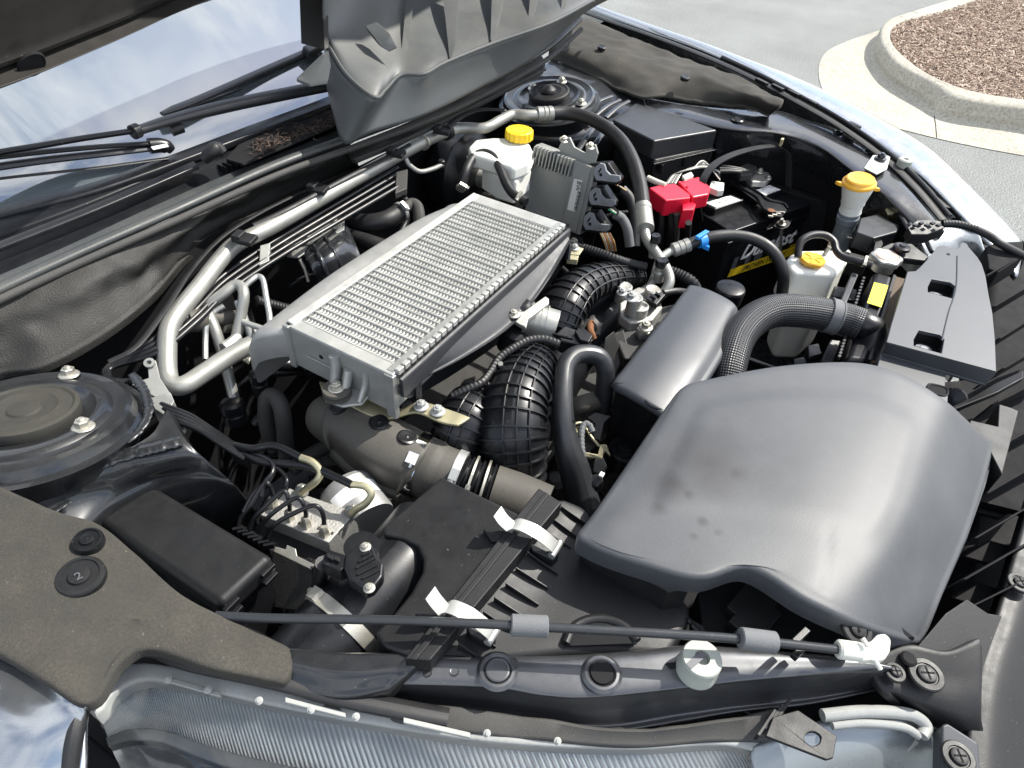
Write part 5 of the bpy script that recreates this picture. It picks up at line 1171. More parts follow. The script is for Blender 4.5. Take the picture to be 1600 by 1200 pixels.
for i in range(4): tube('pedal_bolt', [bc + ba * .02 + V((-.05 + .02 * i, 0, -.04)), bc + ba * .03 + V((-.05 + .02 * i, -.01, -.04))], .004, 'zinc', t, smooth=False)

t = thing('vacuum_hose', 'thin black hose arching over in front of the white brake reservoir', 'hose', W(765, 280, .9))
tube('hose', [(722, 292, .92), (728, 268, .945), (740, 246, .957), (757, 239, .962), (772, 247, .96), (782, 265, .955), (790, 285, .948), (802, 303, .94), (822, 316, .935)], .0085, 'rubber', t, n=8, segs=16)
clampband('hose_clamp', (W(720, 294, .92), W(724, 285, .926)), .0092, .006, 'zinc', t); clampband('hose_clamp', (W(812, 310, .938), W(820, 314, .936)), .0092, .006, 'zinc', t)

# ---- brake fluid reservoir
t = thing('brake_fluid_reservoir', 'white brake fluid reservoir with bright yellow screw cap', 'fluid reservoir', W(785, 260, .9))
prism('tank', [(731, 229, .968), (742, 217, .970), (770, 214, .972), (800, 214, .972), (828, 222, .970), (832, 232, .968), (828, 252, .966), (802, 262, .966), (770, 250, .966), (735, 240, .966)], .030, 'reservoir_white', t, bevel=.008, seg=4)
prism('tank', [(752, 258, .938), (790, 256, .938), (828, 252, .938), (830, 262, .938), (806, 283, .938), (778, 275, .938)], .05, 'reservoir_white', t, bevel=.006, seg=3)
prism('seam', [(729, 244, .944), (744, 232, .944), (800, 228, .944), (834, 236, .944), (836, 246, .944), (830, 262, .942), (804, 276, .942), (768, 264, .942), (732, 254, .942)], .003, 'reservoir_white', t, bevel=.001)
cq = W(811, 216, .972)
lathe('neck', cq - UP * .006, UP, [(.020, 0), (.020, .014)], 'reservoir_white', t, 28)
kn = lambda k, j: (1.0 if j in (4, 5, 6, 7) else (1.035 if (k // 2) % 2 else .985))
lathe('screw_cap', cq, UP, [(.0262, .0), (.0272, .001), (.0272, .010), (.0265, .0165), (.0235, .018), (.020, .0172), (.008, .0175), (0, .0175)], 'yellow', t, 64, kn)
for i in range(14):
    a_ = i * math.pi / 7; q = cq + V((math.cos(a_), math.sin(a_), 0)) * .0155 + UP * .0178; box('cap_mark', q, V((-math.sin(a_), math.cos(a_), 0)) * .0022, V((math.cos(a_), math.sin(a_), 0)) * .0012, UP * .0004, 'gold_print', t, 0)

# ---- engine control unit
t = thing('control_unit', 'grey finned aluminium control unit with three black lever plugs', 'control unit', W(870, 300, .85))
E_o = W(836, 226, .965); E_x = W(930, 262, .955)
eu = (E_x - E_o); eu.z = 0; eu = eu.normalized(); ev = V((0, 0, -1)); en = eu.cross(ev).normalized()
if en.dot(CAM - E_o) < 0: en = -en
# lean the face back a little
ev = (ev - en * -.18).normalized(); en = eu.cross(ev).normalized()
if en.dot(CAM - E_o) < 0: en = -en
def EP(px, py, off=0): return WP(px, py, E_o + en * off, en)
Pm = [EP(836, 226), EP(931, 262), EP(906, 368), EP(818, 338)]
prism('housing', Pm, -en * .028, 'ecu_metal', t, bevel=.002)
prism('raised_face', [EP(899, 250), EP(925, 260), EP(901, 363), EP(877, 354)], en * .004, 'ecu_metal', t, bevel=.0015)
for k_ in range(12):
    f_ = k_ / 11; a = EP(838 + 57 * f_, 228 + 21 * f_, .004); b = EP(832 + 57 * f_, 256 + 20 * f_, .004)
    box('heat_fin', (a + b) / 2 + en * .001, (b - a) / 2, (b - a).cross(en).normalized() * .0014, en * .006, 'ecu_metal', t, .0005)
for k_ in range(11):
    f_ = k_ / 10; a = EP(838 + 36 * f_, 332 + 13 * f_, .004); b = EP(836 + 36 * f_, 345 + 13 * f_, .004)
    box('heat_fin', (a + b) / 2, (b - a) / 2, (b - a).cross(en).normalized() * .0012, en * .005, 'ecu_metal', t, .0004)
lq = [EP(897, 279, .0048), EP(910, 282, .0048), EP(898, 331, .0048), EP(886, 327, .0048)]
lb = obj('label', lq, [(0, 1, 2, 3)], 'sticker', t, smooth=False)
dn = (EP(888, 327, .005) - EP(899, 281, .005)).normalized(); rt_ = (EP(910, 282, .005) - EP(897, 279, .005)).normalized()
cardan('label_text', EP(902.5, 282, .0053), dn, rt_, 'BW', .0125, 'print_black', lb)
for k_ in range(15):
    f_ = k_ / 14; a = EP(905 - 6.5 * f_, 301 + 27 * f_, .0052); box('barcode_bar', a, rt_ * .0035, dn * (.0005 if k_ % 3 else .0009), en * .0001, 'print_black', lb, 0)
for k_ in range(5): a = EP(908, 287 + k_ * 2.2, .0052); box('print_line', a, rt_ * .0003, dn * .001, en * .0001, 'print_black', lb, 0)
prism('square_mark', [EP(886, 349, .0045), EP(890, 350, .0045), EP(889, 355, .0045), EP(885, 354, .0045)], en * .0004, 'print_grey', t, bevel=0)
prism('mounting_ear', [EP(872, 232, -.01), EP(880, 215, -.01), EP(890, 215, -.01), EP(897, 230, -.01), EP(915, 240, -.01), EP(915, 226, -.01), EP(930, 226, -.01), EP(934, 240, -.01), EP(928, 258, -.01), EP(880, 244, -.01)], -en * .006, 'ecu_metal', t, bevel=.001)
for x, y in ((881, 219), (922, 229)): hexbolt('ear_bolt', EP(x, y, -.008), V((-.2, -.3, 1)), .0058, 'zinc', t)
for k_, (x, y) in enumerate(((944, 270), (936, 308), (927, 347))):
    bd = prism('plug_body', [EP(x - 24, y - 14, -.002), EP(x + 6, y - 16, -.002), EP(x + 24, y + 10, -.002), EP(x + 20, y + 20, -.002), EP(x - 24, y + 14, -.002)], -en * .026, 'plastic_clean', t, bevel=.003)
    lev = [(-16, 4), (-15, -8), (-7, -15), (0, -13), (3, -3), (9, 3), (24, 5), (25, 12), (20, 15), (8, 14), (-4, 12), (-12, 12)]
    hole = [(-10, -2), (-5, -8), (-4, -6), (-8, 1), (-9, 3)]
    lo = [EP(x + a, y + b, .006) for a, b in lev]; hh = [EP(x + a, y + b, .006) for a, b in hole]
    pl = plate('lock_lever', lo, [hh], -en * .006, 'lever_grey', t, bevel=.0012)
    lathe('lever_pivot', EP(x - 5, y + 3, .0055), en, [(.0032, 0), (.0032, .001), (0, .001)], 'dark', pl, 12)
    for q in range(3): a, b = EP(x + 4 + q * 4, y + 5, .0065), EP(x + 3 + q * 4, y + 13, .0065); box('lever_rib', (a + b) / 2, (b - a) / 2, (b - a).cross(en).normalized() * .0006, en * .0006, 'ecu_metal', pl, 0)
for k_ in range(7):
    tube('lead', [(938 + k_ * 2.5, 364, .88), (944 + k_ * 2.6, 378, .865), (948 + k_ * 2.4, 392, .84)], .0015, ('wire_tan', 'wire_white', 'wire_orange')[k_ % 3], t, segs=6)
for k_ in range(5):
    tube('lead', [(962 + k_ * 2, 288 + k_, .915), (974 + k_ * 1.6, 296 + k_, .905), (985, 305 + k_, .89)], .0016, ('wire_white', 'wire_tan', 'rubber')[k_ % 3], t, segs=6)
prism('foot_bracket', [EP(880, 362, -.01), EP(908, 370, -.01), EP(912, 392, -.01), EP(885, 388, -.01)], -en * .006, 'plastic', t, bevel=.001)
hexbolt('foot_bolt', EP(897, 377, -.008), en, .0055, 'zinc', t)

t = thing('wiring_loom', 'taped wire loom dropping from the control unit plugs past the black hose', 'wiring', W(980, 330, .85))
tube('sleeve', [(972, 296, .905), (984, 310, .893), (990, 330, .875), (992, 355, .85), (992, 385, .82)], .0105, 'rubber', t, segs=14)
tube('sleeve', [(962, 335, .885), (972, 342, .875), (980, 358, .86), (984, 385, .83)], .0095, 'foam_grey', t, segs=14)
for k_ in range(4): tube('lead', [(950 + k_ * 3, 327 - k_, .892), (962 + k_ * 2, 334, .886), (970, 342 + k_, .876)], .0016, ('green', 'wire_white', 'rubber', 'rubber')[k_], t, segs=6)

t = thing('small_bracket', 'short yellow-zinc bracket with one bolt at the far front end of the intercooler', 'bracket', W(897, 390, .93))
prism('plate', [(882, 386, .93), (895, 382, .93), (912, 388, .93), (905, 398, .93), (884, 396, .93)], .003, 'gold_zinc', t, bevel=.001)
prism('leg', [(884, 396, .928), (905, 398, .928), (902, 406, .928), (886, 404, .928)], .01, 'gold_zinc', t, bevel=.001)
hexbolt('plate_bolt', W(898, 388, .931), UP, .0052, 'aluminium', t)

# ---- far relay box
t = thing('relay_box', 'square black relay box with smooth lid beside the far wing', 'relay box', W(1040, 240, .8))
rz_ = .945
prism('lid', [(997, 157, rz_), (1121, 203, rz_), (1022, 220, rz_), (957, 187, rz_)], .042, 'plastic_satin', t, bevel=.004, seg=3)
prism('base', [(998, 180, rz_ - .040), (1117, 230, rz_ - .040), (1024, 250, rz_ - .040), (962, 216, rz_ - .040)], .11, 'plastic', t, bevel=.004)
prism('base_rim', [(1119, 231, rz_ - .043), (1122, 233, rz_ - .043), (1022, 256, rz_ - .043), (1020, 252, rz_ - .043)], .004, 'plastic_clean', t, bevel=.001)
for i in range(3): box('base_clip', W(1034 + i * 36, 262 - i * 10, rz_ - .058), V((.008, 0, 0)), V((0, .004, 0)), UP * .01, 'plastic_clean', t, .001)
prism('side_latch', [(1118, 224, .90), (1128, 220, .90), (1130, 236, .89), (1120, 240, .89)], .02, 'plastic_clean', t, bevel=.001)

# ---- battery
t = thing('battery', 'black car battery with white lettering, yellow stripe and two vent caps', 'battery', W(1180, 380, .62))
bz = .815
bA, bB, bC = W(1143, 361, bz), W(1268, 318, bz), W(1088, 336, bz)
bx = (bB - bA); bx.z = 0; lx_ = bx.length; bx = bx.normalized(); by = V((-bx.y, bx.x, 0)); ly_ = .175
print('battery', lx_)
def BT(a, b, z=0): return bA + bx * a + by * b + UP * z
prism('case', [BT(0, 0, -.022), BT(lx_, 0, -.022), BT(lx_, ly_, -.022), BT(0, ly_, -.022)], .19, 'plastic_clean', t, bevel=.003)
prism('cover', [BT(-.002, -.002), BT(lx_ + .002, -.002), BT(lx_ + .002, ly_), BT(-.002, ly_)], .024, 'plastic_clean', t, bevel=.003, seg=3)
def onb(px, py, off=.0012): 
    n_ = -by; return WP(px, py, bA + n_ * off, n_)
FN = -by
prism('case_ledge', [BT(-.004, -.004, -.026), BT(lx_ + .004, -.004, -.026), BT(lx_ + .004, .004, -.026), BT(-.004, .004, -.026)], .006, 'plastic_clean', t, bevel=.001)
fs0 = -.006
obj('stripe', [onb(1136, 434, .0056), onb(1142, 421, .0056), onb(1246, 383, .0056), onb(1246, 396, .0056)], [(0, 1, 2, 3)], 'gold_print', t, smooth=False)
for k_, (a, b) in enumerate(((1141, 1147), (1162, 1168), (1176, 1186))):
    s_ = -.40; obj('label_bar', [onb(a, 421 - (a - 1142) * .36, .0055), onb(b + 2, 420 - (b - 1142) * .36, .0055), onb(b + 9, 402 - (b - 1142) * .36, .0055), onb(a + 7, 403 - (a - 1142) * .36, .0055)], [(0, 1, 2, 3)], 'print_grey', t, smooth=False)
a0 = onb(1155, 406, .0062); a1 = onb(1242, 376.5, .0062); du = (a1 - a0); lw = du.length; dv = (onb(1163, 384, .006) - onb(1159, 405, .006))
tx = cardan('lettering', a0, du, UP, 'Duralast', lw * .272, 'print_white', t, shear=.35, ext=.0005, off=.0009)
cardan('lettering', onb(1231, 391.5, .0062), du, UP, 'GOLD', lw * .10, 'gold_print', t, shear=.2)
a0 = onb(1159, 424.5, .0062); cardan('lettering', a0, onb(1240, 394, .0062) - a0, UP, 'PROVEN TOUGH', lw * .098, 'print_black', t, shear=.3)
def vent(pts, z, h, st):
    o_ = prism('vent_cap', [(x, y, z) for x, y in pts], h, 'plastic_clean', t, bevel=.003, seg=3)
    c = sum([V((x, y, 0)) for x, y in pts], V((0, 0, 0))) / len(pts)
    q = [W(c.x + (x - c.x) * .84, c.y + (y - c.y) * .80, z + .0006) for x, y in pts]; obj('cap_label', q, [tuple(range(len(q)))], st, o_, smooth=False)
    rr = random.Random(int(pts[0][0]))
    for i in range(16):
        u_, v_ = rr.random(), rr.random(); p = q[0].lerp(q[1], u_).lerp(q[3 if len(q) == 4 else -1].lerp(q[2], u_), v_)
        box('cap_print', p + UP * .0003, bx * rr.uniform(.002, .006), by * .0007, UP * .0001, 'print_black', o_, 0)
vent([(1097, 317), (1142, 303), (1163, 312), (1118, 327)], bz + .016, .016, 'sticker'); vent([(1166, 300), (1204, 287), (1225, 296), (1186, 310)], bz + .016, .016, 'print_white')
vent([(1139, 286), (1148, 282), (1174, 292), (1166, 296)], bz + .010, .01, 'sticker')
# carrying handle
hz = [(1094, 342, .82), (1091, 318, .862), (1096, 290, .895), (1106, 268, .912), (1124, 252, .922), (1150, 240, .927), (1180, 232, .927), (1204, 229, .922), (1222, 231, .912), (1231, 243, .895), (1233, 262, .875), (1232, 292, .84)]
hp_ = smooth_path(PW(hz), 7); vs_, fs = [], []; wv = by
for i, p in enumerate(hp_):
    tt = (hp_[min(i + 1, len(hp_) - 1)] - hp_[max(i - 1, 0)]).normalized(); nn_ = wv.cross(tt).normalized()
    for (a, b) in ((-.0085, -.0015), (.0085, -.0015), (.0085, .0015), (.004, .0015), (.0035, .003), (.002, .003), (.0015, .0015), (-.0015, .0015), (-.002, .003), (-.0035, .003), (-.004, .0015), (-.0085, .0015)): vs_.append(p + wv * a + nn_ * b)
m_ = 12
for i in range(len(hp_) - 1):
    for k_ in range(m_): fs.append((i * m_ + k_, i * m_ + (k_ + 1) % m_, (i + 1) * m_ + (k_ + 1) % m_, (i + 1) * m_ + k_))
obj('carry_strap', vs_, fs, 'plastic', t, angle=30)
# posts, clamps
lathe('terminal_post', W(1186, 287, bz), UP, [(.010, -.005), (.009, .016), (0, .016)], 'zinc', t, 20)
lathe('felt_ring', W(1185, 287, bz + .004), UP, [(.017, 0), (.017, .004), (.009, .0045)], 'green', t, 28)

t = thing('battery_hold_down', 'black steel hold-down bar with a hooked rod across the battery', 'battery clamp', W(1180, 320, .83))
hb_ = [(1139, 283, .838), (1160, 295, .838), (1182, 308, .838), (1190, 322, .838), (1200, 330, .838), (1224, 333, .836)]
tube('bar_edge', hb_, .003, 'plastic_clean', t, segs=8); tube('bar_edge', [(x + 8, y - 4, z) for x, y, z in hb_[:3]] + [(1200, 312, .838), (1224, 318, .838), (1231, 326, .837)], .003, 'plastic_clean', t, segs=8)
prism('bar', [(1139, 283, .837), (1147, 279, .837), (1196, 306, .837), (1222, 318, .837), (1230, 328, .836), (1222, 338, .835), (1200, 336, .835), (1190, 320, .836)], .003, 'paint_dirty', t, bevel=.001)
for i in range(4): box('bar_tooth', W(1204 + i * 6, 338 - i * 2, .836), V((.002, .001, 0)), V((-.002, .005, 0)), UP * .002, 'zinc', t, .0005)
lathe('rust_washer', W(1205, 329, .840), UP, [(.008, 0), (.008, .001), (.004, .002)], 'rust', t, 16)
prism('hook_plate', [(1201, 350, .812), (1214, 344, .812), (1238, 344, .812), (1232, 354, .810), (1222, 358, .81)], .004, 'plastic', t, bevel=.001)
hexbolt('rod_nut', W(1221, 350, .814), UP, .006, 'zinc', t)
tube('rod', [W(1222, 342, .832), W(1219, 398, .72), W(1216, 440, .64)], .0032, 'zinc', t, smooth=False)

t = thing('positive_terminal_cover', 'bright red plastic covers on the positive battery terminal', 'terminal cover', W(1060, 310, .86))
prism('front_cover', [(1014, 293, .90), (1030, 289, .90), (1055, 286, .90), (1078, 303, .90), (1079, 309, .90), (1040, 313, .90)], .036, 'red', t, bevel=.003, seg=3)
prism('rear_cover', [(1060, 284, .90), (1092, 275, .90), (1111, 292, .90), (1108, 303, .90), (1082, 308, .90)], .030, 'red', t, bevel=.004, seg=3)
prism('cable_shroud', [(1066, 318, .888), (1076, 313, .888), (1088, 318, .888), (1085, 327, .888), (1066, 328, .888)], .042, 'red', t, bevel=.003, seg=3)
for a in (-1, 1): box('lid_tab', W(1068 + a * 6, 288 + a * 3, .9015), V((.004, 0, 0)), V((0, .002, 0)), UP * .0015, 'red', t, .0006)
t = thing('battery_cables', 'group of black battery cables below the red covers', 'cables', W(1060, 370, .78))
for i, (a, b) in enumerate((((1034, 330), (1026, 400)), ((1048, 332), (1042, 400)), ((1058, 334), (1052, 395)), ((1076, 348), (1066, 398)))):
    tube('cable', [(a[0], a[1], .87), ((a[0] + b[0]) / 2 + 2, (a[1] + b[1]) / 2, .82), (b[0], b[1], .74)], .0065, 'rubber' if i != 2 else 'resonator', t, segs=10)
for i in range(6): tube('thin_wire', [(1040 + i * 3, 287, .895), (1052 + i * 3, 273 - i, .905), (1075 + i * 2, 266 - i, .908), (1100, 262 - i * 2, .905), (1125, 266 + i * 3, .895)], .0016, ('rubber', 'wire_white', 'rubber', 'plastic_clean')[i % 4], t, segs=6)
prism('splice', [(1066, 274, .905), (1080, 268, .905), (1084, 274, .905), (1070, 280, .905)], .008, 'white_plastic', t, bevel=.001)
prism('splice', [(1108, 292, .885), (1112, 282, .885), (1132, 285, .885), (1131, 297, .885), (1122, 298, .885)], .014, 'white_plastic', t, bevel=.002)
tube('white_lead', [(1012, 278, .90), (1025, 284, .90), (1040, 290, .90)], .006, 'wire_white', t)
t = thing('negative_terminal', 'greenish grey negative battery clamp with bolt and black cables', 'terminal clamp', W(1190, 275, .85))
prism('clamp', [(1166, 276, .85), (1180, 266, .85), (1200, 268, .85), (1206, 276, .85), (1198, 284, .85), (1176, 284, .85)], .014, 'cast', t, bevel=.003)
hexbolt('clamp_bolt', W(1187, 269, .852), UP, .0065, 'zinc', t); hexbolt('clamp_bolt', W(1200, 279, .850), UP, .005, 'zinc', t)
prism('sensor_block', [(1150, 262, .87), (1168, 254, .87), (1184, 260, .87), (1176, 272, .868), (1158, 274, .868)], .016, 'cast_dark', t, bevel=.003)
for i in range(3): tube('cable', [(1120 + i * 4, 268 - i * 4, .87), (1142, 268 - i * 3, .87), (1164, 270 - i * 2, .866)], .0045, 'rubber', t, segs=8)

# ---- washer filler
t = thing('washer_filler', 'tall grey washer-fluid filler neck with an amber snap cap', 'washer filler', W(1310, 390, .80))
w0_, w1_ = W(1307, 396, .790), W(1344, 281, .960); wd = (w1_ - w0_); wl = wd.length
lathe('lower_tube', w0_ - wd * .5, wd, [(.0195, 0), (.0195, wl * .95), (.0215, wl * .96), (.0215, wl * 1.03), (.0195, wl * 1.04), (.0195, wl * 1.12)], 'neck_grey', t, 36)
lathe('upper_funnel', w0_ + wd * .58, wd, [(.0200, 0), (.0215, .003), (.0205, .006), (.0205, .020), (.0225, .022), (.0225, .028), (.0265, .045), (.0285, .056), (.0285, .062)], 'neck_white', t, 36)
cp = w0_ + wd * .58 + wd.normalized() * .062
lathe('snap_cap', cp, wd, [(.030, 0), (.0315, .002), (.031, .006), (.0275, .009), (.026, .013), (.0235, .0150), (.022, .0145), (.010, .0150), (0, .015)], 'amber', t, 44)
s_ = wd.normalized().cross(by).normalized()
for d_ in ((-1, .012), (1, .010)): prism('cap_tab', [cp + bx.lerp(-by, .5).normalized() * d_[0] * .026 + by * .008, cp + bx.lerp(-by, .5).normalized() * d_[0] * .026 - by * .008, cp + bx.lerp(-by, .5).normalized() * d_[0] * (.028 + d_[1]) - by * .005, cp + bx.lerp(-by, .5).normalized() * d_[0] * (.028 + d_[1]) + by * .005], -wd.normalized() * .008, 'amber', t, bevel=.002)
ctr = w0_ + wd * .30; tocam = (CAM - ctr); tocam = (tocam - wd.normalized() * tocam.dot(wd.normalized())).normalized(); rgt = wd.normalized().cross(tocam).normalized()
if rgt.dot(W(1340, 366, .83) - W(1305, 366, .83)) < 0: rgt = -rgt
cardan('level_text', WP(1313, 368, w0_ + tocam * .0198, tocam), rgt, wd.normalized(), 'FULL', .0105, 'knob_grey', t)
box('level_line', WP(1324, 371, w0_ + tocam * .0197, tocam), rgt * .010, wd.normalized() * .0004, tocam * .0003, 'knob_grey', t, 0)

# ---- coolant overflow tank
t = thing('coolant_tank', 'milky white coolant overflow tank with orange cap in front of the battery', 'coolant tank', W(1250, 470, .65))
def ringpts(pts, z): return [(x, y, z) for x, y in pts]
prism('tank', ringpts([(1228, 405), (1236, 396), (1252, 390), (1300, 389), (1320, 394), (1326, 402), (1318, 416), (1306, 428), (1240, 424)], .875), .075, 'white_tank', t, bevel=.010, seg=5, taper=1.06)
prism('tank', ringpts([(1216, 470), (1240, 440), (1296, 436), (1310, 448), (1298, 476), (1272, 500), (1228, 498)], .812), .10, 'white_tank', t, bevel=.014, seg=5, taper=.92)
lathe('tank_neck', W(1268, 410, .872), UP, [(.020, 0), (.020, .008)], 'white_tank', t, 28)
sc_ = lambda k, j: 1.0 if j > 3 else (1 + .035 * math.cos(k * math.pi / 4))
lathe('cap', W(1268, 409, .880), UP, [(.021, 0), (.0225, .001), (.0225, .006), (.021, .008), (.018, .0075), (.006, .0075), (.005, .009), (0, .009)], 'amber', t, 48, sc_)
for i in range(6):
    a_ = i * math.pi / 3; box('cap_rib', W(1268, 409, .880) + V((math.cos(a_), math.sin(a_), 0)) * .011 + UP * .008, V((math.cos(a_), math.sin(a_), 0)) * .007, V((-math.sin(a_), math.cos(a_), 0)) * .0012, UP * .001, 'amber', t, .0005)
lathe('nipple', W(1288, 398, .876), V((.4, -.2, 1)), [(.004, 0), (.004, .016), (.0055, .018), (.0055, .022)], 'zinc', t, 12)
prism('tank_lug', ringpts([(1316, 398), (1326, 388), (1330, 394), (1322, 414)], .86), .02, 'white_tank', t, bevel=.002)
t = thing('overflow_hose', 'thin black hose looping from the radiator neck down to the white tank', 'hose', W(1300, 390, .9))
tube('hose', [(1247, 402, .885), (1248, 388, .897), (1254, 375, .908), (1270, 367, .914), (1290, 368, .914), (1303, 378, .908), (1307, 392, .90), (1318, 402, .897), (1340, 408, .90), (1362, 414, .90)], .0068, 'rubber', t, n=8, segs=14)
clampband('hose_clamp', (W(1350, 410.5, .9), W(1358, 412.5, .9)), .0076, .005, 'zinc', t)

# ---- radiator
t = thing('radiator', 'black radiator end with pressure cap, yellow sticker and hose neck', 'radiator', W(1360, 490, .7))
prism('tank', [(1366, 422, .895), (1398, 431, .895), (1392, 455, .895), (1358, 566, .88), (1322, 560, .88), (1352, 470, .89)], .06, 'plastic_clean', t, bevel=.010, seg=4)
prism('core', [(1398, 431, .880), (1416, 436, .880), (1378, 566, .87), (1358, 566, .87)], .30, 'brown_core', t, bevel=.001)
prism('core_flange', [(1396, 428, .897), (1401, 430, .897), (1362, 562, .885), (1356, 562, .885)], .01, 'plastic', t, bevel=.001)
for i in range(26):
    f_ = i / 25; q = W(1349 - 38 * f_, 436 + 122 * f_, .885); box('crimp_tooth', q, V((.0012, .0016, 0)), V((-.003, .001, 0)), UP * .003, 'plastic_satin', t, 0)
tube('neck_pipe', [(1330, 500, .893), (1348, 508, .897), (1362, 516, .892), (1364, 532, .88), (1354, 556, .86), (1344, 580, .84)], rad_from([(0, .021), (.45, .0225), (1, .026)]), 'plastic_clean', t, segs=24)
lathe('filler_neck', W(1381, 414, .885), UP, [(.019, -.01), (.019, .012), (.0225, .014), (.0225, .016)], 'aluminium_bright', t, 28)
wobc = lambda k, j: 1.0 if j > 4 else 1 + .07 * math.cos(k * 2 * math.pi / 48 * 6) * (1 if j < 4 else .5)
rc_ = lathe('pressure_cap', W(1382, 408, .902), UP, [(.0245, 0), (.0265, .001), (.0265, .008), (.025, .0105), (.021, .012), (.0195, .0115), (0, .0115)], 'aluminium_bright', t, 48, wobc)
lathe('cap_print', W(1382, 408, .902) + UP * .0121, UP, [(.019, 0), (.0185, .0003), (0, .0003)], 'print_pink', rc_, 32)
obj('sticker', PW([(1366, 441, .8965), (1388, 446, .8965), (1377, 480, .8945), (1355, 473, .8945)]), [(0, 1, 2, 3)], 'label_yellow', t, smooth=False)
br = prism('mount_bracket', [(1376, 386, .915), (1392, 379, .915), (1425, 380, .915), (1440, 392, .912), (1452, 400, .91), (1446, 408, .905), (1418, 404, .908), (1398, 402, .91)], .012, 'plastic', t, bevel=.003)
lathe('mount_bush', W(1408, 389, .917), UP, [(.0145, 0), (.0145, .005), (.011, .007), (.006, .0065), (.005, .009), (0, .009)], 'plastic_clean', br, 28)
for z_, pts in ((.86, [(1312, 395), (1322, 392), (1360, 402), (1355, 412), (1318, 408)]), (.85, [(1304, 446), (1340, 452), (1336, 470), (1300, 462)]), (.84, [(1316, 470), (1334, 474), (1330, 486), (1312, 484)])):
    prism('fan_bracket', [(x, y, z_) for x, y in pts], .03, 'plastic', t, bevel=.002)
prism('shroud_edge', [(1332, 425, .885), (1342, 428, .885), (1318, 486, .88), (1308, 482, .88)], .05, 'plastic_satin', t, bevel=.002)
prism('shroud_edge', [(1298, 530, .85), (1316, 532, .85), (1302, 566, .84), (1284, 564, .84)], .05, 'plastic_satin', t, bevel=.002)
for x, y in ((1272, 545), (1250, 566)): prism('fan_plug', [(x - 10, y - 6, .84), (x + 8, y - 10, .84), (x + 14, y + 8, .84), (x - 8, y + 14, .84)], .03, 'plastic_clean', t, bevel=.003)

t = thing('upper_radiator_hose', 'fat braided rubber radiator hose bending over to the radiator neck', 'hose', W(1160, 540, .8))
tube('hose', [(1345, 508, .897), (1322, 500, .898), (1290, 492, .902), (1250, 486, .906), (1210, 486, .906), (1178, 500, .900), (1155, 525, .890), (1142, 560, .875), (1134, 600, .85), (1126, 650, .81)], .0262, 'braid', t, n=8, segs=32)
cc = (W(1300, 494, .901), W(1322, 500, .898)); clampband('spring_clamp', cc, .0272, .020, 'foam_grey', t, False)
for k_ in (-.35, .35): c_ = cc[0] + (cc[1] - cc[0]) * k_; clampband('clamp_rib', (c_, c_ + (cc[1] - cc[0])), .0282, .0022, 'foam_grey', t, False)

# ---- liquid line and blue clip
t = thing('liquid_hose', 'slim black refrigerant hose with a blue clip and white metal crimp', 'refrigerant hose', W(1130, 380, .88))
tube('hose', [(1072, 384, .905), (1092, 376, .912), (1115, 370, .918), (1145, 368, .92), (1175, 373, .918), (1200, 386, .91), (1216, 405, .895), (1224, 430, .87), (1222, 460, .83)], .0105, 'rubber', t, n=8, segs=18)
a, b = W(1052, 391, .898), W(1083, 380, .908); lathe('crimp', a, b - a, [(.008, -.004), (.0125, 0), (.0125, .008), (.0112, .0095), (.0125, .011), (.0125, .018), (.0112, .0195), (.0125, .021), (.0125, .03)], 'aluminium_bright', t, 24)
tube('pipe', [(1052, 391, .898), (1042, 396, .895), (1032, 404, .89), (1026, 418, .88), (1022, 434, .872), (1014, 448, .865), (998, 458, .858)], .0072, 'aluminium_bright', t, segs=16)
clampband('blue_clip', (W(1096, 376, .913), W(1102, 374, .914)), .0118, .014, 'blue_clip', t, False)
q = W(1097, 367, .926); box('blue_lug', q, (W(1105, 362, .926) - q), UP * .003, V((0.001, .004, 0)), 'blue_clip', t, .001); box('blue_lug', W(1103, 386, .905), V((.004, .001, 0)), UP * .004, V((0.001, .006, 0)), 'blue_clip', t, .001)
for (x, y, z, r) in ((1024, 376, .93, .009), (1034, 414, .905, .0115)):
    q = W(x, y, z); lathe('service_cap', q, V((-.05, .1, 1)), [(r * .8, -.004), (r, -.002), (r, .008), (r * .9, .011), (r * .4, .011), (0, .010)], 'plastic_clean', t, 6)
    lathe('port_body', q - UP * .026, V((-.05, .1, 1)), [(r * .75, -.006), (r * .75, .006), (r * .95, .008), (r * .95, .013), (r * .7, .016), (r * .7, .024)], 'aluminium_bright', t, 20)

# ---- compressor head
t = thing('ac_compressor', 'cast grey refrigerant compressor head with bolts behind the belt cover', 'compressor', W(1000, 520, .75))
prism('block', [(958, 520, .84), (985, 500, .84), (1030, 480, .84), (1068, 470, .84), (1040, 520, .84), (1010, 560, .84), (975, 560, .84)], .14, 'cast_dark', t, bevel=.004)
prism('flange', [(968, 472, .862), (985, 462, .862), (1008, 456, .865), (1030, 462, .862), (1036, 480, .858), (1020, 500, .856), (985, 505, .856), (968, 492, .858)], .02, 'cast', t, bevel=.004)
prism('manifold', [(986, 454, .872), (998, 448, .874), (1012, 448, .874), (1024, 458, .872), (1018, 470, .870), (995, 466, .870)], .012, 'aluminium_bright', t, bevel=.002)
for x, y, z, r, h in ((972, 470, .868, .013, .03), (988, 488, .880, .0125, .03), (1014, 478, .872, .013, .034), (993, 500, .862, .017, .03)):
    lathe('boss', W(x, y, z - h + .012), UP, [(r * 1.05, 0), (r, h * .3), (r, h), (r * .85, h + .002), (r * .5, h + .001), (0, h + .001)], 'cast', t, 24)
hexbolt('head_bolt', W(986, 466, .893), UP, .0075, 'aluminium', t); hexbolt('head_bolt', W(1009, 512, .862), UP, .0075, 'zinc', t); hexbolt('head_bolt', W(972, 458, .885), UP, .006, 'aluminium', t)
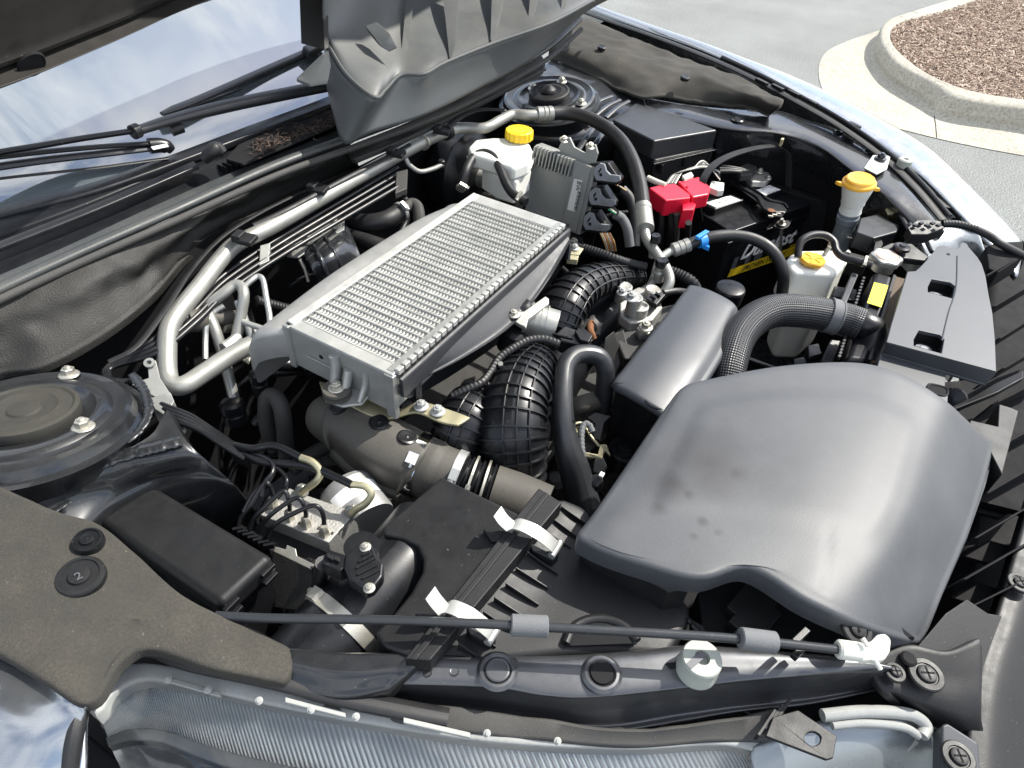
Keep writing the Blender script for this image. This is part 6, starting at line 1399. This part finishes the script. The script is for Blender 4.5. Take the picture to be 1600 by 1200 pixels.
prism('ear', [(994, 512, .855), (1006, 502, .857), (1022, 508, .856), (1016, 522, .853), (1000, 524, .852)], .012, 'cast', t, bevel=.003)
for i in range(3): prism('pulley_guard', [(945 + i * 14, 528 - i * 3, .86 - i * .01), (960 + i * 14, 515 - i * 3, .86 - i * .01), (968 + i * 14, 540, .84), (950 + i * 12, 585, .81), (938 + i * 12, 572, .81)], .03, 'cast_dark', t, bevel=.003)
prism('solenoid_plug', [(1012, 466, .882), (1030, 455, .884), (1040, 460, .882), (1026, 476, .878)], .010, 'plastic_clean', t, bevel=.001)
tube('solenoid_wire', [(1036, 458, .88), (1060, 455, .875), (1090, 460, .85)], .006, 'rubber', t)
for i in range(3): box('plug_rib', W(1014 + i * 7, 468 - i * 4, .884), V((.003, .001, 0)), V((.001, .005, 0)), UP * .002, 'plastic_clean', t, .0005)

t = thing('belt_cover', 'smooth grey-black drive belt cover with slanted top and scalloped edge', 'belt cover', W(1060, 560, .8))
bt = [[(1082, 446, .905), (1110, 455, .908), (1143, 473, .903), (1150, 490, .893)], [(1045, 494, .905), (1078, 508, .909), (1112, 528, .904), (1125, 548, .893)], [(1005, 545, .905), (1042, 560, .909), (1078, 582, .904), (1092, 602, .893)], [(964, 597, .900), (1000, 616, .904), (1036, 640, .899), (1054, 660, .888)]]
loft('top', bt, 'plastic_cover', t, n=7, skirt=.01, rnd=.007)
prism('front_face', [(963, 600, .894), (985, 604, .896), (1002, 620, .896), (1014, 634, .896), (1036, 644, .892), (1050, 662, .885), (1095, 604, .885), (1080, 470, .885)], .14, 'plastic_clean', t, bevel=.004, seg=3)
tube('scallop_edge', [(963, 598, .899), (984, 603, .899), (1000, 612, .900), (1010, 628, .900), (1022, 636, .899), (1036, 642, .896)], .003, 'plastic_satin', t, segs=8)

t = thing('oil_filler_cap', 'low round glossy black oil filler cap between belt cover and white tank', 'oil cap', W(1140, 455, .86))
lathe('cap', W(1140, 456, .862), UP, [(.024, -.02), (.0255, .0), (.026, .006), (.024, .0095), (.018, .0115), (.010, .0125), (0, .013)], 'plastic_clean', t, 44)
lathe('filler_tube', W(1140, 456, .862), UP, [(.019, -.12), (.019, -.01)], 'plastic', t, 28)

# ---- intake runners
def runner(label, path, r, nr, flat=.8, rg=None):
    t = thing('intake_runner', label, 'intake runner', W(*path[len(path) // 2]) - UP * .05, 'ribbed black intake runners')
    pp = smooth_path(PW(path), 10); fr_ = frames(pp); n = len(pp)
    v, f, uv = tube_geo(pp, r, 28, flat); obj('duct', v, f, 'plastic_clean', t, uvs=uv, angle=50)
    for k_ in range(nr):
        i = int((k_ + .5) / nr * (n - 2)); j = i + 1; p, tt, a, b = fr_[i]; rr = r(i / (n - 1)) if callable(r) else r
        pts = [p - tt * .0012, p + tt * .0012]; vs_, fs = [], []
        for (off, s_) in ((-.0020, .94), (-.0012, 1.10), (.0012, 1.10), (.0020, .94)):
            for q in range(28):
                an = 2 * math.pi * q / 28; vs_.append(p + tt * off + (a * math.cos(an) * flat + b * math.sin(an)) * rr * s_)
        for q in range(3):
            for w_ in range(28): fs.append((q * 28 + w_, q * 28 + (w_ + 1) % 28, q * 28 + 28 + (w_ + 1) % 28, q * 28 + 28 + w_))
        obj('rib', vs_, fs, 'plastic_clean', t, angle=30)
    for an in (rg or (-38, -14, 10)):
        line = []
        for i in range(2, n - 2):
            p, tt, a, b = fr_[i]; rr = r(i / (n - 1)) if callable(r) else r
            line.append(p + (a * math.cos(R(an)) * flat + b * math.sin(R(an))) * rr * 1.05)
        v, f, uv = tube_geo(line, .0014, 6); obj('long_rib', v, f, 'plastic_clean', t, uvs=uv)
    return t
runner('largest ribbed black intake runner, beside the thin black vent pipe', [(842, 560, .885), (822, 585, .895), (806, 620, .895), (800, 665, .88), (802, 710, .85), (806, 760, .80)], rad_from([(0, .028), (.25, .040), (.7, .044), (1, .038)]), 15, .8, (-30, -8, 14))
runner('curved ribbed black intake runner nearest the battery', [(996, 432, .85), (965, 432, .872), (930, 438, .885), (900, 455, .89), (880, 482, .882), (868, 515, .86)], rad_from([(0, .022), (.3, .030), (.8, .038), (1, .034)]), 14, .8, (-60, -35, -10))
runner('small partly hidden ribbed runner end behind the zinc bracket', [(742, 632, .875), (728, 650, .88), (715, 680, .865), (706, 712, .83)], .034, 8, .8, (-20, 5))
t = thing('manifold_plenum', 'black plastic intake manifold body joining the ribbed runners', 'intake manifold', W(880, 600, .75))
tube('plenum', [(740, 760, .76), (800, 690, .79), (860, 600, .80), (900, 540, .79), (950, 480, .79)], .045, 'plastic_clean', t, segs=24)
lathe('runner_boot', W(840, 566, .895), V((.1, .2, 1)), [(.024, -.03), (.026, -.006), (.022, .004), (.012, .008), (0, .009)], 'plastic', t, 28)
for i in range(6): tube('plenum_web', [(770 + i * 28, 748 - i * 40, .82), (785 + i * 28, 730 - i * 40, .83), (800 + i * 28, 720 - i * 40, .81)], .003, 'plastic_clean', t, segs=6)

# ---- throttle valve
t = thing('throttle_body', 'shiny bare metal throttle valve with black actuator and motor plug', 'throttle', W(840, 510, .87))
tb_a, tb_b = W(808, 490, .925), W(880, 520, .905)
prism('flange_bar', [(788, 492, .942), (796, 486, .944), (818, 486, .944), (852, 462, .944), (858, 466, .944), (858, 474, .942), (826, 498, .94), (822, 512, .938), (812, 506, .938)], .007, 'aluminium_bright', t, bevel=.002)
hexbolt('flange_bolt', W(803, 492, .945), UP, .0055, 'zinc', t)
tube('bore', [(822, 498, .915), (845, 505, .912), (868, 512, .908)], .026, 'aluminium_bright', t, segs=30)
for i in range(4): clampband('bore_ridge', (W(828 + i * 8, 500 + i * 2, .914 - i * .001), W(836 + i * 8, 502 + i * 2, .913 - i * .001)), .0268, .002, 'aluminium_bright', t, False)
lathe('actuator', W(815, 482, .935), V((-.1, .3, 1)), [(.016, -.02), (.016, .006), (.013, .010), (0, .011)], 'plastic_clean', t, 24)
lathe('motor', W(806, 520, .905), V((.2, -.2, 1)), [(.020, -.03), (.020, 0), (.014, .006), (0, .006)], 'plastic', t, 24)
prism('gear_cover', [(868, 520, .925), (882, 508, .927), (905, 516, .925), (926, 528, .922), (922, 538, .918), (908, 540, .916), (876, 532, .92)], .024, 'plastic_clean', t, bevel=.003)
prism('motor_plug', [(898, 516, .93), (912, 512, .93), (926, 524, .928), (920, 534, .926), (906, 530, .926)], .010, 'plastic_clean', t, bevel=.001)
for i in range(3): box('plug_rib', W(872 + i * 7, 524 + i * 2, .928), V((.001, .001, 0)), V((-.002, .008, 0)), UP * .002, 'plastic_clean', t, .0004)
tube('rust_pipe', [(925, 500, .82), (922, 515, .84), (928, 530, .83)], .006, 'rust', t)
t = thing('sensor_cable', 'grey corrugated cable sleeve arching from the throttle plug toward the zinc bracket', 'wiring', W(790, 560, .9))
loom('sleeve', [(875, 538, .928), (850, 530, .932), (825, 532, .932), (800, 545, .928), (780, 560, .922), (766, 582, .915), (752, 598, .912), (730, 608, .908), (705, 620, .90)], .0062, 'rubber', t)
tube('branch', [(766, 582, .916), (762, 596, .91), (766, 606, .905)], .0022, 'plastic_clean', t); tube('branch', [(752, 600, .912), (735, 598, .91), (722, 600, .905)], .0022, 'plastic_clean', t)
prism('cable_clip', [(762, 600, .905), (772, 598, .905), (776, 606, .902), (766, 612, .90)], .01, 'plastic', t, bevel=.001)
t = thing('ground_bracket', 'little zinc stay with stud between throttle and ribbed runner', 'bracket', W(780, 575, .89))
prism('stay', [(768, 580, .902), (782, 574, .904), (792, 580, .902), (788, 592, .898), (776, 594, .898)], .003, 'zinc', t, bevel=.001)
tube('stud', [W(784, 582, .9), W(782, 568, .925)], .0035, 'aluminium_bright', t, smooth=False); hexbolt('stay_bolt', W(792, 574, .905), V((.3, -.2, 1)), .0045, 'zinc', t)

# ---- vent pipe loop
t = thing('vent_pipe', 'thick black plastic vent pipe looping down between runner and duct cover', 'hose', W(890, 650, .8))
tube('pipe', [(912, 790, .77), (906, 765, .79), (898, 735, .815), (888, 705, .84), (882, 672, .862), (879, 635, .882), (880, 600, .898), (884, 572, .908), (898, 556, .912), (920, 553, .91), (938, 560, .903), (946, 580, .885), (944, 610, .855), (940, 640, .82)], rad_from([(0, .0235), (.18, .021), (.3, .0155), (.5, .0135), (1, .0135)]), 'plastic_satin', t, n=8, segs=22)
prism('pipe_clip', [(846, 622, .89), (858, 612, .892), (884, 616, .892), (888, 624, .89), (888, 630, .888), (862, 626, .888), (848, 634, .885)], .010, 'plastic_clean', t, bevel=.001)
clampband('joint_ring', (W(882, 660, .868), W(882, 664, .866)), .0150, .004, 'plastic_clean', t, False)
t = thing('elbow_fitting', 'brown-grey plastic elbow fitting behind the black vent pipe', 'hose fitting', W(920, 630, .82))
tube('elbow', [(900, 660, .80), (898, 640, .825), (912, 632, .835), (935, 626, .835), (955, 620, .835)], .0145, 'resonator', t, segs=20)
loom('tail', [(952, 621, .834), (965, 616, .835), (978, 608, .832)], .009, 'plastic', t)
t = thing('sensor_bracket', 'yellow-zinc hooked bracket carrying a grey corrugated wire near the duct cover', 'bracket', W(920, 700, .8))
tube('hook', [(892, 700, .83), (888, 676, .845), (896, 664, .85), (910, 662, .85), (922, 680, .84), (936, 697, .83)], .0022, 'gold_zinc', t)
prism('plate', [(892, 672, .846), (904, 664, .846), (912, 676, .84), (900, 694, .83), (892, 690, .834)], .003, 'gold_zinc', t, bevel=.001)
prism('plate', [(914, 706, .832), (934, 710, .832), (938, 694, .836), (948, 694, .836), (954, 712, .83), (946, 704, .83), (940, 716, .828), (916, 713, .828)], .004, 'gold_zinc', t, bevel=.001)
loom('wire_sleeve', [(926, 676, .852), (920, 664, .856), (912, 664, .856), (908, 680, .85), (910, 710, .835), (916, 740, .815), (922, 760, .80)], .0050, 'foam_grey', t)
prism('solenoid', [(928, 716, .828), (944, 712, .828), (950, 728, .82), (940, 742, .815), (926, 738, .815)], .02, 'plastic_clean', t, bevel=.003)
prism('solenoid_plug', [(924, 742, .815), (938, 738, .815), (944, 752, .81), (932, 762, .805), (922, 756, .805)], .02, 'plastic_clean', t, bevel=.002)
box('white_tab', W(940, 742, .82), V((.004, .0, 0)), V((0, .003, 0)), UP * .002, 'print_white', t, .0005)
prism('stay', [(918, 652, .84), (930, 644, .84), (955, 650, .835), (944, 660, .835), (938, 688, .82), (926, 684, .82), (930, 662, .83)], .004, 'cast_dark', t, bevel=.001)
t = thing('drain_grommet', 'round black rubber mount beside the lower edge of the duct cover', 'rubber mount', W(975, 705, .78))
lathe('mount', W(976, 703, .79), V((0, -.1, 1)), [(.024, -.03), (.024, 0), (.021, .004), (.014, .003), (.012, .007), (.006, .0075), (.005, .010), (0, .010)], 'plastic_clean', t, 32)

t = thing('main_harness', 'black corrugated wiring conduit passing behind the compressor pipes', 'wiring', W(980, 420, .85))
loom('conduit', [(912, 388, .90), (935, 395, .90), (960, 404, .898), (985, 412, .89), (1010, 418, .885)], .0085, 'plastic', t)
loom('conduit', [(1040, 422, .878), (1062, 430, .878), (1080, 440, .874), (1088, 452, .86)], .0105, 'plastic', t)
tube('tape', [(862, 372, .90), (885, 378, .90), (915, 389, .90)], .005, 'rubber', t)

# ---- bonnet prop rod
t = thing('prop_rod', 'thin black bonnet prop rod lying across the front with two grey foam sleeves', 'prop rod', W(860, 975, .93))
rod_pts = [(338, 962, .935), (420, 966, .94), (560, 968, .945), (700, 972, .95), (850, 980, .95), (1000, 988, .95), (1150, 998, .948), (1318, 1016, .94)]
tube('rod', rod_pts, .0042, 'plastic_satin', t, n=8, segs=12)
for (a, b) in (((798, 976.5), (856, 979)), ((1156, 997), (1212, 1004))):
    pa, pb = W(a[0], a[1], .950), W(b[0], b[1], .949 if b[0] < 1000 else .946)
    lathe('foam_sleeve', pa, pb - pa, [(.0085, 0), (.0098, .001), (.0098, (pb - pa).length - .001), (.0085, (pb - pa).length)], 'foam_grey', t, 24)
pa, pb = W(1308, 1014, .941), W(1352, 1020, .938); lathe('end_socket', pa, pb - pa, [(.007, 0), (.0088, .002), (.0088, (pb - pa).length * .75), (.0075, (pb - pa).length), (0, (pb - pa).length + .001)], 'white_plastic', t, 20)
prism('end_clip', [(1345, 1005, .948), (1362, 1000, .95), (1372, 990, .952), (1384, 988, .952), (1394, 998, .95), (1392, 1016, .946), (1384, 1030, .942), (1374, 1032, .942), (1362, 1030, .942), (1346, 1032, .942)], .010, 'white_plastic', t, bevel=.003, seg=3)
tube('clip_prong', [(1348, 998, .952), (1356, 1010, .952)], .0022, 'white_plastic', t); tube('clip_prong', [(1366, 1030, .944), (1376, 1046, .94)], .0022, 'white_plastic', t)
for a in (-1, 1): box('rod_cradle', W(1250, 1006 + a * 11, .935 - a * .006), V((.010, -.004, 0)), V((.001, .003, 0)), UP * .004, 'plastic_clean', t, .001)

# ---- cover over the radiator support
t = thing('radiator_cover', 'smooth grey radiator cover panel with two square clip pockets', 'cover panel', W(1470, 480, .88))
Z1 = .928
outer = [(1418, 424), (1431, 423), (1438, 417), (1452, 402), (1465, 385), (1474, 383), (1494, 388), (1499, 386), (1502, 378), (1510, 380), (1514, 386), (1527, 401), (1534, 412), (1540, 430), (1545, 460), (1551, 489), (1555, 530), (1557, 580), (1385, 534), (1393, 505)]
h1 = [(1456, 436), (1484, 441), (1492, 447), (1488, 466), (1450, 456), (1450, 448)]
h2 = [(1436, 516), (1468, 523), (1475, 530), (1471, 552), (1428, 540), (1428, 530)]
pn = plate('panel', outer, [h1, h2], .006, 'plastic_cover', t, z=Z1, bevel=.0018)
for h_ in (h1, h2):
    cx_ = sum(p[0] for p in h_) / 6; cy_ = sum(p[1] for p in h_) / 6
    fl2 = [W(x, y, Z1 - .0055) for x, y in h_]; g = G(); lowp = [p - UP * .016 for p in fl2]
    cc_ = sum(lowp, V((0, 0, 0))) / 6; lowp = [cc_ + (p - cc_) * .86 for p in lowp]
    g.add(fl2 + lowp, [(i, (i + 1) % 6, (i + 1) % 6 + 6, i + 6) for i in range(6)] + [tuple(range(6, 12))]); pc_ = g.build('clip_pocket', 'plastic', pn, smooth=False)
    q = cc_ + (W(cx_ - 4, cy_ + 8, Z1) - W(cx_, cy_, Z1)) * .4
    lathe('push_rivet', q, UP, [(.012, 0), (.012, .003), (.009, .004), (.008, .003), (.005, .0055), (0, .0055)], 'lever_grey', pn, 24)
loft('panel_step', [rw([(1385, 536), (1442, 551), (1500, 566), (1557, 582)], Z1 - .001), rw([(1379, 552), (1434, 568), (1488, 584), (1540, 600)], Z1 - .022)], 'plastic_cover', t, n=4, skirt=.004, rnd=.001)
Z2 = .905
lp = prism('lower_panel', [(x, y, Z2) for x, y in [(1376, 553), (1438, 569), (1479, 582), (1477, 604), (1482, 612), (1480, 650), (1420, 680), (1366, 640), (1362, 600)]], .004, 'plastic_cover', t, bevel=.0015)
prism('side_panel', [(x, y, Z2 - .004) for x, y in [(1561, 631), (1581, 637), (1592, 642), (1566, 742), (1547, 705), (1514, 668), (1516, 656), (1559, 666)]], .05, 'plastic', t, bevel=.0015)
prism('dark_tray', [(x, y, .84) for x, y in [(1440, 600), (1560, 590), (1640, 560), (1680, 700), (1600, 800), (1520, 780), (1440, 700)]], .01, 'dark', t, bevel=0)
sl = [(1448, 606), (1454, 600), (1476, 605), (1481, 612), (1476, 618), (1452, 613)]
prism('slot', [(x, y, Z2 + .0006) for x, y in sl], .001, 'dark', lp, bevel=0)
tube('slot_rim', [(x, y, Z2 + .001) for x, y in sl], .0015, 'plastic_clean', lp, segs=6)
tube('panel_crease', [(1496, 400, Z1 + .0005), (1494, 450, Z1 + .0005), (1482, 490, Z1 + .0005), (1472, 532, Z1 + .0005)], .0012, 'plastic_cover', pn, segs=6)
lathe('panel_speck', W(1482, 397, Z1 + .0005), UP, [(.003, 0), (0, .0004)], 'dark', pn, 10)
lathe('release_lever', W(1490, 625, .87), V((-.6, .2, .5)), [(.016, 0), (.018, .004), (.016, .01), (0, .012)], 'plastic_clean', t, 20)
prism('lever_arm', [(1475, 640, .885), (1492, 640, .885), (1560, 612, .905), (1600, 590, .915), (1600, 578, .915), (1555, 598, .905), (1520, 622, .89)], .01, 'plastic', t, bevel=.002)

# ---- grille shutters seen from behind
t = thing('grille_shutter', 'black slatted air guide between radiator cover and front trim', 'grille', W(1580, 700, .75))
for k_, (x0, y0, x1, y1) in enumerate(((1548, 632, 1640, 585), (1556, 700, 1660, 640), (1540, 770, 1660, 700), (1522, 840, 1640, 770), (1504, 905, 1620, 838), (1490, 960, 1600, 905))):
    a, b = W(x0, y0, .875), W(x1, y1, .885); s_ = V((.002, -.004, 0))
    prism('vane', [a, b, b + s_, a + s_], V((.004, .012, -.060)), 'dark', t, bevel=.0008)
    c_ = a.lerp(b, .12) - UP * .05; prism('vane_web', [c_, c_ + (b - a) * .35, c_ + (b - a) * .35 + V((.006, -.03, 0)), c_ + V((.006, -.03, 0))], .006, 'dark', t, bevel=.001)
prism('back_wall', [(1600, 575, .80), (1660, 590, .80), (1640, 800, .79), (1560, 1000, .77), (1500, 1000, .77), (1545, 780, .79)], .02, 'plastic_satin', t, bevel=.002)
for (x0, y0, x1, y1) in ((1540, 430, 1640, 372), (1552, 478, 1650, 420), (1560, 528, 1660, 466), (1566, 575, 1660, 520)):
    a, b = W(x0, y0, .905), W(x1, y1, .912); s_ = V((.002, -.004, 0)); prism('upper_vane', [a, b, b + s_, a + s_], V((.004, .016, -.055)), 'dark', t, bevel=.0008)
prism('side_plate', [(1540, 385, .915), (1556, 378, .92), (1600, 376, .92), (1600, 400, .91), (1560, 425, .90), (1545, 420, .90)], .04, 'dark', t, bevel=.003)

# ---- far headlamp and bits beside the washer neck
t = thing('far_headlight', 'back of the far headlamp housing with connector lead over it', 'headlight', W(1480, 370, .85))
loft('housing', [rw([(1420, 372), (1445, 355), (1480, 346), (1510, 352), (1530, 368)], .895), rw([(1440, 392), (1460, 378), (1490, 370), (1520, 380), (1540, 400)], .885), rw([(1455, 420), (1480, 405), (1510, 400), (1535, 412), (1548, 430)], .86)], 'headlight_grey', t, n=6, skirt=.05)
loft('rear_cap', [rw([(1490, 340), (1520, 345), (1545, 362), (1560, 385)], .89), rw([(1500, 360), (1525, 372), (1540, 390), (1548, 410)], .885)], 'plastic', t, n=6, skirt=.03)
for (a, b) in (((1421, 350), (1446, 400)), ((1432, 346), (1456, 394))): tube('stay', [(a[0], a[1], .905), (b[0], b[1], .895)], .004, 'plastic_satin', t)
t = thing('headlight_connector', 'black wiring connector with corrugated sleeve leading to the far headlamp', 'connector', W(1440, 352, .93))
prism('connector_body', [(1418, 355, .935), (1432, 344, .938), (1455, 342, .938), (1474, 346, .935), (1476, 356, .93), (1450, 366, .928), (1424, 366, .93)], .020, 'plastic', t, bevel=.002)
for i in range(5): box('connector_rib', W(1430 + i * 9, 352 - (i % 2) * 3, .939), V((.004, -.002, 0)), V((.001, .003, 0)), UP * .002, 'plastic_clean', t, .0005)
loom('sleeve', [(1472, 350, .932), (1490, 350, .934), (1508, 353, .934), (1525, 358, .932)], .0075, 'plastic', t)
tube('lead', [(1522, 357, .932), (1545, 368, .93), (1565, 382, .925), (1600, 400, .91)], .007, 'rubber', t)
t = thing('shock_sensor_box', 'small square grey-black box beside the washer filler neck', 'relay', W(1375, 355, .87))
prism('cover', [(1345, 340, .89), (1372, 334, .89), (1406, 352, .89), (1402, 362, .89), (1366, 372, .89), (1338, 362, .89)], .035, 'plastic_satin', t, bevel=.003)
prism('side_arm', [(1368, 376, .88), (1376, 372, .88), (1380, 380, .88), (1372, 398, .875), (1364, 396, .875)], .01, 'plastic', t, bevel=.001)
t = thing('hood_release_cable', 'black release cable with brass clip down the far front corner', 'cable', W(1400, 330, .9))
tube('cable', [(1372, 290, .90), (1388, 310, .90), (1402, 330, .90), (1418, 356, .90), (1430, 385, .89)], .004, 'rubber', t)
prism('brass_clip', [(1384, 326, .90), (1394, 320, .90), (1402, 326, .90), (1396, 334, .90), (1388, 334, .90)], .004, 'gold_zinc', t, bevel=.001); hexbolt('clip_screw', W(1396, 322, .905), UP, .004, 'gold_zinc', t)
t = thing('horn_assembly', 'dim black sensor unit low against the far inner wing', 'sensor', W(1270, 250, .85))
prism('unit', [(1250, 236, .86), (1266, 228, .86), (1292, 234, .86), (1294, 250, .855), (1272, 258, .85), (1252, 252, .85)], .04, 'plastic_satin', t, bevel=.003)
for i in range(3): tube('lead', [(1240 + i * 3, 244, .86), (1236 + i * 2, 262, .84), (1244 + i * 3, 280, .82), (1250 + i, 296, .80)], .002, 'wire_white' if i == 0 else 'rubber', t, segs=6)
box('tab', W(1221, 222, .93), V((.006, 0, 0)), V((0, .003, 0)), UP * .008, 'gold_zinc', t, .001)

# ---- engine mass and deep clutter
t = thing('engine_block', 'shadowed dark metal engine casting deep under the hoses', 'engine', W(800, 600, .5))
box('crankcase', V((-.12, -.35, .52)), V((.26, 0, 0)), V((0, .22, 0)), V((0, 0, .16)), 'cast_dark', t, .02)
box('cylinder_head', V((-.42, -.30, .50)), V((.05, 0, 0)), V((0, .17, 0)), V((0, 0, .09)), 'cast_dark', t, .012)
rc = random.Random(21)
for i in range(16):
    p = V((rc.uniform(-.40, .15), rc.uniform(-.52, -.1), rc.uniform(.66, .72))); lathe('casting_boss', p, UP, [(.02, -.02), (.018, .02), (.010, .026), (0, .026)], 'cast_dark', t, 16)
def clutter(label, seed, n, box_, names=('cable', 'rubber')):
    t = thing('under_hoses', label, 'hoses', V(((box_[0] + box_[1]) / 2, (box_[2] + box_[3]) / 2, box_[4])))
    rr = random.Random(seed)
    for i in range(n):
        a = V((rr.uniform(box_[0], box_[1]), rr.uniform(box_[2], box_[3]), rr.uniform(box_[4], box_[5])))
        pts = [a]
        d = V((rr.gauss(0, 1), rr.gauss(0, 1), rr.gauss(0, .25))).normalized() * .06
        for k_ in range(4): d = (d + V((rr.gauss(0, .02), rr.gauss(0, .02), rr.gauss(0, .01)))).normalized() * rr.uniform(.04, .07); pts.append(pts[-1] + d)
        m_ = rr.choice(['rubber', 'rubber', 'plastic_clean', 'rubber_dull', 'plastic']); r_ = rr.choice([.003, .004, .006, .009, .011])
        if rr.random() < .3: loom('hose', pts, max(r_, .005), 'plastic', t)
        else: tube('hose', pts, r_, m_, t, segs=10)
    return t
clutter('tangle of dark hoses in the gap under the near brake pump', 4, 16, (-.60, -.42, -.40, -.02, .66, .78))
clutter('tangle of dark hoses in the gap behind the intercooler', 5, 16, (-.30, .15, .0, .08, .70, .78))
clutter('tangle of dark hoses below the throttle and ribbed runners', 6, 20, (-.32, .12, -.50, -.22, .68, .80))
clutter('tangle of dark hoses in the shadow under the radiator hose', 8, 12, (.0, .25, -.75, -.50, .60, .72))
clutter('tangle of dark hoses under the big duct cover', 9, 10, (-.42, -.15, -.82, -.55, .66, .78))
clutter('tangle of dark hoses in the shadow by the far strut tower', 10, 14, (.15, .55, -.3, .0, .66, .80))
